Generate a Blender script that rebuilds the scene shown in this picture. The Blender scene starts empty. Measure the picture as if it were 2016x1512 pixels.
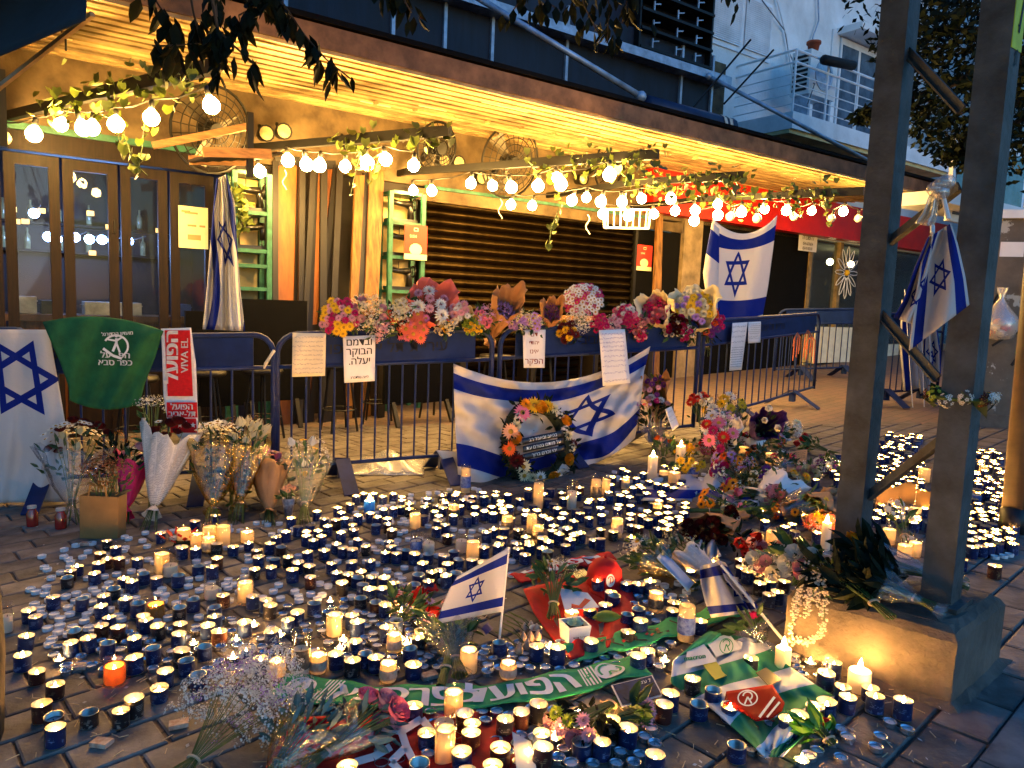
import bpy, math, random
import numpy as np
from mathutils import Vector, Matrix
random.seed(7)
scene = bpy.context.scene
COL = scene.collection
rad = math.radians
# ------------------------------------------------------------------ camera
F_PX = 1455.0                      # focal length in photo pixels (2016 wide)
TH, RO = rad(6.3), rad(2.2)
CAM = np.array([0, 0, 1.32])
FWD = np.array([0, math.cos(TH), -math.sin(TH)])
_r0 = np.array([1.0, 0, 0]); _u0 = np.array([0, math.sin(TH), math.cos(TH)])
RGT = _r0 * math.cos(RO) + _u0 * math.sin(RO)
UPV = _u0 * math.cos(RO) - _r0 * math.sin(RO)
cam_d = bpy.data.cameras.new('camera'); cam = bpy.data.objects.new('camera', cam_d); COL.objects.link(cam)
cam_d.sensor_width = 36; cam_d.lens = 36 * F_PX / 2016; cam_d.clip_start = 0.05; cam_d.clip_end = 600
cam.matrix_world = Matrix(((RGT[0], UPV[0], -FWD[0], CAM[0]), (RGT[1], UPV[1], -FWD[1], CAM[1]), (RGT[2], UPV[2], -FWD[2], CAM[2]), (0, 0, 0, 1)))
scene.camera = cam
# ------------------------------------------------------------------ dusk sky and a very weak low sun
SUN_EL, SUN_AZ = rad(5), rad(150)
world = bpy.data.worlds.new('World'); scene.world = world; world.use_nodes = True
wn = world.node_tree.nodes; wl = world.node_tree.links
sky = wn.new('ShaderNodeTexSky'); sky.sky_type = 'NISHITA'; sky.sun_disc = False
sky.sun_elevation = SUN_EL; sky.sun_rotation = SUN_AZ; sky.ozone_density = 6.0; sky.dust_density = 0.3; sky.air_density = 1.6
tint = wn.new('ShaderNodeMix'); tint.data_type = 'RGBA'; tint.blend_type = 'MULTIPLY'; tint.inputs[0].default_value = 1.0
tint.inputs[7].default_value = (0.66, 0.92, 1.08, 1)
wl.new(sky.outputs[0], tint.inputs[6]); wl.new(tint.outputs[2], wn['Background'].inputs[0])
wn['Background'].inputs[1].default_value = 0.125
sun_d = bpy.data.lights.new('sun', 'SUN'); sun_d.energy = 0.05; sun_d.angle = rad(20); sun_d.color = (0.75, 0.85, 1.0)
sun = bpy.data.objects.new('sun', sun_d); COL.objects.link(sun)
_sd = Vector((math.sin(SUN_AZ) * math.cos(SUN_EL), math.cos(SUN_AZ) * math.cos(SUN_EL), math.sin(SUN_EL)))
sun.rotation_euler = (_sd).to_track_quat('Z', 'Y').to_euler(); sun.location = (0, 0, 12)
vs = scene.view_settings; vs.view_transform = 'Standard'; vs.look = 'None'; vs.exposure = 2.5; vs.gamma = 1.0; vs.use_curve_mapping = False
scene.render.engine = 'CYCLES'
cy = scene.cycles
cy.use_denoising = True; cy.max_bounces = 6; cy.diffuse_bounces = 3; cy.glossy_bounces = 3; cy.transmission_bounces = 4
cy.transparent_max_bounces = 12; cy.use_light_tree = True; cy.sample_clamp_indirect = 4.0; cy.caustics_reflective = False; cy.caustics_refractive = False

# ------------------------------------------------------------------ photo pixel -> place
GA, GB = 0.045, 0.010              # the pavement climbs gently to the right and away
def gz(x, y): return GA * x + GB * y
def ray(x, y): return FWD + RGT * ((x - 1008) / F_PX) - UPV * ((y - 756) / F_PX)
def G(x, y, h=0.0):                # pixel -> point h above the pavement
    d = ray(x, y); t = (h - CAM[2]) / (d[2] - GA * d[0] - GB * d[1]); return CAM + t * d
def D(x, y, dep): return CAM + ray(x, y) * dep
def hitp(x, y, P, Nn): d = ray(x, y); return CAM + d * (np.dot(np.array(P) - CAM, Nn) / np.dot(d, Nn))
P0 = np.array([-4.57, 6.6, 0]); FU = np.array([.811, .585, 0]); FN = np.array([.585, -.811, 0]); ZV = np.array([0, 0, 1.0])
def Fh(x, y, o=0.0): return hitp(x, y, P0 + FN * o, FN)          # pixel -> point on the restaurant front
def Fs(x, y, o=0.0): p = Fh(x, y, o); return float((p - P0) @ FU), float(p[2])
def FP(s, o, z): return P0 + FU * s + FN * o + ZV * z            # front coordinates -> world
def A3(*a): return np.array(a, float)
def unit(v): v = np.array(v, float); n = np.linalg.norm(v); return v / n if n > 1e-9 else A3(0, 0, 1)
def lerp(a, b, t): return a + (b - a) * t
def table(pts, t):                 # piecewise-linear lookup
    for i in range(len(pts) - 1):
        if t <= pts[i + 1][0] or i == len(pts) - 2:
            a, b = pts[i], pts[i + 1]; k = (t - a[0]) / (b[0] - a[0]); return [lerp(p, q, k) for p, q in zip(a[1:], b[1:])]

# ------------------------------------------------------------------ mesh collecting
class MB:
    def __init__(s): s.v = []; s.f = []; s.m = []; s.uv = None
    def add(s, vs, fs, mi=0):
        b = len(s.v); s.v += [tuple(map(float, p)) for p in vs]; s.f += [tuple(i + b for i in q) for q in fs]; s.m += [mi] * len(fs); return s
    def box(s, c, a, b, d, mi=0):  # centre and three half axes
        c, a, b, d = (np.array(q, float) for q in (c, a, b, d))
        vs = [c + i * a + j * b + k * d for i in (-1, 1) for j in (-1, 1) for k in (-1, 1)]
        return s.add(vs, [(0, 1, 3, 2), (4, 6, 7, 5), (0, 4, 5, 1), (2, 3, 7, 6), (0, 2, 6, 4), (1, 5, 7, 3)], mi)
    def boxf(s, s0, s1, o0, o1, z0, z1, mi=0):
        return s.box(FP((s0 + s1) / 2, (o0 + o1) / 2, (z0 + z1) / 2), FU * abs(s1 - s0) / 2, FN * abs(o1 - o0) / 2, ZV * abs(z1 - z0) / 2, mi)
    def bar(s, p, q, w, h, up=(0, 0, 1), mi=0):
        p, q = np.array(p, float), np.array(q, float); d = unit(q - p); sd = unit(np.cross(d, up)); u = np.cross(sd, d)
        return s.box((p + q) / 2, (q - p) / 2, sd * w / 2, u * h / 2, mi)
    def tube(s, pts, r, n=6, mi=0, cap=True):
        pts = [np.array(p, float) for p in pts]; L = len(pts); rings = []
        rr = r if isinstance(r, (list, tuple)) else [r] * L; ref = None
        for i in range(L):
            t = unit(pts[min(i + 1, L - 1)] - pts[max(i - 1, 0)])
            if ref is None: ref = A3(0, 0, 1) if abs(t[2]) < .9 else A3(1, 0, 0)
            a = unit(np.cross(t, ref)); b = np.cross(a, t); ref = b
            rings.append([pts[i] + (a * math.cos(2 * math.pi * k / n) + b * math.sin(2 * math.pi * k / n)) * rr[i] for k in range(n)])
        fs = [(i * n + k, i * n + (k + 1) % n, (i + 1) * n + (k + 1) % n, (i + 1) * n + k) for i in range(L - 1) for k in range(n)]
        if cap: fs += [tuple(range(n))[::-1], tuple(range((L - 1) * n, L * n))]
        return s.add([p for q in rings for p in q], fs, mi)
    def lathe(s, c, prof, n=16, mi=0, M=None, mis=None):
        c = np.array(c, float); vs = []
        for (r, z) in prof:
            for k in range(n):
                p = A3(r * math.cos(2 * math.pi * k / n), r * math.sin(2 * math.pi * k / n), z)
                vs.append(c + (M @ p if M is not None else p))
        for i in range(len(prof) - 1):
            fs = [(i * n + k, i * n + (k + 1) % n, (i + 1) * n + (k + 1) % n, (i + 1) * n + k) for k in range(n)]
            b = len(s.v); s.f += [tuple(j + b for j in q) for q in fs]; s.m += [mis[i] if mis else mi] * n
        b = len(s.v); s.v += [tuple(map(float, p)) for p in vs]
        if prof[0][0] > 1e-6 and False: pass
        return s
    def ball(s, c, r, nu=8, nv=6, sc=(1, 1, 1), mi=0, M=None):
        prof = [(r * math.sin(math.pi * i / nv), -r * math.cos(math.pi * i / nv)) for i in range(nv + 1)]
        K = np.diag(sc); K = M @ K if M is not None else K
        return s.lathe(c, prof, nu, mi, K)
    def grid(s, fn, nu, nv, mi=0, uvf=None):
        b = len(s.v); s.v += [tuple(map(float, fn(i / nu, j / nv))) for j in range(nv + 1) for i in range(nu + 1)]
        fs = [(b + j * (nu + 1) + i, b + j * (nu + 1) + i + 1, b + (j + 1) * (nu + 1) + i + 1, b + (j + 1) * (nu + 1) + i) for j in range(nv) for i in range(nu)]
        s.f += fs; s.m += [mi] * len(fs)
        if s.uv is None: s.uv = {}
        for j in range(nv + 1):
            for i in range(nu + 1):
                u, v = i / nu, j / nv; s.uv[b + j * (nu + 1) + i] = uvf(u, v) if uvf else (u, 1 - v)
        return s
    def mesh(s, name, mats, off=None, smooth=True):
        me = bpy.data.meshes.new(name); V = np.array(s.v, float)
        if off is not None: V = V - np.array(off, float)
        me.from_pydata(V.tolist(), [], s.f)
        if not isinstance(mats, (list, tuple)): mats = [mats]
        for m in mats: me.materials.append(m)
        if len(mats) > 1: me.polygons.foreach_set('material_index', s.m)
        if s.uv is not None:
            ul = me.uv_layers.new(name='UVMap'); idx = np.zeros(len(me.loops), int); me.loops.foreach_get('vertex_index', idx)
            ul.data.foreach_set('uv', np.array([s.uv.get(i, (0, 0)) for i in idx], float).ravel())
        if smooth: me.polygons.foreach_set('use_smooth', [True] * len(me.polygons))
        me.update(); return me
def tag(o, label=None, cat=None, group=None, kind=None):
    if label: o['label'] = label
    if cat: o['category'] = cat
    if group: o['group'] = group
    if kind: o['kind'] = kind
    return o
def node(name, me, parent=None, loc=None, rot=None, sc=None):
    o = bpy.data.objects.new(name, me); COL.objects.link(o)
    if parent: o.parent = parent
    if loc is not None: o.location = tuple(map(float, loc))
    if rot is not None:
        if isinstance(rot, (tuple, list)): o.rotation_euler = rot
        else: o.rotation_mode = 'QUATERNION'; o.rotation_quaternion = rot
    if sc is not None: o.scale = (sc,) * 3 if isinstance(sc, (int, float)) else sc
    return o
LOC = {}
def thing(name, label, cat, loc, group=None):
    o = node(name, None, None, loc); o.empty_display_size = .1; tag(o, label, cat, group); LOC[o.name] = np.array(loc, float); return o
def wloc(o):
    p = np.array(o.location, float)
    return p + wloc(o.parent) if o.parent else p
def part(mb, name, mats, parent=None, smooth=False, thick=None):      # world-coordinate shape under a (translated only) parent
    off = wloc(parent) if parent else None
    o = node(name, mb.mesh(name, mats, off, smooth), parent)
    if thick: m = o.modifiers.new('thickness', 'SOLIDIFY'); m.thickness = thick; m.offset = 0
    return o
def solo(mb, name, mats, label, cat, group=None, smooth=False, thick=None):   # a thing that is one mesh, origin at its base
    V = np.array(mb.v); c = A3(V[:, 0].mean(), V[:, 1].mean(), V[:, 2].min())
    o = node(name, mb.mesh(name, mats, c, smooth), None, c); tag(o, label, cat, group)
    if thick: m = o.modifiers.new('thickness', 'SOLIDIFY'); m.thickness = thick; m.offset = 0
    return o

# ------------------------------------------------------------------ materials
MATS = {}
class X:                            # tiny shader arithmetic
    T = None
    def __init__(s, k): s.k = k
    @staticmethod
    def op(o, *a):
        n = X.T.nodes.new('ShaderNodeMath'); n.operation = o
        for i, q in enumerate(a):
            if isinstance(q, X): X.T.links.new(q.k, n.inputs[i])
            else: n.inputs[i].default_value = q
        return X(n.outputs[0])
    def __add__(s, b): return X.op('ADD', s, b)
    def __sub__(s, b): return X.op('SUBTRACT', s, b)
    def __mul__(s, b): return X.op('MULTIPLY', s, b)
    def __lt__(s, b): return X.op('LESS_THAN', s, b)
    def __gt__(s, b): return X.op('GREATER_THAN', s, b)
    def abs(s): return X.op('ABSOLUTE', s)
    def mx(s, b): return X.op('MAXIMUM', s, b)
    def mn(s, b): return X.op('MINIMUM', s, b)
def newmat(name):
    m = bpy.data.materials.new(name); m.use_nodes = True; t = m.node_tree; return m, t, t.nodes['Principled BSDF']
def mixc(t, fac, a, b):
    n = t.nodes.new('ShaderNodeMix'); n.data_type = 'RGBA'
    for i, q in ((0, fac), (6, a), (7, b)):
        if isinstance(q, X): t.links.new(q.k, n.inputs[i])
        elif hasattr(q, 'is_linked') or hasattr(q, 'links'): t.links.new(q, n.inputs[i])
        elif i == 0: n.inputs[0].default_value = q
        else: n.inputs[i].default_value = (*q[:3], 1)
    return n.outputs[2]
def noise(t, scale, detail=3.0, coord='Object', vec=None, rough=.6):
    n = t.nodes.new('ShaderNodeTexNoise'); n.inputs['Scale'].default_value = scale; n.inputs['Detail'].default_value = detail; n.inputs['Roughness'].default_value = rough
    if vec is None:
        tc = t.nodes.new('ShaderNodeTexCoord'); vec = tc.outputs[coord]
    t.links.new(vec, n.inputs['Vector']); return n.outputs['Fac']
def ramp(t, fac, a, b, p0=.4, p1=.6):
    r = t.nodes.new('ShaderNodeValToRGB'); r.color_ramp.elements[0].position = p0; r.color_ramp.elements[1].position = p1
    r.color_ramp.elements[0].color = (*a, 1); r.color_ramp.elements[1].color = (*b, 1); t.links.new(fac, r.inputs[0]); return r.outputs[0]
def mat(name, c, rough=.7, metal=0.0, var=.25, vscale=8.0, bump=0.0, bscale=40.0, emis=None, estr=0.0, c2=None, spec=.4, stretch=None, sss=0, rnd=0.0):
    if name in MATS: return MATS[name]
    deep = lambda k: tuple(max(0.0, q) * (min(1.0, max(q, 1e-4) / .55)) ** .32 for q in k)      # tone-curve contrast put into the base colours, dark tones pushed darker
    c = deep(c); c2 = deep(c2) if c2 else None
    m, t, b = newmat(name)
    b.inputs['Roughness'].default_value = rough; b.inputs['Metallic'].default_value = metal; b.inputs['Specular IOR Level'].default_value = spec
    vec = None
    if stretch:
        tc = t.nodes.new('ShaderNodeTexCoord'); mp = t.nodes.new('ShaderNodeMapping'); mp.inputs['Scale'].default_value = stretch
        t.links.new(tc.outputs['Object'], mp.inputs[0]); vec = mp.outputs[0]
    if var or c2:
        d = c2 or tuple(q * (1 - var * 1.6) for q in c); e = c if c2 else tuple(min(1, q * (1 + var)) for q in c)
        col = ramp(t, noise(t, vscale, 4, vec=vec), d, e, .3, .7)
        if rnd:
            oi = t.nodes.new('ShaderNodeObjectInfo'); hs = t.nodes.new('ShaderNodeHueSaturation'); t.links.new(col, hs.inputs['Color'])
            mr = t.nodes.new('ShaderNodeMapRange'); mr.inputs[3].default_value = 1 - rnd; mr.inputs[4].default_value = 1 + rnd
            t.links.new(oi.outputs['Random'], mr.inputs[0]); t.links.new(mr.outputs[0], hs.inputs['Value']); col = hs.outputs[0]
        t.links.new(col, b.inputs['Base Color'])
    else: b.inputs['Base Color'].default_value = (*c, 1)
    if bump:
        bp = t.nodes.new('ShaderNodeBump'); bp.inputs['Strength'].default_value = bump; bp.inputs['Distance'].default_value = .01
        t.links.new(noise(t, bscale, 5, vec=vec), bp.inputs['Height']); t.links.new(bp.outputs[0], b.inputs['Normal'])
    if emis: b.inputs['Emission Color'].default_value = (*emis, 1); b.inputs['Emission Strength'].default_value = estr
    if sss: b.inputs['Subsurface Weight'].default_value = sss; b.inputs['Subsurface Radius'].default_value = (.03, .014, .005); b.inputs['Subsurface Scale'].default_value = 1.0
    MATS[name] = m; return m
def clear(name, tintc=(1, 1, 1), gloss=.15, rough=.05, smudge=0.0, dirt=(.3, .3, .3)):   # thin clear film or pane
    if name in MATS: return MATS[name]
    m, t, b = newmat(name); t.nodes.remove(b); out = t.nodes['Material Output']
    tr = t.nodes.new('ShaderNodeBsdfTransparent'); tr.inputs[0].default_value = (*tintc, 1)
    gl = t.nodes.new('ShaderNodeBsdfGlossy'); gl.inputs['Roughness'].default_value = rough
    fr = t.nodes.new('ShaderNodeLayerWeight'); fr.inputs[0].default_value = .25
    mx = t.nodes.new('ShaderNodeMixShader'); s = X; X.T = t
    fac = X.op('POWER', X(fr.outputs['Facing']), 4.0) * (.2 if name == 'door_glass' else .55) + gloss
    t.links.new(fac.k, mx.inputs[0]); t.links.new(tr.outputs[0], mx.inputs[1]); t.links.new(gl.outputs[0], mx.inputs[2]); res = mx.outputs[0]
    if smudge:
        df = t.nodes.new('ShaderNodeBsdfDiffuse'); df.inputs[0].default_value = (*dirt, 1); m2 = t.nodes.new('ShaderNodeMixShader')
        f2 = X(noise(t, 3.0, 6)) * smudge; t.links.new(f2.k, m2.inputs[0]); t.links.new(res, m2.inputs[1]); t.links.new(df.outputs[0], m2.inputs[2]); res = m2.outputs[0]
    if bump_film.get(name):
        bp = t.nodes.new('ShaderNodeBump'); bp.inputs['Strength'].default_value = .9; bp.inputs['Distance'].default_value = .02
        t.links.new(noise(t, 30, 4), bp.inputs['Height']); t.links.new(bp.outputs[0], gl.inputs['Normal'])
    t.links.new(res, out.inputs[0]); MATS[name] = m; return m
bump_film = {'cellophane': 1, 'gold_film': 1}
def emit(name, c, st):
    if name in MATS: return MATS[name]
    m, t, b = newmat(name); t.nodes.remove(b); e = t.nodes.new('ShaderNodeEmission'); e.inputs[0].default_value = (*c, 1); e.inputs[1].default_value = st
    t.links.new(e.outputs[0], t.nodes['Material Output'].inputs[0]); MATS[name] = m; return m
def flag_mat():
    if 'flag' in MATS: return MATS['flag']
    m, t, b = newmat('flag'); X.T = t
    uv = t.nodes.new('ShaderNodeUVMap'); uv.uv_map = 'UVMap'; sp = t.nodes.new('ShaderNodeSeparateXYZ'); t.links.new(uv.outputs[0], sp.inputs[0])
    u, v = X(sp.outputs[0]), X(sp.outputs[1])
    px, py = (u - .5) * 1.375, v - .5
    st = ((py.abs() - .328).abs()) < .078
    d1 = (py * -1.0).mx((px * .866 + py * .5).mx(px * -.866 + py * .5)); d2 = py.mx((px * .866 - py * .5).mx(px * -.866 - py * .5))
    r1 = ((d1 - .096).abs()) < .017; r2 = ((d2 - .096).abs()) < .017
    fac = st.mx(r1.mx(r2)).mn(1.0)
    col = mixc(t, fac, (.60, .585, .60), (.008, .022, .24))
    t.links.new(col, b.inputs['Base Color']); b.inputs['Roughness'].default_value = .85; b.inputs['Specular IOR Level'].default_value = .2
    bp = t.nodes.new('ShaderNodeBump'); bp.inputs['Strength'].default_value = .55; bp.inputs['Distance'].default_value = .03
    t.links.new(noise(t, 7, 5), bp.inputs['Height']); t.links.new(bp.outputs[0], b.inputs['Normal'])
    tl = t.nodes.new('ShaderNodeBsdfTranslucent'); t.links.new(col, tl.inputs[0]); mx = t.nodes.new('ShaderNodeMixShader'); mx.inputs[0].default_value = .25
    t.links.new(b.outputs[0], mx.inputs[1]); t.links.new(tl.outputs[0], mx.inputs[2]); t.links.new(mx.outputs[0], t.nodes['Material Output'].inputs[0])
    MATS['flag'] = m; return m
def hoop_mat(name, a, bcol, n, axis=1, duty=.5):           # cloth with printed bands across its length
    if name in MATS: return MATS[name]
    m, t, b = newmat(name); X.T = t
    uv = t.nodes.new('ShaderNodeUVMap'); uv.uv_map = 'UVMap'; sp = t.nodes.new('ShaderNodeSeparateXYZ'); t.links.new(uv.outputs[0], sp.inputs[0])
    k = X(sp.outputs[axis]) * float(n); fr = X.op('FRACT', k) < duty
    t.links.new(mixc(t, fr, bcol, a), b.inputs['Base Color']); b.inputs['Roughness'].default_value = .9; MATS[name] = m; return m

# ------------------------------------------------------------------ lettering
TXT = {}
def text2d(s):
    if s in TXT: return TXT[s]
    cu = bpy.data.curves.new('lettering', 'FONT'); cu.body = s; cu.size = 1.0; cu.align_x = 'CENTER'; cu.align_y = 'CENTER'; cu.resolution_u = 2
    o = bpy.data.objects.new('lettering', cu); me = o.to_mesh()
    V = [(v.co.x, v.co.y) for v in me.vertices]; Fc = [tuple(p.vertices) for p in me.polygons]
    o.to_mesh_clear(); bpy.data.objects.remove(o); bpy.data.curves.remove(cu)
    TXT[s] = (V, Fc); return TXT[s]
def heb(s): return s[::-1]
def letters(mb, s, fn, size, cx=0, cy=0, rot=0.0, sx=1.0, bold=0.0):   # fn(x,y) -> world
    V, Fc = text2d(s); c, q = math.cos(rot), math.sin(rot)
    for dx in ((0,) if not bold else (-bold, 0, bold)):
        vs = []
        for (x, y) in V:
            x, y = (x + dx) * size * sx, y * size; vs.append(fn(cx + x * c - y * q, cy + x * q + y * c))
        mb.add(vs, Fc)
def shape2d(mb, fn, pts, cx=0, cy=0): mb.add([fn(cx + x, cy + y) for x, y in pts], [tuple(range(len(pts)))])
def stroke2d(mb, fn, pts, w):
    for (a, b) in zip(pts[:-1], pts[1:]):
        dx, dy = b[0] - a[0], b[1] - a[1]; L = math.hypot(dx, dy) or 1; nx, ny = -dy / L * w / 2, dx / L * w / 2
        mb.add([fn(a[0] + nx, a[1] + ny), fn(a[0] - nx, a[1] - ny), fn(b[0] - nx, b[1] - ny), fn(b[0] + nx, b[1] + ny)], [(0, 1, 2, 3)])
def arc(cx, cy, r, a0, a1, n=14, ry=None): return [(cx + r * math.cos(rad(lerp(a0, a1, i / n))), cy + (ry or r) * math.sin(rad(lerp(a0, a1, i / n)))) for i in range(n + 1)]
def scribble(mb, fn, x0, x1, y, h, rng, w):            # one line of illegible handwriting
    x = x1
    while x > x0:
        wd = rng.uniform(.06, .16) * (x1 - x0)
        pts = []; k = max(3, int(wd / (h * .35)))
        for i in range(k + 1): pts.append((x - wd * i / k, y + h * rng.uniform(-.45, .45)))
        stroke2d(mb, fn, pts, w); x -= wd + h * .5

# ================================================================== SETTING
rng = random.Random(11)
def paving_mat():
    m, t, b = newmat('paving_bed'); X.T = t
    tc = t.nodes.new('ShaderNodeTexCoord'); mp = t.nodes.new('ShaderNodeMapping'); mp.inputs['Rotation'].default_value = (0, 0, -math.atan2(.67, .74)); t.links.new(tc.outputs['Object'], mp.inputs[0])
    br = t.nodes.new('ShaderNodeTexBrick'); br.inputs['Scale'].default_value = 1.0; br.inputs['Brick Width'].default_value = .22; br.inputs['Row Height'].default_value = .12; br.inputs['Mortar Size'].default_value = .006
    br.inputs['Color1'].default_value = (.17, .10, .075, 1); br.inputs['Color2'].default_value = (.12, .085, .07, 1); br.inputs['Mortar'].default_value = (.04, .035, .03, 1); t.links.new(mp.outputs[0], br.inputs['Vector'])
    nz = noise(t, 6, 5); t.links.new(mixc(t, X(nz) * .7, br.outputs[0], (.06, .05, .05)), b.inputs['Base Color']); b.inputs['Roughness'].default_value = .75
    bp = t.nodes.new('ShaderNodeBump'); bp.inputs['Strength'].default_value = .5; bp.inputs['Distance'].default_value = .01; t.links.new(noise(t, 30, 5), bp.inputs['Height']); t.links.new(bp.outputs[0], b.inputs['Normal'])
    MATS['paving_bed'] = m; return m
M_bed = paving_mat()
M_stone = mat('paver_stone', (.26, .235, .215), .72, var=.0, c2=(.12, .10, .088), vscale=7, bump=.7, bscale=22, rnd=.35, spec=.35)
M_asph = mat('asphalt', (.05, .05, .052), .9, var=.3, vscale=40, bump=.6, bscale=160)
M_kerb = mat('kerb_stone', (.25, .25, .25), .8, var=.0, c2=(.12, .12, .12), vscale=9, bump=.5, bscale=40)
KU = A3(.74, .67, 0); KU /= np.linalg.norm(KU); KN = A3(KU[1], -KU[0], 0)      # along the kerb, and towards the street
K0 = G(1925, 1500)
def gp(p, h=0): return A3(p[0], p[1], gz(p[0], p[1]) + h)
bed = MB()
def bedq(a, b, c, d, h): bed.add([gp(q, h) for q in (a, b, c, d)], [(0, 1, 2, 3)])
far = 45
c00, c10 = K0 - KU * far, K0 + KU * far
bedq(c00, c10, c10 - KN * far, c00 - KN * far, -.012)
ground = part(bed, 'pavement', M_bed); ground['kind'] = 'structure'
rd = MB(); rd.add([gp(q, -.10) for q in (c00 + KN * .16, c10 + KN * .16, c10 + KN * 30, c00 + KN * 30)], [(0, 1, 2, 3)])
tag(part(rd, 'road', M_asph), kind='structure')
kb = node('kerb', None); kb['kind'] = 'structure'
kmb = MB()
for i in range(-4, 14):
    a, b = K0 + KU * (i * .8 + .004), K0 + KU * (i * .8 + .796)
    q = MB(); c = gp((a + b) / 2 + KN * .08, -.05); dirk = gp(b) - gp(a)
    q.box(c, dirk / 2, KN * .078, A3(0, 0, .056)); part(q, 'kerb_stone', M_kerb, kb)
# paving stones, each its own piece; the smallest in view become one joined part
stones = []
for j in range(-2, 46):
    for i in range(-30, 46):
        w, d = .25, .165
        o = (j % 2) * w / 2 + (.03 * math.sin(j * 1.7))
        c = K0 + KU * (i * w + o) - KN * (j * d + d / 2 + .004)
        if not (-4.2 < c[0] < 5.0 and 1.2 < c[1] < 7.5): continue
        dd = gp(c) - CAM; z = dd @ FWD
        if z < .8: continue
        px, py = 1008 + F_PX * (dd @ RGT) / z, 756 - F_PX * (dd @ UPV) / z
        if -90 < px < 2110 and py < 1620: stones.append((z, c, w, d))
stones.sort(key=lambda q: q[0])
def stone_mesh(k):
    r = random.Random(k); mb = MB(); w, d, t = .1215, .0785, .03
    top = [(-w + r.uniform(0, .004), -d + r.uniform(0, .004)), (w - r.uniform(0, .004), -d + r.uniform(0, .004)), (w - r.uniform(0, .004), d - r.uniform(0, .004)), (-w + r.uniform(0, .004), d - r.uniform(0, .004))]
    vs = [(x, y, -t) for x, y in top] + [(x, y, -.004) for x, y in top] + [(x * .95, y * .93, r.uniform(-.001, .0012)) for x, y in top]
    mb.add(vs, [(0, 1, 5, 4), (1, 2, 6, 5), (2, 3, 7, 6), (3, 0, 4, 7), (4, 5, 9, 8), (5, 6, 10, 9), (6, 7, 11, 10), (7, 4, 8, 11), (8, 9, 10, 11)])
    return mb
SM = [stone_mesh(k) for k in range(6)]; SME = [s.mesh('paver', M_stone, smooth=False) for s in SM]
nrm = unit(A3(-GA, -GB, 1)); ang = math.atan2(KU[1], KU[0])
Q_G = Vector((0, 0, 1)).rotation_difference(Vector(nrm))
from mathutils import Quaternion
rest = MB()
for n, (z, c, w, d) in enumerate(stones):
    k = rng.randrange(6); p = gp(c, rng.uniform(-.002, .0005))
    q = Q_G @ Quaternion((0, 0, 1), ang + rng.choice((0, math.pi)))
    if n < 300: node('paver', SME[k], ground, p, q)
    else:
        R3 = np.array(q.to_matrix()); rest.add([p + R3 @ np.array(v) for v in SM[k].v], SM[k].f)
rp = part(rest, 'far_paver', M_stone, ground); rp['kind'] = 'stuff'

# ------------------------------------------------------------------ the restaurant
M_wall = mat('cream_plaster', (.22, .17, .10), .85, var=.0, c2=(.08, .056, .033), vscale=3, bump=.4, bscale=18)
M_wood = mat('dark_door_wood', (.028, .015, .0075), .55, var=.45, vscale=6, stretch=(8, 8, .6), bump=.2, bscale=20, spec=.2)
M_green = mat('green_paint', (.05, .17, .12), .5, var=.3, vscale=12)
M_dark = mat('black_paint', (.008, .008, .009), .8, var=.2, spec=.1)
M_shut = mat('shutter_metal', (.038, .027, .013), .40, metal=1.0, var=.35, vscale=5)
M_glass = clear('door_glass', (.9, .93, .95), .015, .02, smudge=.06, dirt=(.12, .15, .22))
M_plank = mat('soffit_plank', (.42, .32, .17), .5, var=.35, rnd=.4, vscale=4, stretch=(1, 1, 1))
M_fascia = mat('fascia_brown', (.25, .15, .085), .7, var=.35, vscale=5, bump=.3, bscale=25)
M_black = mat('black_metal', (.012, .011, .010), .55, metal=.2, var=.2)
BZ = -.3
bld = thing('restaurant_building', 'restaurant with cream upper wall, folding glass doors and canopy-lit front', 'building', FP(4, 0, 0))
DT = 2.47                                             # top of doors and shutter
w = MB(); w.boxf(-3.0, 9.6, -.35, -.02, DT + .20, 5.2); part(w, 'wall', M_wall, bld); w = MB(); w.boxf(9.601, 12.4, -.35, -.02, DT + .20, 3.5); part(w, 'wall', M_wall, bld)
w = MB(); w.boxf(-3.0, 2.12, -.12, .03, DT + .02, DT + .19); part(w, 'lintel', M_wood, bld)
w = MB(); w.boxf(-3.0, 2.05, .0, .055, DT + .192, DT + .25); part(w, 'green_trim', M_green, bld)
w = MB(); w.boxf(4.1, 8.75, -.02, .05, DT + .02, DT + .16); part(w, 'shutter_housing', M_wall, bld)
w = MB(); w.boxf(4.2, 8.2, .052, .08, DT + .162, DT + .20); part(w, 'green_trim', M_green, bld)
M_pier = mat('pier_paint', (.03, .02, .014), .7, var=.4, vscale=4)
w = MB(); w.boxf(2.13, 4.3, -.30, -.06, BZ, DT + .19); part(w, 'recess_wall', M_pier, bld)
w = MB(); w.boxf(8.82, 9.25, -.25, .03, BZ, DT + .3); part(w, 'pier', mat('pale_post', (.30, .24, .16), .6, var=.3, vscale=5), bld)
w = MB(); w.boxf(9.27, 12.3, -.3, -.02, BZ, DT + .3); part(w, 'dark_front', M_dark, bld)
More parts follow.
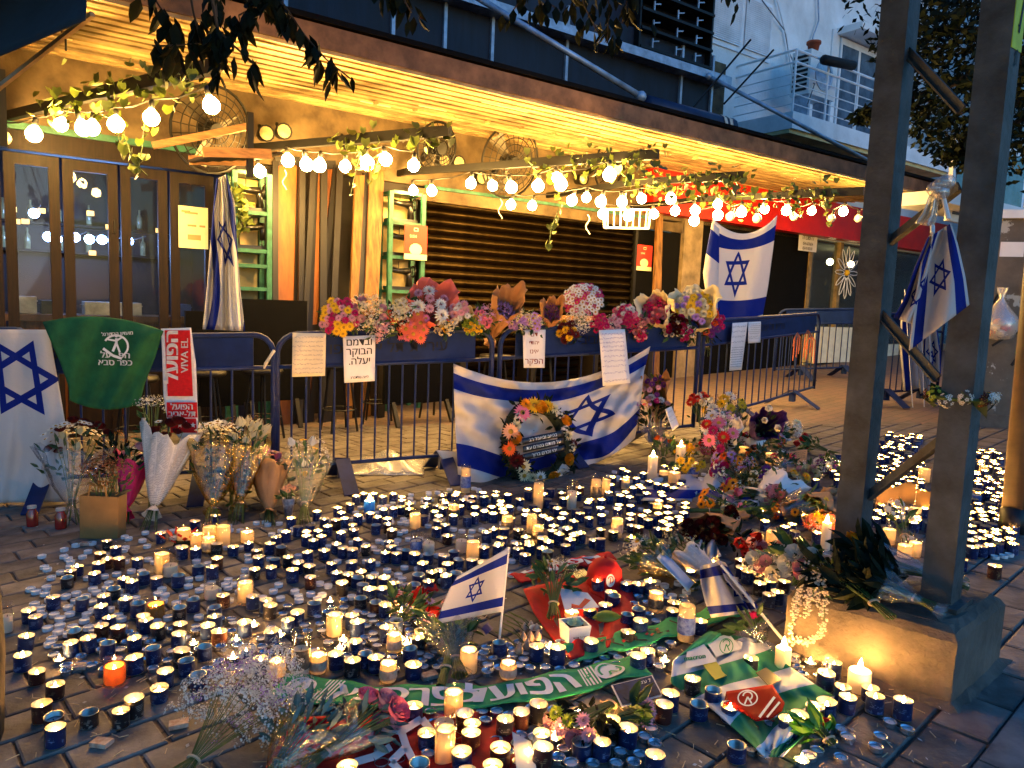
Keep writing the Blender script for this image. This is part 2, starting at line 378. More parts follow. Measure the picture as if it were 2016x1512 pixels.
# folding doors: leaf widths from the photo
edges = [-1.2, -.62] + [Fs(x, 420)[0] for x in (6, 122, 236, 333, 424)]
def door_leaf(s0, s1, handle):
    d = MB(); g = .012; f = .085; zt = DT; zb = BZ + .12; zm = .62
    a, b = s0 + g, s1 - g
    d.boxf(a, a + f, -.06, -.012, zb, zt); d.boxf(b - f, b, -.06, -.012, zb, zt); d.boxf(a + f, b - f, -.058, -.014, zt - .10, zt); d.boxf(a + f, b - f, -.058, -.014, zb, zb + .12); d.boxf(a + f, b - f, -.058, -.014, zm - .05, zm + .05)
    o = part(d, 'door', M_wood, bld)
    p = MB(); p.boxf(a + f, b - f, -.040, -.034, zm + .05, zt - .10); part(p, 'pane', M_glass, o)
    p = MB(); p.boxf(a + f, b - f, -.048, -.028, zb + .12, zm - .05); part(p, 'panel', M_wood, o)
    if handle:
        h = MB(); q = [FP(b - .04, .0 + dx, 1.95 + dz) for dx, dz in ((-.012, 0), (.03, 0), (.03, -.12), (-.012, -.12))]; h.tube(q, .006, 5); part(h, 'handle', M_black, o)
for i in range(len(edges) - 1): door_leaf(edges[i], edges[i + 1], i in (3, 5))
# interior seen through the panes
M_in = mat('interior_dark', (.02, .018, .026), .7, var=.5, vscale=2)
w = MB(); w.boxf(-4.5, 2.9, -3.3, -3.2, BZ, 3.0); w.boxf(-4.5, 2.9, -3.2, -.4, BZ - .1, BZ); w.boxf(-4.5, 2.9, -3.2, -.4, 2.95, 3.0); w.boxf(2.3, 2.35, -3.2, -.4, BZ, 2.95); w.boxf(-4.5, -4.45, -3.2, -.4, BZ, 2.95); part(w, 'interior_wall', M_in, bld); w = MB(); w.boxf(-6.0, -1.22, -.45, -.02, BZ - .2, DT + .2); part(w, 'added_side_wall', M_pier, bld)  # side wall added out of view to shut skylight out of the interior
cn = thing('bar_counter', 'wooden bar counter inside the restaurant behind the glass doors', 'counter', FP(0, -1.6, BZ))
w = MB(); w.boxf(-3.5, 2.0, -2.0, -1.3, .93, 1.0); part(w, 'counter_top', mat('bar_top', (.20, .11, .06), .35, var=.4, vscale=4), cn)
for k in range(6):
    w = MB(); w.boxf(-3.5 + k * .9, -3.5 + k * .9 + .86, -1.9, -1.4, BZ, .928); part(w, 'front_panel', mat('bar_panel', (.28, .11, .04), .5, var=.4, vscale=5, stretch=(5, 5, .7)), cn)
sh = thing('bottle_shelf', 'dark wall shelf with upright bottles inside the restaurant', 'shelf', FP(0, -3.1, 1.7))
for z in (1.72, 2.06): w = MB(); w.boxf(-3.2, 2.1, -3.18, -2.95, z, z + .03); part(w, 'board', M_wood, sh)
bt = MB(); bt.lathe((0, 0, 0), [(.0, 0), (.035, 0), (.035, .16), (.013, .2), (.013, .26), (0, .26)], 8); bme = bt.mesh('bottle', mat('bottle_glass', (.35, .33, .2), .1, var=.3, spec=.9))
for z in (1.752, 2.092):
    for k in range(16):
        tag(node('bottle', bme, None, FP(-2.9 + k * .3 + rng.uniform(-.05, .05), -3.06, z)), 'pale glass bottle standing on the dark shelf inside the restaurant', 'bottle', 'bottles behind the bar')
# round LED lamps of the bar sign
led = emit('cool_led', (.25, .45, 1.0), 30.0); lmb = MB(); lmb.ball((0, 0, 0), .055, 10, 6, (1, 1, .5)); lme = lmb.mesh('bar_lamp', led)
for (x, y) in ((95, 466), (112, 470), (148, 467), (176, 471), (201, 472), (222, 473), (253, 475), (67, 420)):
    p = Fh(x, y, -2.2)
    lp = node('bar_lamp', lme, None, p, Vector((0, 0, 1)).rotation_difference(Vector(FN))); tag(lp, 'round cool white lamp glowing above the bar behind the glass doors', 'lamp', 'bar lamps behind the glass')
    r = MB(); r.tube([p + A3(0, 0, .05), p + A3(0, 0, 1.2)], .004, 5); part(r, 'rod', M_black, lp)
for k, (x0, y0, x1, y1, cc) in enumerate(((30, 518, 70, 553, (.5, .5, .5)), (163, 523, 275, 553, (.62, .6, .55)), (348, 510, 372, 535, (.05, .12, .4)), (78, 525, 104, 552, (.1, .1, .1)))):
    s0, z1 = Fs(x0, y0, -1.6); s1, z0 = Fs(x1, y1, -1.6); q = MB(); q.boxf(s0, s1, -1.8, -1.5, 1.003, 1.003 + (z1 - z0)); q.boxf(s0 - .01, s1 + .01, -1.81, -1.49, 1.003 + (z1 - z0) * .72, 1.003 + (z1 - z0) * .78)
    solo(q, ('tray', 'crate', 'bucket', 'coffee_grinder')[k], mat('bar_item%d' % k, cc, .5), ('pale tray on the bar counter behind the glass', 'white drawer crate on the bar counter behind the glass', 'blue bucket on the bar counter behind the glass', 'dark machine on the bar counter behind the glass')[k], ('tray', 'crate', 'bucket', 'machine')[k])
for (x, y) in ((25, 412), (82, 415), (32, 436), (50, 436), (178, 420), (182, 498), (313, 454), (215, 447)):     # stickers on the panes
    s, z = Fs(x, y, -.03); q = MB(); q.boxf(s - .03, s + .03, -.030, -.026, z - .022, z + .022)
    tag(solo(q, 'sticker', mat('paper_white', (.75, .73, .7), .8, var=.05), 'small white paper sticker on a restaurant door pane', 'sticker', 'stickers on the door panes'))
# roller shutter: every slat a part
s0, s1 = Fs(838, 500)[0] - .05, Fs(1247, 500)[0]
shut = thing('roller_shutter', 'closed dark roller shutter of curved metal slats', 'shutter', FP((s0 + s1) / 2, 0, BZ))
sl = MB(); ph = .105
def slat_prof(k): a = k / 5; return (-.012 + .026 * math.sin(math.pi * a), ph * a * .93)
vs = []; 
for e in (-(s1 - s0) / 2, (s1 - s0) / 2):
    for k in range(6): o, z = slat_prof(k); vs.append(FU * e + FN * o + ZV * z)
sl.add(vs, [(k, k + 6, k + 7, k + 1) for k in range(5)]); slm = sl.mesh('slat', M_shut)
z = BZ
nsl = int((DT + .02 - BZ) / ph)
for k in range(nsl + 1): node('slat', slm, shut, FU * 0 + FN * -.02 + ZV * (k * ph))
for e in (s0 - .05, s1 + .0): w = MB(); w.boxf(e, e + .05, -.06, .03, BZ, DT + .02); part(w, 'guide_rail', M_black, shut)
w = MB(); w.boxf(s1 + .06, 8.8, -.2, -.03, BZ, DT + .02); part(w, 'side_panel', M_dark, shut); w = MB(); w.boxf(s0 - .2, s1 + .1, -.5, -.09, BZ, DT + .2); part(w, 'backing', M_dark, shut)  # dark backing box added to keep sky out of the slat gaps

# ------------------------------------------------------------------ canopy with planked underside
cano = thing('canopy', 'wide canopy roof with pale planked underside lit yellow by the bulbs', 'canopy', FP(5, 1.2, 3.2))
SO0, SO1, ZW, ZE = -.02, 2.30, 3.36, 3.22
CS0, CS1 = -2.4, 12.6
npl = 26
for k in range(npl):
    o0, o1 = lerp(SO0, SO1, k / npl), lerp(SO0, SO1, (k + 1) / npl) - .014
    z0, z1 = lerp(ZW, ZE, k / npl), lerp(ZW, ZE, (k + .9) / npl)
    q = MB(); dz = .012 if k % 2 else 0.0
    vs = [FP(s, o, zz + dz + t) for t in (0, .03) for (s, o, zz) in ((CS0, o0, z0), (CS1, o0, z0), (CS1, o1, z1), (CS0, o1, z1))]
    q.add(vs, [(0, 1, 2, 3), (4, 7, 6, 5), (0, 4, 5, 1), (1, 5, 6, 2), (2, 6, 7, 3), (3, 7, 4, 0)]); part(q, 'plank', M_plank, cano)
w = MB(); w.boxf(CS0, CS1, SO1, SO1 + .035, ZE - .02, ZE + .15); part(w, 'fascia', M_fascia, cano)
w = MB(); w.boxf(CS0, CS1, SO1 + .001, SO1 + .02, ZE - .05, ZE - .022); part(w, 'drip_edge', M_plank, cano)
w = MB(); vs = [FP(s, o, z_) for (s, o, z_) in ((CS0, -.02, ZW + .25), (CS1, -.02, ZW + .25), (CS1, SO1 + .05, ZE + .17), (CS0, SO1 + .05, ZE + .17))]
vs += [p + A3(0, 0, .04) for p in vs]; w.add(vs, [(0, 3, 2, 1), (4, 5, 6, 7), (0, 1, 5, 4), (1, 2, 6, 5), (2, 3, 7, 6), (3, 0, 4, 7)]); part(w, 'roof_sheet', M_dark, cano)
for k in range(13):                                     # little joint clips under the planks
    s = 3.2 + k * .42; o = .75 + .06 * k; q = MB(); zz = lerp(ZW, ZE, o / 2.3); q.boxf(s, s + .03, o, o + .06, zz - .03, zz - .002); part(q, 'clip', M_plank, cano)
for k in range(18):                                     # short pale battens between planks
    s = rng.uniform(-.5, 8.5); o = SO0 + (SO1 - SO0) * (rng.randrange(2, npl)) / npl - .012; zz = lerp(ZW, ZE, (o - SO0) / (SO1 - SO0)); q = MB(); q.boxf(s, s + rng.uniform(.25, .6), o - .012, o + .012, zz - .008, zz - .001); part(q, 'batten', mat('batten', (.7, .6, .4), .4, var=.1), cano)

# ------------------------------------------------------------------ upper storey: dark hoarding, louvred frames, pipe
M_navy = mat('hoarding_navy', (.016, .03, .06), .6, var=.0, c2=(.006, .011, .022), vscale=2.5, stretch=(3, 3, .5), bump=.15)
M_pale = mat('pale_metal', (.40, .45, .52), .45, metal=.4, var=.25)
ho = thing('hoarding', 'dark navy boarded upper storey above the canopy with thin pale battens', 'hoarding', FP(5, 0, 4.0))
pe = [-2.0] + [Fs(x, 130, .5)[0] for x in (560, 770, 872, 965, 1112, 1340)] + [Fs(1400, 150, .5)[0]]
for a, b in zip(pe[:-1], pe[1:]):
    q = MB(); q.boxf(a + .008, b - .008, .40, .5, 3.52, 5.02); part(q, 'board', M_navy, ho)
for a in pe[1:]:
    q = MB(); q.boxf(a - .02, a + .02, .502, .54, 3.52, 5.0); part(q, 'batten', M_pale, ho)
lz = Fs(1200, 85, .7)[1]
q = MB(); q.boxf(-2, pe[-1] + .2, .3, .72, lz - .05, lz + .06); part(q, 'ledge', M_pale, ho)
q = MB(); q.boxf(-2, pe[-1], .1, .3, lz + .06, 9.0); part(q, 'upper_panel', M_navy, ho)
fs0, fs1 = Fs(1262, 60, .6)[0], Fs(1395, 60, .6)[0]
lv = thing('louvre_frame', 'black frame of stacked louvres with small brackets on the upper storey', 'frame', FP((fs0 + fs1) / 2, .5, lz))
for k in range(9):
    zz = lz + .12 + k * .24; q = MB(); q.boxf(fs0, fs1 + .1, .32, .62, zz, zz + .035); part(q, 'louvre', M_black, lv)
    for e in (.2, .55, .85):
        s = lerp(fs0, fs1, e); q = MB(); q.bar(FP(s, .56, zz + .04), FP(s, .56, zz + .18), .02, .02, up=FN); q.bar(FP(s, .56, zz + .14), FP(s + .12, .56, zz + .17), .015, .015); part(q, 'bracket', M_pale, lv)
for e in (fs0, fs1 + .1): q = MB(); q.boxf(e - .03, e, .34, .6, lz + .06, lz + 2.6); part(q, 'upright', M_black, lv)
a, b = FP(*(lambda s: (s[0], 1.25, s[1]))(Fs(915, -20, 1.25))), FP(*(lambda s: (s[0], 2.1, s[1]))(Fs(1262, 190, 2.1)))
q = MB(); q.tube([a, b], .035, 8); q.ball(b, .06, 8, 6); solo(q, 'stay_pipe', M_pale, 'pale blue-grey pipe slanting down in front of the navy boards', 'pipe', smooth=True)
a, b = FP(*(lambda s: (s[0], .8, s[1]))(Fs(1395, 150, .8))), FP(*(lambda s: (s[0], 2.2, s[1]))(Fs(1712, 318, 2.2)))
q = MB(); q.tube([a, b], .03, 8); q.ball(a, .05, 8, 6); solo(q, 'awning_arm', M_pale, 'pale blue-grey arm slanting down in front of the white stucco wall', 'pipe', smooth=True)
for k, (x0, y0, x1, y1) in enumerate(((1362, 215, 1478, 78), (1425, 205, 1523, 98))):
    q = MB(); q.tube([Fh(x0, y0, 1.6), Fh(x1, y1, 1.9)], .013, 6); solo(q, 'rod', M_black, ('longer thin dark rod sticking up behind the canopy end', 'shorter thin dark rod sticking up behind the canopy end')[k], 'rod')
q = MB(); s0, z0 = Fs(1270, 215, 1.9); s1, _ = Fs(1440, 240, 1.9)
rl = thing('rolled_awning', 'navy box of a rolled awning with two pale bands on the canopy edge', 'awning', FP(s0, 1.9, 3.45))
q.tube([FP(s0, 1.9, 3.56), FP(s1, 1.9, 3.56)], .11, 10); part(q, 'cassette', mat('navy_box', (.02, .03, .09), .5), rl, smooth=True)
for e in (.1, .2): q = MB(); q.tube([FP(s1 - e, 1.9, 3.56), FP(s1 - e - .055, 1.9, 3.56)], .116, 10, cap=False); part(q, 'pale_band', mat('cream_band', (.6, .55, .48), .6), rl)
cs0, cs1 = Fs(1440, 270, 1.6)[0], Fs(1618, 290, 1.6)[0]
q = MB(); n = 40
vs = []; 
for i in range(n + 1):
    s = lerp(cs0, cs1, i / n); zz = 3.5 + (.015 if i % 2 else 0)
    vs += [FP(s, .2, zz + .2), FP(s, 2.0, zz)]
q.add(vs, [(2 * i, 2 * i + 1, 2 * i + 3, 2 * i + 2) for i in range(n)]); q.boxf(cs0, cs1, 1.98, 2.0, 3.42, 3.5)
solo(q, 'corrugated_sheet', M_black, 'black corrugated roof sheet lying on the canopy end', 'roof sheet', thick=.01)

# ------------------------------------------------------------------ white house beyond
M_stuc = mat('white_stucco', (.80, .82, .82), .9, var=.0, c2=(.6, .61, .6), vscale=2.2, bump=.9, bscale=34)
M_whit = mat('white_paint', (.74, .76, .78), .6, var=.12, vscale=3)
WO = -.25
hs0 = Fs(1392, 150, WO)[0]; hs1 = Fs(1640, 150, WO)[0]
hou = thing('white_house', 'white stuccoed apartment house with slatted shutter and balcony', 'building', FP(hs0 + 3, WO, 0))
q = MB(); q.boxf(hs0, hs1 + 9, WO - .4, WO, 3.0, 11); part(q, 'wall', M_stuc, hou)
a0, za = Fs(1402, -40, WO); a1, zb = Fs(1512, 125, WO)
wd = MB(); wd.boxf(a0, a1, WO + .005, WO + .03, zb, za); win = part(wd, 'window', M_whit, hou)
for k in range(2):
    e0, e1 = lerp(a0, a1, k / 2) + .05, lerp(a0, a1, (k + 1) / 2) - .05
    for j in range(26):
        zz = lerp(zb + .08, za - .05, j / 26); q = MB(); q.box(FP((e0 + e1) / 2, WO + .045, zz + .03), FU * (e1 - e0) / 2, FN * .012 + ZV * -.028, (FN * .4 + ZV) * .003); part(q, 'slat', M_whit, win)
# balcony
bs0, _ = Fs(1562, 215, .9); bs1 = bs0 + 5.2; bz = Fs(1562, 218, .9)[1]; bzb = Fs(1640, 262, .9)[1]
q = MB(); q.boxf(bs0, bs1, WO, .9, bzb - .1, bz); bal = part(q, 'balcony', M_whit, hou)
q = MB(); q.boxf(bs0 + .01, bs1, WO, .85, bzb - .16, bzb - .102); part(q, 'balcony_soffit', mat('soffit_cream', (.62, .52, .3), .8, var=.2, vscale=3), hou)
for zz in (.12, .27, .42, .57, .74, .92):
    q = MB(); q.tube([FP(bs0 + .03, WO, bz + zz), FP(bs0 + .03, .86, bz + zz), FP(bs0 + 2.6, .86, bz + zz)], .02 if zz > .7 else .009, 6); part(q, 'rail', M_whit, bal)
for s in (.03, .9, 1.8, 2.6): q = MB(); q.tube([FP(bs0 + s, .86, bz), FP(bs0 + s, .86, bz + .92)], .018, 6); part(q, 'post', M_whit, bal)
wa0, wz1 = Fs(1652, 75, WO); wa1, wz0 = Fs(1730, 220, WO)
wz1 = max(wz1, bz + 1.9); q = MB(); q.boxf(wa0, wa1 + .3, WO + .003, WO + .06, bz, wz1); win2 = part(q, 'balcony_door', M_whit, hou)
for k in range(3):
    e0, e1 = lerp(wa0, wa1 + .3, k / 3) + .05, lerp(wa0, wa1 + .3, (k + 1) / 3) - .04; q = MB(); q.boxf(e0, e1, WO + .061, WO + .068, bz + .1, wz1 - .12); part(q, 'pane', mat('dusk_pane', (.12, .17, .22), .12, spec=.8, var=.4, vscale=3), win2)
q = MB(); q.boxf(wa0 - .25, wa0 - .02, WO, WO + .03, bz, wz1 + .1); part(q, 'reveal', M_stuc, hou)
q = MB(); q.boxf(wa0 - .1, wa1 + .5, WO, WO + .5, wz1 + .03, wz1 + .15); part(q, 'lintel_hood', M_stuc, hou)
# air conditioner on the balcony, flower pot on it
u0, uz1 = Fs(1592, 106, .5); u1, uz0 = Fs(1645, 150, .5)
ac = thing('air_conditioner', 'white outdoor air conditioner unit standing behind the balcony rail', 'air conditioner', FP((u0 + u1) / 2, .4, bz))
uz0, uz1 = bz + .5, bz + 1.2
q = MB(); q.boxf(u0, u0 + .75, .2, .55, uz0, uz1); part(q, 'casing', mat('ac_white', (.66, .67, .66), .5, var=.08), ac)
for k in range(8): q = MB(); q.boxf(u0 - .012, u0 - .001, .24, .51, uz0 + .06 + k * .075, uz0 + .10 + k * .075); part(q, 'grille_slot', M_black, ac)
q = MB(); q.lathe(FP(u0 + .4, .551, (uz0 + uz1) / 2), [(.0, 0), (.2, 0), (.21, .012), (.25, .014), (.25, 0)], 20, M=np.array([FU, ZV, FN]).T); part(q, 'fan_grille', M_pale, ac)
for e in (.05, .65): q = MB(); q.boxf(u0 + e, u0 + e + .05, .22, .53, bz, uz0 - .002); part(q, 'foot', M_pale, ac)
pt = MB(); pt.lathe(FP(u0 + .3, .38, uz1 + .002), [(0, 0), (.07, 0), (.10, .17), (.118, .17), (.118, .21), (.10, .21), (.085, .18), (0, .18)], 14)
solo(pt, 'flower_pot', mat('terracotta', (.42, .13, .06), .8, var=.2), 'empty terracotta flower pot on top of the air conditioner', 'flower pot', smooth=True)
q = MB(); c0, c1 = FP(bs0 + .55, .97, bz + .86), FP(bs0 + 1.45, .97, bz + .95); q.tube([c0 + (c1 - c0) * t for t in (0, .04, .5, .96, 1)], [.03, .075, .075, .075, .03], 10); solo(q, 'rolled_mat', mat('mat_black', (.012, .012, .014), .8), 'black rolled mat strapped to the balcony rail', 'mat', smooth=True)
for k, pts in enumerate((((1525, -20), (1548, 70), (1560, 150), (1575, 220), (1568, 250)), ((1610, -20), (1612, 40), (1600, 75), (1603, 100)), ((1500, 0), (1545, 60), (1552, 100), (1575, 150), (1604, 165), (1590, 205)))):
    q = MB(); q.tube([Fh(x, y, WO + .06 + (.8 if k == 2 and i > 3 else 0)) for i, (x, y) in enumerate(pts)], .018 - .004 * k, 6); solo(q, 'cable', (M_whit, M_pale, mat('cable_grey', (.2, .22, .25), .6))[k], ('thick white cable running down the stucco wall to the balcony', 'short pale pipe running down above the flower pot', 'thin grey cable looping from the shutter to the air conditioner')[k], 'cable', smooth=True)
# further house behind the right side of the street
fh = thing('far_house', 'pale blue-grey house with a window beyond the concrete utility kiosk', 'building', (11, 14, .6))
q = MB(); q.box((13.2, 16.5, 4.5), FU * 4.5, FN * .4, ZV * 4.6); part(q, 'wall', M_stuc, fh)
for (x, y) in ((1905, 360), (1985, 370)):
    c = hitp(x, y, A3(13.2, 16.5, 0) + FN * .42, FN); q = MB(); q.box(c, FU * .55, FN * .03, ZV * .6); wi = part(q, 'window', M_whit, fh); q = MB(); q.box(c + FN * .035, FU * .45, FN * .006, ZV * .5); part(q, 'pane', MATS['dusk_pane'], wi)
q = MB(); q.box(hitp(1965, 425, A3(13.2, 16.5, 0) + FN * .42, FN), FU * 2.5, FN * .35, ZV * .09); part(q, 'ledge', M_whit, fh)

# ------------------------------------------------------------------ neighbouring shop front
M_red = mat('red_panel', (.55, .025, .012), .5, var=.15, vscale=3)
q = MB(); s0, z1 = Fs(1292, 305, .25); s1, _ = Fs(1702, 345, .25); _, z0 = Fs(1500, 372, .25)
q.boxf(s0, s1 + 3.5, .03, .25, 2.72, 3.34); solo(q, 'red_fascia', M_red, 'plain red fascia panel above the neighbouring dark front', 'fascia')
shp = thing('shop_front', 'glazed shop front with timber mullions past the dark pier', 'shop front', FP(14, 0, 0))
g0 = Fs(1592, 560)[0]
q = MB(); q.boxf(12.3, 22, -.4, -.02, 2.7, 3.4); part(q, 'header', M_whit, shp)
for s in (g0, Fs(1652, 560)[0], Fs(1705, 560)[0], Fs(1728, 560)[0], 18.5, 20.5): q = MB(); q.boxf(s - .05, s + .05, -.12, .0, 0, 2.7); part(q, 'mullion', mat('mullion_wood', (.3, .22, .1), .5, var=.3), shp)
q = MB(); q.boxf(g0, 22, -.08, -.07, .75, 2.7); part(q, 'pane', clear('shop_glass', (.75, .85, .88), .10, .03, smudge=.1), shp)
q = MB(); q.boxf(g0, 22, -.2, .02, .1, .74); part(q, 'stall_riser', mat('riser_cream', (.66, .62, .5), .7, var=.15), shp)
q = MB(); q.boxf(g0 - .2, 22, -3.0, -2.9, .0, 2.7); q.boxf(g0 - .2, 22, -3, -.2, 2.66, 2.7); q.boxf(g0 - .2, 22, -3, -.2, .0, .1); part(q, 'interior_wall', mat('shop_in', (.06, .06, .055), .8, var=.4), shp)
tl = emit('shop_lamp', (1, .72, .3), 10)
for k in range(5): q = MB(); q.ball(FP(g0 + .5 + k * .8, -.9, 2.42), .07, 10, 6); solo(q, 'ceiling_lamp', tl, 'small warm ceiling lamp inside the neighbouring shop', 'lamp', 'shop ceiling lamps', smooth=True)
dz = Fh(1667, 537, .04); q = MB()
M_fl = np.array([FU, ZV, FN]).T
for k in range(12):
    a = k * math.pi / 6; d = FU * math.cos(a) + ZV * math.sin(a) * 1.25; s_ = np.cross(d, FN)
    loop = [dz + d * (.08 + .16 * (1 - math.cos(t)) ) + s_ * .04 * math.sin(t) for t in np.linspace(0, 2 * math.pi, 9)]; q.tube(loop, .008, 4, cap=False)
ds = thing('daisy_decoration', 'white wire daisy with yellow centre on the shop window', 'decoration', dz); part(q, 'petal_loop', M_whit, ds); q = MB(); q.ball(dz, .06, 8, 5); part(q, 'flower_centre', mat('yellow_centre', (.7, .45, .03), .6), ds)
pz = MB(); pc = G(1648, 712)
pl_ = thing('white_planter', 'long cream planter box of upright slats glowing in shop light', 'planter', pc)
for k in range(9): q = MB(); q.box(pc + FU * (-.9 + k * .22) + ZV * .33, FU * .1, FN * .12, ZV * .33); part(q, 'slat', mat('planter_cream', (.72, .66, .5), .6, var=.1), pl_)
q = MB(); q.box(pc + ZV * .3 - FN * .01, FU * 1.0, FN * .10, ZV * .3); part(q, 'box', MATS['planter_cream'], pl_)
# for-rent sign on the dark pier
def board_f(name, label, cat, px, o, mats, thick=.004, group=None):        # flat sign on the front from photo corners (left, top, right, bottom)
    s0, z1 = Fs(px[0], px[1], o); s1, z0 = Fs(px[2], px[3], o)
    t = thing(name, label, cat, FP((s0 + s1) / 2, o, z0), group); q = MB(); q.boxf(s0, s1, o - thick, o, z0, z1); part(q, 'sheet', mats, t)
    cx, cz = (s0 + s1) / 2, (z0 + z1) / 2
    return t, (lambda x, y: FP(cx + x, o + .002, cz + y)), s1 - s0, z1 - z0
M_paper = mat('white_sheet', (.72, .71, .72), .8, var=.04); M_ink = mat('ink', (.015, .015, .02), .7, var=0); M_gink = mat('grey_ink', (.22, .23, .28), .8, var=0); M_rink = mat('red_ink', (.5, .03, .03), .7, var=0)
t, fn, W, H = board_f('rental_sign', 'white rental notice with phone numbers on the dark pier', 'sign', (1576, 434, 1607, 497), .05, M_paper)
q = MB(); letters(q, 'UNIT', fn, H * .26, W * .08, H * .27, sx=.8); part(q, 'lettering', M_gink, t)
q = MB(); letters(q, heb('להשכרה'), fn, H * .24, 0, -.02, sx=.8, bold=.02); part(q, 'lettering', M_ink, t); q = MB(); letters(q, '054-6650654', fn, H * .15, 0, -H * .25, sx=.75, bold=.02); part(q, 'lettering', M_ink, t); q = MB(); letters(q, '054-9100101', fn, H * .15, 0, -H * .41, sx=.75, bold=.02); part(q, 'lettering', M_ink, t)
t, fn, W, H = board_f('door_notice', 'pale yellow printed notice on the last folding door', 'notice', (351, 404, 410, 491), .0, mat('notice_paper', (.75, .68, .45), .8, var=.05))
q = MB()
for (x0, x1, y) in ((-.4, -.1, .35), (-.3, .15, .32), (-.2, .1, .02), (.2, .4, .02)): shape2d(q, fn, [(x0 * W, y * H), (x1 * W, y * H), (x1 * W, y * H + .02), (x0 * W, y * H + .02)])
shape2d(q, fn, [(-.2 * W, -.3 * H), (.25 * W, -.3 * H), (.25 * W, -.17 * H), (-.2 * W, -.17 * H)]); part(q, 'print', mat('tan_ink', (.4, .3, .15), .8, var=0), t)
for k, (px, hand) in enumerate((((797, 441, 840, 513), 0), ((1255, 481, 1282, 534), 0))):
    t, fn, W, H = board_f('poster', ('red printed poster hung on the green shelf beside the shutter', 'smaller-looking red printed poster on the dark panel past the shutter')[k], 'poster', px, (.34, .02)[k], mat('poster_red', (.62, .06, .035), .6, var=.05), group=None)
    q = MB(); letters(q, 'SUSHI', fn, H * .11, -W * .12, H * .17, sx=.8); shape2d(q, fn, [(-.5 * W, -.5 * H), (.5 * W, -.5 * H), (.5 * W, -.34 * H), (-.5 * W, -.34 * H)])
    shape2d(q, fn, arc(0, -.2 * H, .27 * W, 0, 360, 20, ry=.17 * H)); stroke2d(q, fn, [(-.08 * W, .33 * H), (.08 * W, .33 * H), (.08 * W, .41 * H), (-.08 * W, .41 * H), (-.08 * W, .33 * H)], .008)
    part(q, 'print', mat('poster_cream', (.8, .68, .45), .7, var=.03), t)

# ================================================================== THINGS ON THE RESTAURANT FRONT
rng = random.Random(5)
M_cable = mat('cable_dark', (.03, .025, .02), .6, var=0); M_sock = mat('socket_black', (.02, .02, .02), .5, var=0)
M_bulb = emit('bulb_glow', (1.0, .57, .15), 78.0)
ARM_Z = CAM[2] + 1.45
def at_z(x, y, z): d = ray(x, y); return CAM + d * ((z - CAM[2]) / d[2])
def arm(x0, y0, x1, y1, label, hang=True):                 # square steel arm held out from the front
    a, b = at_z(x0, y0, ARM_Z), at_z(x1, y1, ARM_Z); t = thing('light_arm', label, 'arm', a)
    q = MB(); q.bar(a, b, .05, .075); part(q, 'beam', M_black, t)
    m = lerp(a, b, .55); q = MB(); q.bar(m, b + (b - a) * .002, .064, .09); part(q, 'sleeve', M_black, t)
    sa = float((a - P0) @ FU); oa = float((a - P0) @ FN)
    if oa > .05: q = MB(); q.bar(a, FP(sa, -.02, ARM_Z), .045, .07); part(q, 'wall_bracket', M_black, t)
    return a, b
arms = [arm(0, 232, 425, 130, 'black steel arm wound with ivy above the folding glass doors'), arm(490, 292, 885, 258, 'black steel arm above the leaning boards'),
        arm(800, 338, 1295, 304, 'black steel arm crossing in front of the wall fan above the shutter'), arm(1255, 358, 1465, 346, 'short black steel arm wound with ivy before the red fascia'), arm(1380, 392, 1700, 376, 'long low black steel arm under the red fascia')]
for k, (x, y0, y1) in enumerate(((492, 245, 350), (3, 165, 262))):
    q = MB(); c0, c1 = at_z(x, y0, ARM_Z), None; q.bar(c0 + A3(0, 0, .1), c0 - A3(0, 0, .45), .05, .05, up=FN); solo(q, 'steel_drop', M_black, ('short black steel post hanging beside the tall draped flag', 'black steel post at the wall end of the ivy arm')[k], 'post')
bmb = MB(); bmb.lathe((0, 0, 0), [(0, -.098), (.024, -.093), (.044, -.078), (.055, -.055), (.058, -.038), (.053, -.018), (.038, .004), (.022, .018), (.018, .03), (0, .03)], 14); bulb_me = bmb.mesh('bulb', M_bulb)  # globe size enlarged to imitate the glare round each bulb
smb = MB(); smb.lathe((0, 0, 0), [(0, .026), (.021, .026), (.021, .075), (.012, .09), (0, .09)], 8); sock_me = smb.mesh('socket', M_sock)
dmb = mat('unlit_bulb', (.7, .62, .5), .15, var=0, spec=.8); bulb_off = bmb.mesh('bulb', dmb)
def string(label, pts, off=()):                             # pts: (px, py, depth)
    P = [D(x, y, d) for x, y, d in pts]; t = thing('string_light', label, 'string lights', P[0])
    cab = []
    for i, p in enumerate(P):
        cab.append(p + A3(0, 0, .085))
        if i < len(P) - 1: cab.append((p + P[i + 1]) / 2 + A3(0, 0, .085 - .04 * np.linalg.norm(P[i + 1] - p)))
    q = MB(); q.tube(cab, .007, 5); part(q, 'cord', M_cable, t)
    for i, p in enumerate(P):
        k = rng.uniform(.9, 1.1); b = node('bulb', bulb_off if i in off else bulb_me, t, p - P[0], (rng.uniform(-.3, .3), rng.uniform(-.3, .3), 0), k); node('socket', sock_me, b)
string('warm bulb string along the ivy arm above the folding glass doors', [(8, 262, 6.3), (68, 254, 6.1), (122, 237, 5.9), (160, 242, 5.75), (182, 242, 5.7), (228, 235, 5.5), (298, 221, 5.2), (413, 196, 4.75)], off=(0,))
string('warm bulb string above the leaning boards', [(510, 330, 7.3), (566, 308, 7.2), (602, 315, 7.1), (630, 317, 7.05), (680, 320, 6.9), (722, 312, 6.75), (758, 306, 6.6), (815, 318, 6.45)])
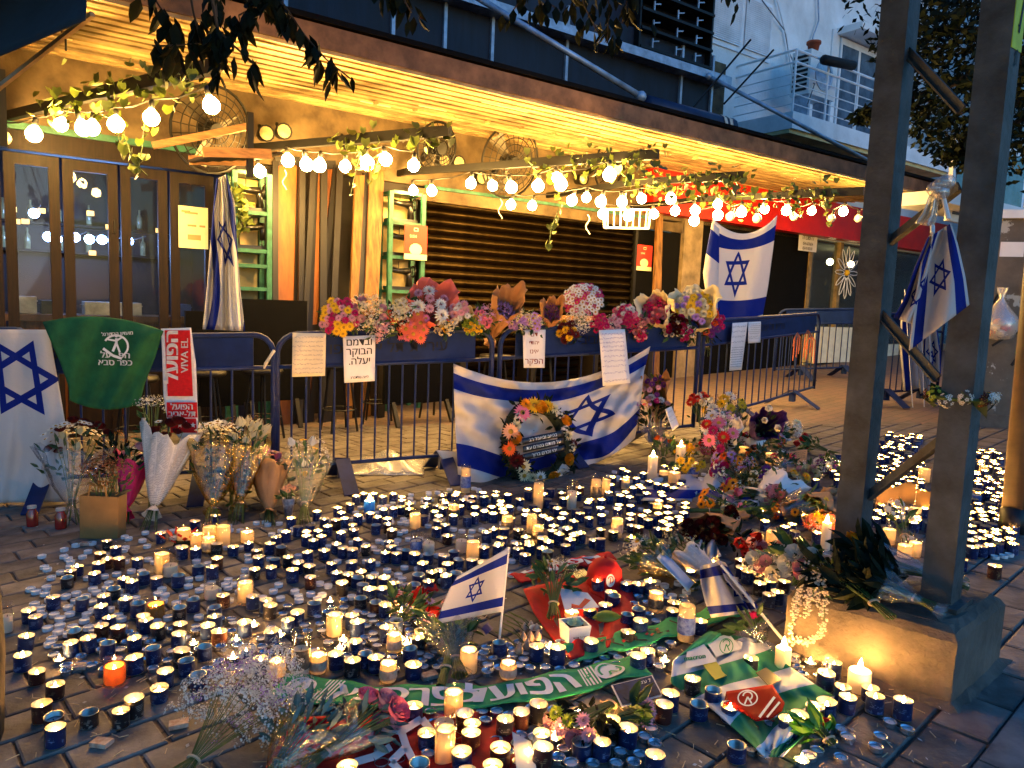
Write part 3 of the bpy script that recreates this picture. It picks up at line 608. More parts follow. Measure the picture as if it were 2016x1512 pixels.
string('warm bulb string over the green shelf and the fan', [(813, 369, 8.3), (850, 369, 8.2), (928, 354, 7.9), (968, 359, 7.8), (1005, 361, 7.7), (1060, 358, 7.6), (1096, 344, 7.4), (1106, 355, 7.4), (1200, 335, 7.1)])
string('low warm bulb string over the shutter and the white rack', [(1007, 397, 8.8), (1049, 399, 8.7), (1128, 388, 8.6), (1155, 383, 8.5), (1185, 390, 8.45), (1224, 391, 8.4), (1262, 385, 8.3), (1320, 384, 8.3), (1330, 409, 8.4)])
string('short warm bulb string round the white rack', [(1187, 415, 8.9), (1237, 418, 8.9), (1287, 416, 8.9), (1368, 408, 8.9), (1368, 428, 9.0), (1413, 417, 9.0)])
string('warm bulb string above the hung blue and white flag', [(1413, 396, 8.7), (1440, 420, 9.2), (1460, 411, 9.3), (1490, 424, 9.5), (1505, 406, 9.6), (1550, 408, 9.8), (1562, 421, 10.0), (1600, 410, 10.2), (1638, 425, 10.3), (1662, 411, 10.4), (1690, 425, 10.6), (1725, 412, 10.8)], off=(1, 3, 6, 8, 10))
# ivy
def leaf_mesh(name, m, L=.06, Wd=.05, heart=False, seed=0):
    q = MB()
    if heart: pts = [(0, 0, 0), (Wd * .45, -.012, .004), (Wd * .55, L * .35, -.002), (Wd * .28, L * .75, -.004), (0, L, -.012), (-Wd * .28, L * .75, -.004), (-Wd * .55, L * .35, -.002), (-Wd * .45, -.012, .004), (0, L * .45, .008)]; q.add(pts, [(8, 0, 1, 2), (8, 2, 3, 4), (8, 4, 5, 6), (8, 6, 7, 0)])
    else: pts = [(0, 0, 0), (Wd * .5, L * .35, -.006), (Wd * .36, L * .7, -.01), (0, L, -.018), (-Wd * .36, L * .7, -.01), (-Wd * .5, L * .35, -.006), (0, L * .35, .004), (0, L * .7, 0)]; q.add(pts, [(0, 1, 6), (6, 1, 2, 7), (7, 2, 3), (0, 6, 5), (5, 6, 7, 4), (4, 7, 3)])
    return q
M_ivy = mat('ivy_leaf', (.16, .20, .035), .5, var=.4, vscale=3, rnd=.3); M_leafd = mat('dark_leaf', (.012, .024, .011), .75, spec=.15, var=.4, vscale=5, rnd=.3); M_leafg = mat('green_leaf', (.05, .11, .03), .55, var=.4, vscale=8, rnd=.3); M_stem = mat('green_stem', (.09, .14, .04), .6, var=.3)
IVY = [leaf_mesh('leaf', None, .075, .075, True), leaf_mesh('leaf', None, .055, .06, True)]
ivy_me = [q.mesh('leaf', M_ivy) for q in IVY]
def rquat(r): return Quaternion((r.gauss(0, 1), r.gauss(0, 1), r.gauss(0, 1), r.gauss(0, 1))).normalized()
def ivy(label, path, n, spread, trails=()):
    """path: world points along the support; trails: lists of pixel/depth points hanging down"""
    t = thing('ivy_vine', label, 'ivy', path[0]); q = MB(); q.tube([p + A3(*[rng.uniform(-.03, .03) for _ in '123']) for p in path], .006, 5)
    tr = [[D(*k) for k in s] for s in trails]
    for s in tr: q.tube(s, .004, 4)
    part(q, 'vine_stem', M_stem, t)
    def lf(p):
        qn = Quaternion((1, 0, 0), rad(rng.uniform(-150, -60))); qn = Quaternion((0, 0, 1), rng.uniform(-1.6, 1.6)) @ qn
        node('leaf', ivy_me[rng.randrange(2)], t, p - path[0], qn, rng.uniform(.6, 1.15))
    for _ in range(int(n * 1.8)):
        k = rng.random() * (len(path) - 1); i = int(k); p = lerp(path[i], path[i + 1], k - i); lf(p + A3(rng.gauss(0, spread), rng.gauss(0, spread), rng.gauss(-.02, spread)))
    for s in tr:
        for i in range(len(s) - 1):
            m = max(2, int(np.linalg.norm(s[i + 1] - s[i]) / .035))
            for j in range(m): lf(lerp(s[i], s[i + 1], j / m) + A3(*[rng.gauss(0, .02) for _ in '123']))
a, b = arms[0]; ivy('ivy with heart-shaped leaves trailing from the arm above the glass doors', [lerp(a, b, e) for e in (.3, .5, .7, .95)], 110, .08, [[(225, 225, 5.4), (232, 265, 5.4), (243, 315, 5.4)], [(285, 235, 5.3), (280, 290, 5.3), (270, 345, 5.3)], [(240, 250, 5.3), (262, 320, 5.3), (290, 345, 5.3)]])
a, b = arms[1]; ivy('ivy trailing from the arm above the leaning boards', [lerp(a, b, e) for e in (.45, .6, .8, 1)], 45, .06, [[(712, 290, 6.7), (700, 340, 6.7), (690, 385, 6.7)], [(750, 300, 6.6), (735, 345, 6.6), (725, 365, 6.6)]])
a, b = arms[2]; ivy('ivy trailing from the arm in front of the wall fan', [lerp(a, b, e) for e in (.55, .7, .85, 1)], 75, .08, [[(1090, 340, 7.4), (1105, 400, 7.5), (1085, 450, 7.5), (1080, 490, 7.5)], [(1240, 330, 7.1), (1230, 365, 7.1)]])
a, b = arms[3]; ivy('thick ivy on the short arm before the red fascia', [lerp(a, b, e) for e in (0, .35, .7, 1)], 110, .09, [[(1300, 360, 8), (1330, 400, 8)]])
a, b = arms[4]; ivy('ivy on the low arm under the red fascia', [lerp(a, b, e) for e in (0, .3, .6, .85)], 80, .08, [[(1622, 370, 9.4), (1628, 410, 9.4), (1632, 445, 9.4)], [(1570, 390, 9.6), (1580, 430, 9.6)]])
ivy('small ivy hanging beside the tall draped flag on the green shelf', [D(465, 360, 7.4), D(470, 400, 7.4), D(472, 440, 7.4)], 70, .05)
# wall fans
def fan(px, py, o, r, label, tilt=0.0):
    c = Fh(px, py, o); n = unit(FN + ZV * -.25 + FU * tilt); a = unit(np.cross(ZV, n)); b = np.cross(n, a); t = thing('wall_fan', label, 'fan', c)
    for k in range(6):
        rr = r * (1 - k * .17); q = MB(); dd = n * (.02 + .09 * math.cos(math.asin(min(1, rr / r)))) ; q.tube([c + dd + (a * math.cos(w_) + b * math.sin(w_)) * rr for w_ in np.linspace(0, 2 * math.pi, 25)], .006 if k else .014, 5, cap=False); part(q, 'guard_ring', M_black, t)
    for k in range(24):
        w_ = k * math.pi / 12; e = a * math.cos(w_) + b * math.sin(w_); q = MB(); q.tube([c + e * r + n * .02, c + e * r * .7 + n * .085, c + e * r * .15 + n * .11], .004, 4, cap=False); part(q, 'guard_wire', M_black, t)
    for k in range(3):
        w_ = k * 2 * math.pi / 3 + .4; e = a * math.cos(w_) + b * math.sin(w_); g = np.cross(n, e); q = MB(); q.add([c + e * r * .15 - g * .04, c + e * r * .85 - g * .13 + n * .03, c + e * r * .88 + g * .06 - n * .03, c + e * r * .15 + g * .04], [(0, 1, 2, 3)]); part(q, 'blade', mat('fan_blade', (.12, .10, .07), .4, metal=.4, var=.2), t, thick=.004)
    q = MB(); q.lathe(c + n * .10, [(0, .02), (.07, .015), (.08, -.005), (.08, -.2), (0, -.2)], 14, M=np.array([a, b, n]).T); part(q, 'hub', M_black, t)
    q = MB(); q.bar(c - n * .1, FP((c - P0) @ FU, 0, c[2] - .1), .05, .05); part(q, 'bracket', M_black, t)
fan(415, 255, .45, .40, 'large dark wall fan behind the ivy arm', .3); fan(1003, 318, .35, .44, 'dark wall fan centred above the roller shutter', .1); fan(1200, 320, .5, .36, 'dark wall fan half hidden by ivy past the shutter', .3); fan(858, 290, .35, .28, 'small dark wall fan beside the arm over the shelf', .2)
# clamps, spots and clutter along the top of the front
for k, (x, y) in enumerate(((560, 258), (525, 262), (876, 317), (690, 280), (905, 320), (950, 350), (1150, 352), (1290, 372))):
    s, z = Fs(x, y, .25); t = thing('spot_lamp', ('unlit flood lamp with wide pale glass on the wall', 'unlit flood lamp beside the wide pale one', 'unlit round spot lamp with dotted lens by the shelf', 'unlit spot lamp over the leaning boards', 'unlit spot lamp left of the big shutter fan', 'unlit spot lamp under the shutter fan', 'unlit spot lamp behind the low bulb string', 'unlit spot lamp over the white rack')[k], 'lamp', FP(s, .25, z))
    q = MB(); q.lathe(FP(s, .2, z), [(0, -.1), (.06, -.1), (.085, .03), (.085, .05), (.075, .05), (.07, .035), (0, .035)], 12, M=np.array([FU, ZV, FN]).T); part(q, 'housing', M_black, t, smooth=True)
    q = MB(); q.lathe(FP(s, .24, z), [(0, .0), (.068, 0)], 12, M=np.array([FU, ZV, FN]).T); part(q, 'lens', mat('lens', (.5, .42, .25), .2, var=.3), t)
    q = MB(); q.bar(FP(s, .12, z), FP(s, .0, z + .12), .025, .025); part(q, 'bracket', M_black, t)
# slatted tray + timber over the boards
q = MB(); s0, z0 = Fs(375, 320, .9); 
tb = thing('timber_crate', 'dark slatted timber tray hanging above the tall draped flag', 'crate', Fh(450, 300, .9))
for k in range(6): q = MB(); p = Fh(375 + k * 24, 318 - k * 1, .9); q.bar(p, p + FN * .5 + FU * .1, .06, .02); part(q, 'slat', M_wood, tb)
for k in (0, 1): q = MB(); q.bar(Fh(372, 315, .9) + FN * .5 * k, Fh(500, 318, .9) + FN * .5 * k, .025, .08); part(q, 'side', mat('raw_timber', (.35, .2, .09), .6, var=.3, stretch=(1, 1, 6)), tb)
q = MB(); q.bar(Fh(300, 287, .6), Fh(495, 248, .8), .05, .06); solo(q, 'timber_batten', MATS['raw_timber'], 'rough timber batten slanting across the fan cage', 'batten')
# boards leaning in the recess
M_ply = mat('plywood_orange', (.30, .125, .034), .5, var=.3, vscale=4, stretch=(3, 3, .5)); M_old = mat('old_board', (.24, .13, .042), .6, var=.45, vscale=5, stretch=(6, 6, .5)); M_dkw = mat('dark_board', (.014, .009, .006), .5, var=.4, vscale=5, stretch=(6, 6, .5))
def lean(px0t, px1t, yt, px0b, px1b, yb, o, m, label, framed=False):
    a, b = Fh(px0t, yt, o), Fh(px1t, yt, o); c, d = Fh(px1b, yb, o + .22), Fh(px0b, yb, o + .22)
    def ext(t_, b_): k = (b_[2] + .12) / max(.3, t_[2] - b_[2]); return b_ + (b_ - t_) * k        # down to the ground
    d, c = ext(a, d), ext(b, c); q = MB(); vs = [a, b, c, d]; vs += [p - FN * .04 for p in vs]; q.add(vs, [(0, 3, 2, 1), (4, 5, 6, 7), (0, 1, 5, 4), (1, 2, 6, 5), (2, 3, 7, 6), (3, 0, 4, 7)])
    o_ = solo(q, 'leaning_board', m, label, 'board')
    if framed:
        for k in (0.0, .62):
            p, r = lerp(a, d, k), lerp(b, c, k); f = MB(); f.bar(p + FN * .012, r + FN * .012, .02, .09); part(f, 'cross_rail', M_dkw, o_)
        for (p, r) in ((a, d), (b, c)): f = MB(); f.bar(p + FN * .012, r + FN * .012, .06, .03, up=FN); part(f, 'stile', M_dkw, o_)
lean(541, 590, 318, 541, 583, 600, .05, M_ply, 'orange plywood door panel with dark frame standing upright in the recess', True)
lean(620, 660, 325, 608, 628, 650, .12, M_ply, 'second orange plywood panel with dark frame leaning over in the recess', True)
lean(590, 602, 325, 588, 598, 640, .2, M_dkw, 'narrow dark board next to the upright plywood panel'); lean(612, 624, 325, 596, 606, 640, .22, M_dkw, 'slanting dark board between the two plywood panels'); lean(632, 645, 325, 630, 643, 640, .24, M_dkw, 'upright dark board before the leaning plywood panel')
lean(664, 676, 330, 650, 662, 640, .22, M_dkw, 'dark board slanting past the leaning plywood panel'); lean(700, 718, 345, 688, 702, 650, .2, M_old, 'narrow weathered plank leaning in the recess'); lean(716, 730, 340, 702, 716, 650, .16, M_dkw, 'dark plank between the two weathered planks'); lean(728, 757, 335, 716, 742, 650, .18, M_old, 'wide weathered plank leaning beside the green shelf')
lean(1296, 1306, 400, 1284, 1300, 650, .1, M_old, 'pale raw timber standing beside the pale post')
# green shelves with old sewing machines
def sewing(p, r_, label, flip=1):
    t = thing('sewing_machine', label, 'sewing machine', p, None); u, w_, z_ = FU * flip, FN, ZV; mk = mat('machine_black', (.018, .015, .013), .3, var=.2, spec=.7)
    q = MB(); q.box(p + z_ * .02, u * .18, w_ * .08, z_ * .02); part(q, 'bed', mk, t)
    q = MB(); q.tube([p + u * .12 + z_ * .04, p + u * .12 + z_ * .16, p + u * .11 + z_ * .23], [.045, .035, .04], 8); part(q, 'column', mk, t, True)
    q = MB(); q.tube([p + u * .12 + z_ * .22, p - u * .02 + z_ * .22, p - u * .14 + z_ * .24], [.045, .03, .035], 8); part(q, 'arm', mk, t, True)
    q = MB(); q.tube([p - u * .145 + z_ * .28, p - u * .145 + z_ * .10], [.03, .024], 8); q.tube([p - u * .145 + z_ * .1, p - u * .145 + z_ * .04], .006, 5); part(q, 'needle_head', mk, t, True)
    q = MB(); q.tube([p + u * .17 + z_ * .22 + (w_ * math.cos(a_) + z_ * math.sin(a_)) * .065 for a_ in np.linspace(0, 2 * math.pi, 13)], .011, 5, cap=False); q.bar(p + u * .17 + z_ * .16, p + u * .17 + z_ * .28, .01, .01, up=FN); part(q, 'hand_wheel', mk, t, True)
    q = MB(); q.tube([p - u * .02 + z_ * .24, p - u * .02 + z_ * .33], .005, 5); part(q, 'spool_pin', mk, t)
M_back = mat('shelf_back', (.55, .45, .24), .8, var=.2, vscale=3)
def shelf(px0, px1, yt, yb, zs, label, items):
    o = .28; s0 = Fs(px0, 480, o)[0]; s1 = Fs(px1, 480, o)[0]; z1 = Fs(px0, yt, o)[1]; t = thing('metal_shelf', label, 'shelf', FP((s0 + s1) / 2, .15, BZ))
    for s in (s0, s1): 
        for oo in (o, .02): q = MB(); q.boxf(s - .025, s + .025, oo - .025, oo + .02, BZ, z1); part(q, 'upright', M_green, t)
    for y in zs:
        z_ = Fs(px0, y, o)[1]; q = MB(); q.boxf(s0 + .026, s1 - .026, .0, o + .012, z_ - .025, z_ + .012); part(q, 'shelf_board', M_green, t)
    q = MB(); q.boxf(s0 + .03, s1 - .03, -.02, -.012, .6, z1 - .03); part(q, 'back_sheet', M_back, t)
    for y, lab, fl in items:
        z_ = Fs(px0, y, o)[1] + .013; sewing(FP((s0 + s1) / 2, .13, z_), 0, lab, fl)
shelf(768, 832, 375, 600, (375, 436, 504, 572, 640), 'green metal shelf with sewing machines beside the roller shutter', ((436, 'old black sewing machine on the top tier of the shelf by the shutter', 1), (504, 'old black sewing machine half behind the red poster', 1), (572, 'old black sewing machine on the lowest tier of the shelf by the shutter', 1)))
shelf(462, 530, 335, 600, (335, 414, 490, 520, 566), 'green metal shelf behind the tall draped flag', ((414, 'old sewing machine on the upper tier behind the draped flag', 1), (490, 'old sewing machine on the middle tier behind the draped flag', -1)))
# white wire rack hanging by the bulbs
rk = thing('white_rack', 'white wooden rack of bars hanging over the shutter corner', 'rack', D(1240, 448, 8.9)); M_wr = mat('rack_white', (.75, .7, .58), .5, var=.05)
for oo in (0, .18):
    c = [D(x, y, 8.9 + oo) for x, y in ((1190, 412), (1280, 413), (1277, 450), (1190, 448))]
    q = MB(); [q.bar(c[i], c[(i + 1) % 4], .02, .025) for i in range(4)]; part(q, 'frame', M_wr, rk)
    for k in range(7): q = MB(); q.bar(lerp(c[0], c[1], (k + .5) / 7), lerp(c[3], c[2], (k + .5) / 7), .012, .012, up=FN); part(q, 'bar', M_wr, rk)
q = MB(); q.tube([D(1230, 412, 8.95), D(1232, 380, 8.95)], .012, 5); part(q, 'hanger', M_wr, rk)
for k, (x, y) in enumerate(((985, 392), (1157, 423), (560, 335))):                                   # curled ribbons
    q = MB(); q.tube([D(x + 4 * math.sin(j * 1.1), y + j * 5.5, (8.4, 8.6, 7.1)[k]) for j in range(8)], .006, 4); solo(q, 'curled_ribbon', M_wr, ('curled white ribbon dangling before the middle of the shutter', 'curled white ribbon dangling beside the white rack', 'curly pale wire dangling by the upright plywood panel')[k], 'ribbon')
# furniture behind the barriers
def black_table(px0, px1, yt, o, label, top=.06):
    s0, z1 = Fs(px0, yt, o); s1, _ = Fs(px1, yt, o); t = thing('folded_table', label, 'table', FP((s0 + s1) / 2, o, BZ))
    q = MB(); q.boxf(s0, s1, o - .05, o, .25, z1); part(q, 'table_top', M_dark, t)
    for s in (s0 + .1, s1 - .1):
        q = MB(); q.bar(FP(s, o - .03, .28), FP(s, o + .12, gz(*FP(s, o + .12, 0)[:2])), .04, .04, up=FU); part(q, 'leg', M_black, t)
black_table(475, 605, 588, .7, 'black table top standing on edge behind the tall draped flag'); black_table(365, 480, 612, .9, 'black table top on edge behind the green shirt'); black_table(760, 900, 640, 1.3, 'black table top on edge behind the coral gerberas')
ct = thing('timber_counter', 'long pale timber counter in front of the roller shutter', 'counter', FP(6, .6, 0)); s0, z1 = Fs(742, 612, .75); s1, _ = Fs(1300, 640, .75)
q = MB(); q.boxf(s0, s1, .35, .75, z1 - .06, z1); part(q, 'counter_top', M_old, ct)
for k in range(5): q = MB(); s = lerp(s0 + .1, s1 - .1, k / 4); q.boxf(s - .04, s + .04, .4, .7, gz(*FP(s, .5, 0)[:2]), z1 - .062); part(q, 'leg', M_dkw, ct)
for k in range(8):
    p = gp(FP(.8 + k * .62 + rng.uniform(-.1, .1), 1.15 + rng.uniform(-.15, .2), 0)); t = thing('bar_stool', 'dark round bar stool in the gloom behind the barriers', 'stool', p, 'dark stools behind the barriers')
    q = MB(); q.lathe(p + ZV * .62, [(0, 0), (.17, 0), (.18, .02), (.17, .05), (0, .055)], 14); part(q, 'seat', M_dkw, t, True)
    for j in range(4): a_ = j * math.pi / 2 + k; q = MB(); q.tube([p + A3(math.cos(a_) * .1, math.sin(a_) * .1, .62), p + A3(math.cos(a_) * .19, math.sin(a_) * .19, 0)], .012, 5); part(q, 'leg', M_black, t)
    q = MB(); q.tube([p + A3(math.cos(a_) * .16, math.sin(a_) * .16, .22) for a_ in np.linspace(0, 2 * math.pi, 13)], .008, 4, cap=False); part(q, 'foot_ring', M_black, t)

# ================================================================== STEEL UTILITY POLE ON ITS PLINTH
PA, PB, PC = G(1541, 1284), G(1872, 1393), G(1967, 1302); PDn = PA + PC - PB
M_conc = mat('plinth_concrete', (.20, .17, .145), .85, var=.0, c2=(.09, .075, .062), vscale=5, bump=1.0, bscale=24)
M_steel = mat('pole_paint', (.12, .132, .14), .65, c2=(.06, .058, .055), var=0, vscale=9, bump=.5, bscale=38)
pole = thing('utility_pole', 'grey steel lattice utility pole with braces standing on a concrete plinth', 'pole', (PA + PC) / 2)
HP = .25
def plinth_pt(u, v, h): p = PA + (PB - PA) * u + (PDn - PA) * v; return gp(p, h)
q = MB(); n = 10
prof = [(0.0, -.03, 0.0), (.05, 0, 0), (.5, .0, 0), (.85, .002, 0), (.95, .012, 0), (1.0, .035, 0)]
rings = []
for hh, ins, _ in prof:
    ring = []
    for e in range(4):
        c4 = [(0, 0), (1, 0), (1, 1), (0, 1)]; a_, b_ = c4[e], c4[(e + 1) % 4]
        for k in range(n):
            t_ = k / n; u, v = lerp(a_[0], b_[0], t_), lerp(a_[1], b_[1], t_); w1 = .012 * math.sin(7 * u + 5 * hh) + .008 * math.sin(13 * v + 3 * hh)
            u = lerp(ins / .5 , 1 - ins / .5, u) + rng.uniform(-.006, .006); v = lerp(ins / .4, 1 - ins / .4, v) + w1 * .4; ring.append(plinth_pt(u, v, HP * hh + rng.uniform(-.004, .004)))
    rings.append(ring)
m = 4 * n; q.add([p for r_ in rings for p in r_], [(i * m + k, i * m + (k + 1) % m, (i + 1) * m + (k + 1) % m, (i + 1) * m + k) for i in range(len(prof) - 1) for k in range(m)] + [tuple(range((len(prof) - 1) * m, len(prof) * m))])
part(q, 'plinth', M_conc, pole)
LB, RB = G(1672, 1118, HP), G(1850, 1188, HP)
ea, eb = unit(PB - PA), unit(PC - PB)
def leg_post(base, nm):
    q = MB(); h = 3.6; q.box(base + ZV * (h / 2 - .03), ea * .047, eb * .047, ZV * h / 2); o = part(q, nm, M_steel, pole); q = MB(); q.box(base + ZV * .01, ea * .075, eb * .075, ZV * .008); part(q, 'base_plate', M_steel, o); return o
leg_post(LB, 'leg'); rl_ = leg_post(RB, 'leg')
pdir = RB - LB
def on(base, px, py): d = ray(px, py); nn = unit(np.cross(ZV, np.cross(base - CAM, ZV))); nn = A3(base[0] - CAM[0], base[1] - CAM[1], 0); nn = unit(nn); return hitp(px, py, base, nn)
for (l, r_) in (((1765, 85), (1885, 215)), ((1722, 490), (1880, 365)), ((1705, 590), (1838, 745)), ((1690, 985), (1842, 868)), ((1770, -60), (1900, -180))):
    a, b = on(LB, *l), on(RB, *r_); sd = unit(np.cross(b - a, ZV)); off = sd * -.02
    q = MB(); q.bar(a + off, b + off, .008, .032); q.bar(a + off + np.cross(unit(b - a), sd) * .014, b + off + np.cross(unit(b - a), sd) * .014, .028, .006); br_ = part(q, 'brace', M_steel, pole)
    for e in (.06, .12, .88, .94):
        q = MB(); q.ball(lerp(a, b, e) + off - sd * .012, .009, 6, 4); part(q, 'bolt', M_steel, br_)
# yellow number band on the right leg
fq = RB + eb * 0 + ea * .0493
z1, z0 = on(RB, 1935, -30)[2], on(RB, 1935, 108)[2]
q = MB(); q.box(A3(*(RB + ea * .0485)[:2], (z0 + z1) / 2), eb * .046, ea * .0012, ZV * (z1 - z0) / 2); yb = part(q, 'number_band', mat('lime_paint', (.48, .58, .05), .6, var=.2), pole)
cz = on(RB, 1952, 35)[2]; f7 = lambda x, y: A3(*(RB + ea * .0515 + eb * x)[:2], cz + y)
q = MB(); stroke2d(q, f7, [(-.022, .06), (.022, .055), (.0, -.06)], .014); part(q, 'digit', M_ink, yb)
cz2 = on(RB, 1945, 118)[2]; f8 = lambda x, y: A3(*(RB + ea * .0515 + eb * x)[:2], cz2 + y); q = MB(); stroke2d(q, f8, [(-.012, .09), (.012, .085)], .006); stroke2d(q, f8, [(-.006, .0), (.004, .015), (.0, -.025), (-.01, -.03)], .006); stroke2d(q, f8, [(.004, .02), (.014, .01), (.006, -.03)], .006); part(q, 'digit', M_ink, rl_)

# ------------------------------------------------------------------ concrete kiosk, brown post, tree trunk
kc = G(1962, 845); kb0 = G(1908, 838)
M_kio = mat('kiosk_plaster', (.22, .195, .165), .85, var=.0, c2=(.15, .13, .11), vscale=6, bump=.5, bscale=20)
def kiosk_mat():
    m, t, b = newmat('peeling_plaster'); n1 = noise(t, 2.6, 6, rough=.7); c = ramp(t, n1, (.07, .058, .046), (.13, .108, .085), .3, .6); n2 = noise(t, 4.5, 5, rough=.65)
    pe_ = ramp(t, n2, (0, 0, 0), (1, 1, 1), .60, .63); mx = mixc(t, X(pe_), c, (.36, .36, .34)); t.links.new(mx, b.inputs['Base Color']); b.inputs['Roughness'].default_value = .85
    bp = t.nodes.new('ShaderNodeBump'); bp.inputs['Strength'].default_value = .6; bp.inputs['Distance'].default_value = .01; t.links.new(n2, bp.inputs['Height']); t.links.new(bp.outputs[0], b.inputs['Normal']); return m
kio = thing('utility_kiosk', 'scuffed grey concrete utility kiosk with peeling paint and graffiti', 'kiosk', kb0)
kd = unit(A3(.95, -.3, 0)); kn = A3(kd[1], -kd[0], 0); kn = -kn if kn @ (CAM - kb0) < 0 else kn
KH = 2.02
def KP(u, o, z): return A3(*(kb0 + kd * u + kn * o)[:2], kb0[2] + z)
def kbox(u0, u1, o0, o1, z0, z1, nm, m, par=kio): q = MB(); q.box(KP((u0 + u1) / 2, (o0 + o1) / 2, (z0 + z1) / 2), kd * (u1 - u0) / 2, kn * (o1 - o0) / 2, ZV * (z1 - z0) / 2); return part(q, nm, m, par)
kbox(0, 1.3, -.7, 0, 0, KH, 'body', kiosk_mat()); kbox(-.05, 1.35, -.72, .04, KH + .001, KH + .08, 'cap', M_whit); kbox(-.03, 1.3, -.72, .05, -.05, .13, 'plinth', M_conc)
kbox(.36, 1.3, .003, .10, 1.33, 1.40, 'ledge', M_whit); kbox(.34, 1.3, .003, .04, .92, .98, 'ledge', M_kio)
for k in range(5): kbox(.42, .58, .002, .01, .30 + k * .03, .315 + k * .03, 'vent_slot', M_dark)
kbox(.10, .30, .001, .004, 1.66, 1.80, 'paper_scrap', M_paper)
fk = lambda x, y: KP(x, .006, y)
q = MB(); stroke2d(q, fk, [(.12, .80), (.3, .95), (.42, .86), (.30, .62), (.46, .74), (.52, .55), (.36, .50)], .022); stroke2d(q, fk, [(.9, .98), (.62, .55), (.8, .52), (1.2, .62)], .016); stroke2d(q, fk, [(.08, 1.15), (.12, 1.3), (.09, 1.22), (.15, 1.35), (.10, 1.08)], .012); part(q, 'graffiti', M_ink, kio)
for k, (u, c_) in enumerate(((.55, (.7, .66, .58)), (.68, (.6, .5, .3)))):
    q = MB(); q.lathe(KP(u, .06, 1.402), [(0, 0), (.05, 0), (.065, .16), (.06, .165), (.05, .15), (0, .15)], 12); solo(q, 'paper_cup', mat('cup%d' % k, c_, .6), ('white paper cup on the kiosk ledge', 'tan paper cup on the kiosk ledge')[k], 'cup', smooth=True)
bp_ = Fh; bg = thing('plastic_bag', 'tied clear plastic bag of rubbish hanging on the kiosk corner', 'bag', KP(.12, .14, .95))
q = MB(); q.lathe(KP(.12, .14, .86), [(.0, 0), (.12, .02), (.17, .12), (.15, .22), (.07, .32), (.02, .40), (.05, .5)], 12); part(q, 'film', clear('bag_film', (.85, .85, .85), .25, .25, smudge=.5, dirt=(.7, .68, .66)), bg, True)
for k, c_ in enumerate(((.6, .1, .08), (.7, .68, .65), (.65, .3, .1), (.6, .6, .62), (.45, .06, .12))): q = MB(); q.ball(KP(.05 + .035 * k, .14, .93 + .05 * (k % 3)), .05, 8, 5, (1.2, .8, .8)); part(q, 'wrapper', mat('wrap%d' % k, c_, .5), bg, True)
rp0 = G(1990, 1050); d_ = unit(D(2040, 500, 4.4) - rp0)
post = thing('brown_post', 'brown steel post leaning beside the candle field near the kiosk', 'post', rp0); M_brn = mat('brown_post', (.085, .055, .03), .6, var=.35, vscale=6)
q = MB(); q.tube([rp0, rp0 + d_ * 2.6], .055, 12); part(q, 'shaft', M_brn, post, True); q = MB(); q.tube([rp0 - d_ * .0, rp0 + d_ * .13], .062, 12); part(q, 'sleeve', M_dkw, post, True)
# ------------------------------------------------------------------ trees
M_bark = mat('bark', (.10, .08, .065), .9, var=.0, c2=(.02, .016, .013), vscale=14, bump=1.0, bscale=30, stretch=(1, 1, .5))
def leafcloud(mb, c, r, n, L, rg, flat=.7):
    for _ in range(n):
        d = A3(rg.gauss(0, 1), rg.gauss(0, 1), rg.gauss(0, 1) * flat); p = c + unit(d) * r * rg.random() ** .45
        a = unit(A3(rg.gauss(0, 1), rg.gauss(0, 1), rg.gauss(-.5, .6))); b = unit(np.cross(a, A3(rg.gauss(0, 1), rg.gauss(0, 1), rg.gauss(0, 1)))) * L * .22; e = p + a * L
        m_ = p + a * L * .5; mb.add([p, m_ + b, e, m_ - b], [(0, 1, 2, 3)])
st = thing('background_tree', 'dark leafy street tree behind the steel pole, hanging over the balcony', 'tree', gp(A3(7.2, 8.5, 0)))
tp = gp(A3(7.2, 8.5, 0)); q = MB(); q.tube([tp, tp + A3(-.1, 0, 1.6), tp + A3(-.1, .1, 3.2), tp + A3(-.5, .2, 5.0), tp + A3(-1.0, .2, 7)], [.22, .17, .15, .10, .04], 10)
crown = MB(); rg = random.Random(3)
for (x, y, dep, r_) in ((1880, 60, 8.4, .9), (1990, 60, 8.4, .9), (1800, 100, 9, .5), (1850, 180, 8.6, .6), (1960, 170, 8.2, .8), (2060, 200, 8, .9), (1830, 30, 8.8, .6), (2040, 40, 8.0, .9), (1985, 250, 8.2, .55), (1845, 250, 8.6, .32), (1800, 210, 9, .35), (1745, 215, 9.0, .22), (2030, 290, 7.8, .5), (1900, 270, 8.4, .35), (1960, -60, 8.2, 1.0), (1800, -60, 8.8, .9), (1870, 300, 8.5, .18), (1925, 310, 8.3, .25), (1700, 225, 9.2, .12)):
    c = D(x, y, dep); leafcloud(crown, c, r_, int(560 * r_ * r_ + 120), .12, rg); q.tube([tp + A3(-.1, .1, 3.2) if c[2] < 5 else tp + A3(-.5, .2, 5.0), (tp + A3(-.3, .1, 4) + c) / 2 + A3(0, 0, .2), c], [.07, .04, .012], 6)
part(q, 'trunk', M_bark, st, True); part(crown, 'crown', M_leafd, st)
ot = thing('near_tree', 'rough-barked street tree whose twigs hang in front of the canopy', 'tree', G(-100, 1470)); tb_ = G(-100, 1470)
q = MB(); pts = [tb_ + A3(.0 + .02 * math.sin(k * 1.3), .0, k * .28) for k in range(16)]; q.tube(pts, [.135 - .004 * k for k in range(16)], 14)
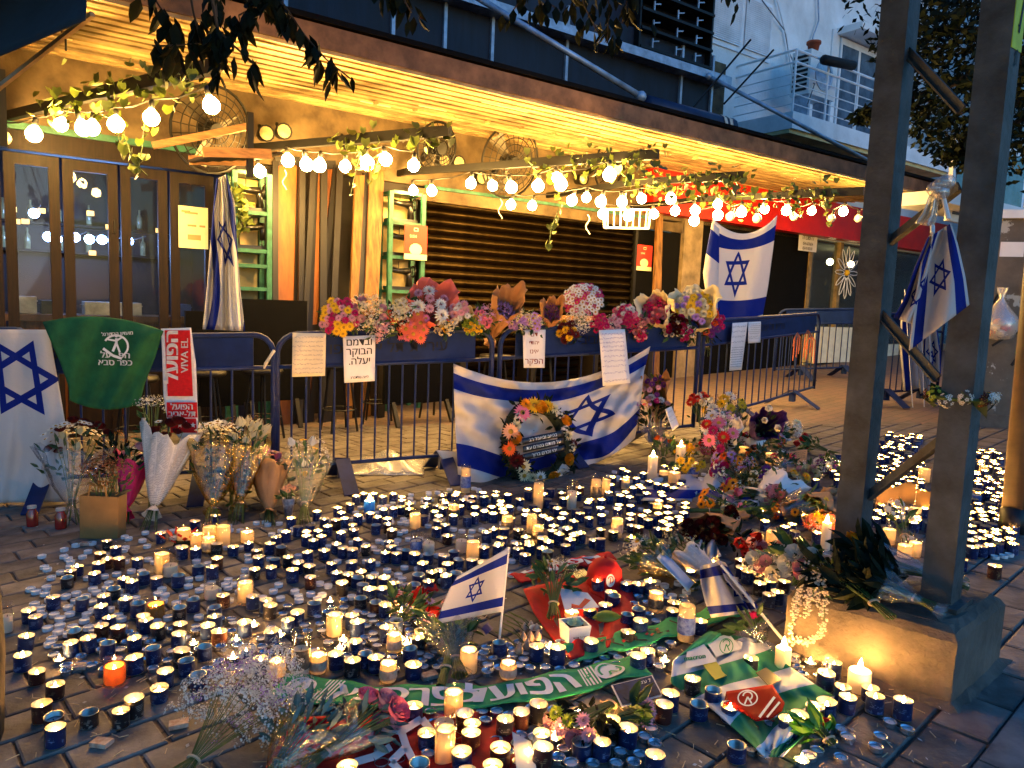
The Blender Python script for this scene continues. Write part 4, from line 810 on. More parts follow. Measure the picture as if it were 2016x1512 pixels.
hub = pts[-1]; tw = [[(265, -60, 3.2), (300, -10, 3.2), (335, 45, 3.2)], [(420, -70, 3.0), (425, 10, 3.0), (430, 70, 3.0), (415, 100, 3.05)], [(430, 60, 3.0), (460, 90, 3.0), (500, 125, 3.0)], [(500, -50, 3.3), (560, 10, 3.3), (600, 70, 3.4), (640, 115, 3.4), (690, 155, 3.5)], [(380, 20, 3.1), (395, 85, 3.1), (330, 90, 3.1), (300, 90, 3.1)], [(430, 70, 3.0), (440, 120, 3.0), (425, 150, 3.0)], [(560, -20, 3.3), (470, 30, 3.3), (480, 80, 3.3)], [(700, -70, 3.6), (790, -10, 3.6), (810, 25, 3.6)],
      [(1020, -80, 4.4), (1060, -10, 4.4), (1100, 20, 4.4)], [(1130, -80, 4.4), (1150, 10, 4.4), (1180, 70, 4.4)], [(1190, -80, 4.4), (1200, 20, 4.4), (1195, 85, 4.4)], [(1240, -60, 4.5), (1235, 0, 4.5), (1225, 45, 4.5)], [(1060, -60, 4.4), (1030, -5, 4.4), (1010, 20, 4.4)], [(1425, -40, 4.8), (1420, 5, 4.8)]]
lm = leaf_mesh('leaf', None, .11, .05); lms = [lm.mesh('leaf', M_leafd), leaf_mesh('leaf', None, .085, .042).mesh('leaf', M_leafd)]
for k, s in enumerate(tw):
    P = [D(*p_) for p_ in s]; q.tube([hub, hub + A3(.5, .5, .5), lerp(hub, P[0], .6) + A3(0, 0, .8), P[0]] + P[1:], [.03, .02, .01, .005] + [.004] * (len(P) - 1), 5)
part(q, 'trunk', M_bark, ot, True)
for k, s in enumerate(tw):
    P = [D(*p_) for p_ in s]
    dens = .011 if k < 8 else .013
    for i in range(len(P) - 1):
        nl = max(2, int(np.linalg.norm(P[i + 1] - P[i]) / dens))
        for j in range(nl):
            p = lerp(P[i], P[i + 1], rng.random()) + A3(*[rng.gauss(0, .02 if k < 8 else .06) for _ in '123'])
            qn = Quaternion((0, 0, 1), rng.uniform(-3.1, 3.1)) @ Quaternion((1, 0, 0), rad(rng.uniform(-130, -50))); node('leaf', lms[rng.randrange(2)], ot, p - tb_, qn, rng.uniform(.7, 1.25))
shade_crown = MB(); rg = random.Random(9)  # unseen crown overhead, added and thickened to hold skylight off the ground
for k in range(56):
    c = A3(rg.uniform(-5.2, 1.6), rg.uniform(-4.0, 3.8), rg.uniform(4.2, 6.2)); leafcloud(shade_crown, c, rg.uniform(.7, 1.15), 380, .21, rg)
    if k % 3 == 0: lb_ = MB(); lb_.tube([hub, lerp(hub, c, .5) + A3(0, 0, .3), c], [.05, .03, .012], 6); part(lb_, 'limb', M_bark, ot)
part(shade_crown, 'crown', M_leafd, ot)
# canvas of a parasol in the top corner
M_canvas = mat('navy_canvas', (.03, .05, .075), .8, var=.3, vscale=2)
cv = thing('canvas_parasol', 'dark navy canvas parasol edge reaching over the seats by the glass doors', 'parasol', D(60, 60, 3.2))
def cvs(u, v): x = lerp(-160, lerp(178, 168, v), u); y = lerp(-120, lerp(178, 40, max(0, u)) if u > 0 else 178, v); k = D(x, y, 3.2 + .5 * (1 - u) - .15 * math.sin(v * 5 + u * 3)); return k
q = MB(); q.grid(cvs, 16, 12); part(q, 'canvas', M_canvas, cv, True, thick=.004)
q = MB(); q.bar(D(-40, 202, 3.72), D(182, 28, 3.22), .02, .02); part(q, 'edge_bar', mat('edge_bar', (.35, .28, .18), .5), cv)
q = MB(); q.tube([D(128, 62, 3.34) + A3(.016 * math.cos(t_), 0, .016 * math.sin(t_)) for t_ in np.linspace(0, 2 * math.pi, 11)], .003, 4, cap=False); q.tube([D(129, 70, 3.34), D(130, 100, 3.34)], .005, 5); part(q, 'hook', M_black, cv)

# ================================================================== CROWD BARRIERS
rng = random.Random(21)
M_bar = mat('barrier_blue', (.02, .045, .14), .5, var=.25, vscale=10, spec=.25)
M_plate = mat('barrier_plate', (.02, .045, .14), .6, var=.2, vscale=6, spec=.15); M_pltx = mat('plate_lettering', (.006, .01, .03), .6, var=0)
BAR = {}
def barrier(key, A, B, label, h=1.07, text=True, nb=16, group=None):
    A, B = gp(A), gp(B); d = B - A; L = np.linalg.norm(d); du = d / L; nn = unit(np.cross(d, ZV)); nn = nn if nn @ (CAM - A) > 0 else -nn
    BAR[key] = (A, B, nn, h); t = thing('crowd_barrier', label, 'barrier', A, group)
    P = lambda s, z, o=0.0: A + du * s + ZV * z + nn * o
    r = .13; pts = [P(0, .14), P(0, h - r)] + [P(r - r * math.cos(a), h - r + r * math.sin(a)) for a in np.linspace(.2, math.pi / 2, 5)] + [P(L - r + r * math.sin(a), h - r + r * math.cos(a)) for a in np.linspace(0, 1.37, 5)] + [P(L, h - r), P(L, .14)]
    q = MB(); q.tube(pts, .019, 8); part(q, 'frame', M_bar, t, True)
    for z in (h - .22, .16): q = MB(); q.tube([P(0, z), P(L, z)], .015, 7); part(q, 'rail', M_bar, t, True)
    for k in range(1, nb): q = MB(); q.tube([P(L * k / nb, .16), P(L * k / nb, h - .22)], .0075, 6, cap=False); part(q, 'bar', M_bar, t, True)
    q = MB(); q.box(P(L / 2, h - .11, .0), du * (L / 2 - .13), nn * .004, ZV * .098); pl = part(q, 'name_plate', M_plate, t)
    if text:
        q = MB(); letters(q, heb('עיריית תל אביב-יפו'), lambda x, y: P(L / 2 + x * (1 if np.cross(nn, ZV) @ du < 0 else -1), h - .11 + y, .0065), .11, bold=.02); part(q, 'lettering', M_pltx, pl)
    for s in (.29 * L, .77 * L):
        f = MB(); f.box(P(s, .11), du * .03, nn * .03, ZV * .05); fo = part(f, 'foot', M_bar, t)
        for e in (-1, 1): q = MB(); q.bar(P(s, .19, .015 * e), P(s + .03 * e, .006, .30 * e), .10, .010, up=unit(ZV + nn * e)); part(q, 'splayed_plate', M_bar, fo)
def BH(key, x, y, o=.0): A, B, nn, h = BAR[key]; return hitp(x, y, A + nn * o, nn)
b2l, b2r = G(545, 967), G(960, 930); e1 = G(538, 968); e0 = e1 + unit(A3(-1, -.16, 0)) * 2.0
barrier('b1', e0, e1, 'blue crowd barrier under the green shirt and red scarf', nb=15)
barrier('b2', b2l, b2r, 'blue crowd barrier carrying the two handwritten sheets and coral gerberas')
barrier('b3', G(976, 925), G(1362, 872), 'blue crowd barrier behind the draped flag and the wreath')
barrier('b4', G(1372, 860), G(1600, 787), 'blue crowd barrier turned away below the hung flag', nb=18)
barrier('b5', gp(A3(-6.0, 5.9, 0)), gp(A3(-3.95, 6.05, 0)), 'blue crowd barrier standing close to the glass doors', text=False)
barrier('b6', G(1523, 748), G(1700, 742), 'blue crowd barrier before the cream planter', nb=14, text=False)
barrier('b7', G(1700, 800), G(1842, 792), 'blue crowd barrier behind the steel pole with flags leaning on it', nb=12, text=False)
# orange ribbons tied to the far barrier
for k, (x, y) in enumerate(((1570, 655), (1590, 650), (1598, 662))):
    q = MB(); p = BH('b4', x, y, .04)
    for j in range(5): a_ = rng.uniform(-1, 1); q.tube([p, p + A3(.06 * a_, -.03, -.05), p + A3(.07 * a_, -.03, -.16 - .04 * j)], .007, 4)
    solo(q, 'tied_ribbon', mat('orange_ribbon', (.7, .22, .1), .6), 'orange ribbon knotted on the barrier turned away', 'ribbon', 'orange ribbons on the barrier')
q = MB(); p = BH('b1', 540, 690, .03); q.tube([p, p + A3(-.02, -.02, -.04), p + A3(-.05, -.02, -.09), p + A3(-.06, -.02, -.12)], [.012, .01, .012, .006], 5); solo(q, 'tied_strip', mat('cream_strip', (.7, .6, .45), .8), 'cream cloth strip knotted between the two barriers', 'ribbon')

# ================================================================== CLOTHS
M_flag = flag_mat()
def rows_fn(rows, hit, disp):
    n = len(rows)
    ts = [i / (n - 1) for i in range(n)]
    def S(u, v):
        k = min(n - 2, int(v * (n - 1))); k = max(0, k); f = v * (n - 1) - k
        l0, r0_ = rows[k][0], rows[k][1]; l1, r1_ = rows[k + 1][0], rows[k + 1][1]
        if len(rows[k]) > 2:           # quadratic bow through a middle point
            def at(r_): a, b, m_ = r_[0], r_[1], r_[2]; w0 = (1 - u) * (1 - 2 * u); w1 = 4 * u * (1 - u); w2 = u * (2 * u - 1); return (a[0] * w0 + m_[0] * w1 + b[0] * w2, a[1] * w0 + m_[1] * w1 + b[1] * w2)
        else:
            def at(r_): return (lerp(r_[0][0], r_[1][0], u), lerp(r_[0][1], r_[1][1], u))
        p, q_ = at(rows[k]), at(rows[k + 1]); return hit(lerp(p[0], q_[0], f), lerp(p[1], q_[1], f), disp(u, v))
    return S
def sheet(name, label, cat, rows, hit, disp, m, nu=28, nv=24, uvf=None, group=None, empty=False, thick=.003):
    S = rows_fn(rows, hit, disp); q = MB(); q.grid(S, nu, nv, uvf=uvf)
    if not empty: return solo(q, name, m, label, cat, group, smooth=True, thick=thick), S
    c = S(.5, 1); t = thing(name, label, cat, c, group); part(q, 'cloth', m, t, True, thick=thick); return t, S
def over(S, w, h, eps=.004, hitn=None):          # 2D artwork coords (metres-ish, centred) -> on the cloth, lifted towards the camera
    def fn(x, y):
        u, v = .5 + x / w, .5 - y / h; p = S(u, v); return p + unit(CAM - p) * eps
    return fn
# flag hung on the left barrier (stripes vertical)
hb1 = lambda x, y, o: BH('b1', x, y, o)
sheet('hanging_flag', 'large white flag with blue star hung vertically over the barrier beside the green shirt', 'flag', [((-150, 648), (96, 649)), ((-150, 760), (118, 770)), ((-150, 880), (136, 880)), ((-150, 992), (132, 988))], hb1, lambda u, v: .06 + .016 * math.sin(u * 22 + v * 3) + .035 * v * math.sin(u * 9) + .010 * math.sin(u * 47 + v * 8) * v + .008 * math.sin(v * 17 + u * 6), M_flag, 60, 40, uvf=lambda u, v: (.318 + .677 * v, u * .72 - .01))
# tall draped flag
sheet('draped_flag', 'tall flag gathered at the top and draped down behind the barrier', 'flag', [((426, 352), (446, 343)), ((420, 410), (462, 400)), ((415, 470), (466, 470)), ((408, 560), (472, 560)), ((399, 648), (482, 652))], lambda x, y, o: D(x, y, 5.9 - o), lambda u, v: .05 * math.sin(u * 14 + 4 * v) * (.4 + v) + .04 * math.sin(u * 31), M_flag, 40, 30, uvf=lambda u, v: (.02 + v * .95, .08 + u * .74 + .13 * math.sin(v * 6)))
# flag on barrier 3
sheet('banner_flag', 'wide flag tied along the barrier, sagging behind the wreath', 'flag', [((893, 716), (1280, 682), (1090, 752)), ((894, 780), (1268, 730), (1085, 800)), ((897, 850), (1262, 785), (1085, 868)), ((903, 958), (1250, 862), (1120, 930))], lambda x, y, o: BH('b3', x, y, o), lambda u, v: .12 + .05 * math.sin(u * 10 + v * 7) + .03 * math.sin(u * 27 - v * 14) + .016 * math.sin(u * 51 + v * 22) + .010 * math.sin(u * 13 - v * 41) + .08 * v, M_flag, 80, 50, uvf=lambda u, v: (.5 + (u - .69) * .98 + .022 * math.sin(v * 9 + u * 14), 1 - v * 1.0 + .035 * math.sin(u * 12 + v * 5) * v + .05 * v * math.sin(math.pi * u)))
q = MB(); S_ = lambda u, v: BH('b3', lerp(lerp(858, 905, u), lerp(905, 912, u), v), lerp(lerp(886, 890, u), lerp(950, 955, u), v), .06); q.grid(S_, 8, 8, uvf=lambda u, v: (.1, .35 - .2 * v)); solo(q, 'flag_corner', M_flag, 'folded blue and white flag corner tied to the barrier foot beside the tall candle', 'flag', smooth=True, thick=.003)
# flag hung over barrier 4
hd = lambda x, y, o: D(x, y, 7.75 - o)
sheet('hung_flag', 'flag hung square from the bulb string above the turned barrier', 'flag', [((1403, 430), (1530, 424), (1466, 460)), ((1400, 500), (1522, 490), (1462, 502)), ((1398, 570), (1512, 565), (1455, 573)), ((1397, 642), (1498, 640), (1450, 648))], hd, lambda u, v: .03 * math.sin(u * 9 + 2 * v), M_flag, 32, 26, uvf=lambda u, v: (.19 + u * .72, 1 - v))
sheet('hung_flag_fold', 'folded-back edge of a second flag beside the hung square flag', 'flag', [((1402, 436), (1416, 450)), ((1390, 500), (1416, 520)), ((1384, 540), (1414, 570)), ((1394, 600), (1412, 620))], hd, lambda u, v: .08 + .03 * math.sin(u * 5), M_flag, 10, 14, uvf=lambda u, v: (.05 + .1 * u, .95 - v * .6))
# small flag on a stick stuck into a tin, in the middle of the candles
def stick(name, label, a, b, r=.004): q = MB(); q.tube([a, b], r, 6); return solo(q, name, mat('white_plastic', (.72, .72, .72), .4, var=.05), label, 'flag stick', smooth=True)
fb, ft = G(983, 1262, .02), None
ft = hitp(1001, 1078, fb + A3(0, -.02, 0), A3(0, 1, 0))
f1 = thing('hand_flag', 'small hand flag on a white stick standing in a tin among the candles', 'flag', fb); q = MB(); q.tube([fb, ft], .005, 6); part(q, 'stick', mat('white_plastic', (.72, .72, .72), .4, var=.05), f1)
S1 = rows_fn([((900, 1136), (1000, 1079)), ((885, 1160), (996, 1120)), ((870, 1195), (992, 1165)), ((860, 1228), (988, 1204))], lambda x, y, o: hitp(x, y, fb + A3(0, -.02 - o, 0), A3(0, 1, 0)), lambda u, v: .03 * math.sin((1 - u) * 7 + v * 1.5) + .04 * (1 - u))
q = MB(); q.grid(S1, 26, 18, uvf=lambda u, v: (1 - u, 1 - v)); part(q, 'cloth', M_flag, f1, True, thick=.002)
# second hand flag lying by the plinth
f2 = thing('hand_flag', 'small hand flag lying on bouquets against the plinth corner', 'flag', G(1500, 1240)); fa, fz = G(1420, 1112, .22), G(1543, 1262, .03); q = MB(); q.tube([fa, fz, fz + A3(.012, .01, .02)], .006, 6); part(q, 'stick', MATS['white_plastic'], f2)
S2 = rows_fn([((1378, 1115), (1416, 1104)), ((1380, 1150), (1450, 1140)), ((1388, 1185), (1480, 1178)), ((1400, 1216), (1500, 1203))], lambda x, y, o: G(x, y, .17 - o), lambda u, v: .03 * math.sin(u * 9 + v * 2) + .09 * v, )
q = MB(); q.grid(S2, 22, 18, uvf=lambda u, v: (u * .55, .97 - v * .94)); part(q, 'cloth', M_flag, f2, True, thick=.002)
S2b = rows_fn([((1414, 1103), (1428, 1108)), ((1428, 1140), (1452, 1146)), ((1455, 1172), (1480, 1186)), ((1478, 1206), (1503, 1216))], lambda x, y, o: G(x, y, .19 - o), lambda u, v: .03 * math.sin(u * 3) + .1 * v); q = MB(); q.grid(S2b, 8, 18, uvf=lambda u, v: (.1 + u * .2, .97 - v * .94)); part(q, 'rolled_edge', M_flag, f2, True, thick=.002)
# two flags tied to the pole
pn = unit(A3(LB[0], LB[1], 0)); pm = (LB + RB) / 2
hp = lambda x, y, o: hitp(x, y, RB - pn * (.12 + o), pn)
for nm, lab, rows, uvf, st_ in (('pole_flag', 'flag tied to the steel pole, hanging open towards the kiosk', [((1838, 462), (1872, 440)), ((1812, 520), (1885, 480)), ((1802, 590), (1900, 545)), ((1790, 690), (1908, 600))], lambda u, v: (v * .9, .05 + u * .9), ((1868, 432), (1853, 372))),
                               ('pole_flag', 'narrow folded flag tied to the steel pole behind the open one', [((1826, 470), (1838, 456)), ((1800, 530), (1830, 520)), ((1780, 590), (1815, 585)), ((1760, 625), (1800, 640))], lambda u, v: (v * .8, .1 + u * .55), ((1836, 460), (1836, 445)))):
    t, S = sheet(nm, lab, 'flag', rows, hp, lambda u, v: .03 * math.sin(u * 8 + v * 3) + .02, M_flag, 22, 22, uvf=uvf, empty=True); q = MB(); q.tube([hp(*st_[0], .03), hp(*st_[1], .0)], .007, 6); part(q, 'stick', MATS['white_plastic'], t)
q = MB(); S_ = rows_fn([((1832, 378), (1848, 376)), ((1815, 420), (1845, 425)), ((1800, 440), (1838, 447))], hp, lambda u, v: .02 * math.sin(u * 12)); q.grid(S_, 10, 8); solo(q, 'plastic_film', clear('bag_film', (.85, .85, .85), .25, .25, smudge=.5, dirt=(.7, .68, .66)), 'scrap of clear plastic tied at the brace with the flags', 'film', smooth=True, thick=.001)
q = MB(); [q.ball(hp(1842 + dx, 372 + dy, .02), .03, 8, 5, (1, .8, .8)) for dx, dy in ((0, 0), (12, -8), (22, -14), (10, 6))]; solo(q, 'plastic_knot', clear('bag_film'), 'crumpled plastic knot on the pole brace', 'film', smooth=True)
for k, (x0, y0, x1, y1) in enumerate(((1775, 590, 1800, 770), (1808, 640, 1822, 775), (1822, 640, 1842, 745), (1914, 600, 1908, 770))):
    t, S = sheet('leaning_flag', ('flag leaning on the barrier behind the pole, mostly blue', 'flag leaning on the barrier behind the pole, mostly white', 'flag with small star showing behind the right pole leg', 'flag strip hanging between the pole and the kiosk')[k], 'flag', [((x0, y0), (x0 + 22, y0 + 4)), ((x0 - 4, (y0 + y1) / 2), (x0 + 30, (y0 + y1) / 2)), ((x0 + 4, y1), (x1 + 10, y1 - 6))], lambda x, y, o: BH('b7', x, y, .12 + o), lambda u, v: .03 * math.sin(u * 9), M_flag, 10, 14, uvf=(lambda u, v: (v, .05 + u * .35), lambda u, v: (v, .3 + u * .3), lambda u, v: (.2 + v * .6, .2 + u * .6), lambda u, v: (v, .02 + u * .3))[k], empty=True)
    q = MB(); q.tube([BH('b7', x0 + 6, y0 - 20, .12), gp(BH('b7', x1, y1, .25))], .006, 5); part(q, 'stick', MATS['white_plastic'], t)
# flag cloths lying among the flowers
Gh = lambda x, y, o: G(x, y, o)
sheet('laid_flag', 'flag spread flat under the bouquets past the tall candles', 'flag', [((1290, 938), (1470, 925)), ((1268, 958), (1475, 960)), ((1262, 985), (1480, 990))], Gh, lambda u, v: .02 + .02 * math.sin(u * 9 + v * 7) + .02 * math.sin(u * 21), M_flag, 30, 16, uvf=lambda u, v: (u * .3, .45 + .5 * v))
sheet('crumpled_flag', 'crumpled blue and white flag scrap beside the dark red roses', 'flag', [((1355, 1048), (1405, 1050)), ((1365, 1075), (1410, 1072)), ((1385, 1105), (1420, 1095))], Gh, lambda u, v: .05 + .03 * math.sin(u * 13 + v * 9), M_flag, 16, 14, uvf=lambda u, v: (.1 + .2 * u, .95 - .7 * v))
# green club shirt on the barrier
M_gshirt = mat('green_jersey', (.025, .15, .065), .85, var=.2, vscale=10, bump=.2); M_white = mat('print_white', (.72, .74, .72), .7, var=.03)
rows = [((84, 634), (322, 652), (205, 624)), ((100, 672), (318, 662), (208, 660)), ((118, 712), (305, 705), (212, 710)), ((135, 760), (285, 755), (210, 765)), ((137, 788), (275, 795), (205, 806))]
sh_t, SS = sheet('club_shirt', 'dark green club shirt with white emblem draped over the barrier', 'shirt', rows, hb1, lambda u, v: .075 + .018 * math.sin(u * 8 + 3 * v) + .012 * math.sin(u * 21 + v * 9) + .02 * math.sin(v * 5), M_gshirt, 36, 26, empty=True)
def hitS(hit, o):                      # artwork placed by photo pixels: (px, -py)
    return lambda x, y: hit(x, -y, o)
fs = hitS(hb1, .128)
q = MB(); letters(q, heb('מועדון הכדורגל'), fs, 10, 231, -657, rad(3), bold=.03); part(q, 'lettering', M_white, sh_t); q = MB(); letters(q, heb('הפ'), fs, 17, 245, -700, rad(-2), sx=1.1, bold=.03); part(q, 'lettering', M_white, sh_t); q = MB(); letters(q, heb('על'), fs, 17, 208, -699, rad(-2), sx=1.1, bold=.03); part(q, 'lettering', M_white, sh_t); q = MB(); letters(q, heb('כפר סבא'), fs, 17, 227, -714, rad(-1), sx=1.05, bold=.03)
part(q, 'lettering', M_white, sh_t)
q = MB(); stroke2d(q, fs, arc(228, -682, 24, 150, -60, 16, 22), 4); stroke2d(q, fs, [(203, -686), (222, -700), (240, -706)], 5); stroke2d(q, fs, [(222, -692), (229, -675), (229, -666)], 5); stroke2d(q, fs, [(236, -694), (229, -675)], 4); stroke2d(q, fs, [(212, -668), (229, -671), (240, -664)], 3.5); shape2d(q, fs, arc(229, -661, 3.4, 0, 360, 10)); part(q, 'emblem', M_white, sh_t)
# red fan scarf
M_rsc = mat('red_knit', (.50, .012, .02), .9, var=.15, vscale=60); 
sc_t, SC = sheet('fan_scarf', 'red and white knitted fan scarf hanging over the barrier', 'scarf', [((317, 647), (376, 645)), ((320, 720), (386, 718)), ((322, 780), (388, 780)), ((330, 830), (390, 832)), ((352, 862), (388, 864))], hb1, lambda u, v: .09 + .012 * math.sin(v * 9 + u * 2), mat('white_knit', (.7, .68, .68), .9, var=.06, vscale=60), 12, 24, empty=True)
f3 = hitS(hb1, .112)
for (x0, y0, x1, y1, dx) in ((324, 650, 374, 780, 6), (328, 792, 388, 822, 1), (334, 824, 386, 852, 2)): q = MB(); shape2d(q, f3, [(x0, -y0), (x1, -y0), (x1 + dx, -y1), (x0 + dx, -y1)]); part(q, 'knit_panel', M_rsc, sc_t)
f4 = hitS(hb1, .118); q = MB(); letters(q, heb('הפועל'), f4, 38, 339, -702, rad(90), sx=1.05, bold=.04); part(q, 'lettering', mat('white_knit', (1, 1, 1)), sc_t); q = MB(); letters(q, 'VIVA EL', f4, 20, 364, -700, rad(90), sx=1.0, bold=.02); part(q, 'lettering', mat('white_knit', (1, 1, 1)), sc_t); q = MB(); letters(q, heb('הפועל'), f4, 17, 358, -801, 0, bold=.03); part(q, 'lettering', mat('white_knit', (1, 1, 1)), sc_t); q = MB(); letters(q, heb('תל-אביב'), f4, 16, 359, -815, 0, bold=.03)
for k in range(4):
    q = q if k else (part(q, 'lettering', mat('white_knit', (1, 1, 1)), sc_t), MB())[1]
    cx, cy_ = 341 + 13 * k, -834 - (k % 2) * 3; shape2d(q, f4, [(cx + (6 if j % 2 == 0 else 2.4) * math.sin(j * math.pi / 5), cy_ + (6 if j % 2 == 0 else 2.4) * math.cos(j * math.pi / 5)) for j in range(10)])
part(q, 'star_row', mat('white_knit', (1, 1, 1)), sc_t)
for k in range(10): q = MB(); p = SC(.1 + k * .09, 1.0); q.tube([p, p + A3(rng.uniform(-.01, .01), -.01, -.05)], .004, 4); part(q, 'fringe', mat('white_knit', (1, 1, 1)), sc_t)
# ------------------------------------------------------------------ paper sheets taped to the barriers
def note(key, label, px, lines, m=M_paper, ink=M_ink, bold=0.0, scr=None, o=.045, name='handwritten_sheet'):
    """px: four photo corners TL TR BR BL; lines: (text, rel y, rel size)"""
    hit = lambda x, y, oo: BH(key, x, y, o + oo); t = thing(name, label, 'paper', hit(*px[3], 0)); q = MB()
    S = lambda u, v, oo=0: hit(lerp(lerp(px[0][0], px[1][0], u), lerp(px[3][0], px[2][0], u), v), lerp(lerp(px[0][1], px[1][1], u), lerp(px[3][1], px[2][1], u), v), oo + .022 * math.sin(v * 3.4 + u * 2) + .014 * (v ** 3) * (1 if u < .5 else .3) + .008 * math.sin(u * 7 + v * 3))
    q.grid(lambda u, v: S(u, v), 6, 8); part(q, 'sheet', m, t, True, thick=.0015)
    fn = lambda x, y: S(.5 + x, .5 - y, .004); q = MB()
    asp = (px[1][0] - px[0][0]) / (px[3][1] - px[0][1])
    for (s, y, sz) in lines: 
        V, Fc = text2d(s); q.add([fn(vx * sz / asp + (0 if not isinstance(y, tuple) else y[1]), (y[0] if isinstance(y, tuple) else y) + vy * sz) for vx, vy in V], Fc)
        if bold: q.add([fn((vx + bold) * sz / asp, (y[0] if isinstance(y, tuple) else y) + vy * sz) for vx, vy in V], Fc)
        part(q, 'handwriting', ink, t); q = MB()
    r_ = random.Random(label)
    if scr:
        for (y0, y1, n_, h_) in scr:
            for k in range(n_): scribble(q, fn, -.42, .42, lerp(y0, y1, k / max(1, n_ - 1)), h_, r_, .008)
    if q.v: part(q, 'handwriting', ink, t)
    return t
M_crm = mat('cream_sheet', (.66, .58, .44), .8, var=.05)
note('b2', 'cream sheet of small handwriting taped to the barrier end', ((576, 655), (642, 656), (640, 740), (575, 742)), [], M_crm, M_gink, scr=[(.4, -.42, 9, .05)])
note('b2', 'white sheet with three large handwritten words beneath the coral gerberas', ((675, 662), (739, 660), (738, 750), (678, 754)), [(heb('ובדמם'), .36, .22), (heb('הבוקר'), .16, .22), (heb('יעלה.'), -.05, .22), (heb('לאה גולדברג'), -.40, .08)], bold=.03)
note('b3', 'narrow wavy sheet with short handwritten lines above the banner flag', ((1029, 650), (1074, 649), (1072, 724), (1031, 724)), [(heb('דם'), .38, .17), (heb('יהודי'), .16, .15), (heb('אינו'), -.07, .17), (heb('הפקר'), -.33, .22)], ink=mat('brown_ink', (.25, .06, .04), .7, var=0), bold=.02)
note('b3', 'bluish sheet of dense handwriting taped over the banner flag corner', ((1179, 650), (1230, 648), (1241, 754), (1187, 760)), [], M_paper, mat('violet_ink', (.25, .25, .45), .7, var=0), scr=[(.42, .12, 5, .045), (.02, -.16, 3, .05), (-.28, -.42, 2, .04)], o=.24)
note('b4', 'long narrow sheet of handwriting on the turned barrier', ((1442, 636), (1472, 634), (1460, 728), (1436, 730)), [], M_paper, M_gink, scr=[(.42, .1, 4, .05), (-.02, -.42, 9, .025)])
note('b4', 'small printed card on the turned barrier', ((1473, 634), (1498, 633), (1497, 674), (1473, 676)), [], M_paper, M_ink, scr=[(.4, -.05, 6, .03), (-.2, -.28, 2, .07)])
note('b4', 'small white heart-marked card among the tall bouquets', ((1309, 806), (1322, 800), (1337, 838), (1324, 848)), [], M_paper, M_ink, scr=[(.3, -.1, 3, .05)], o=.5)

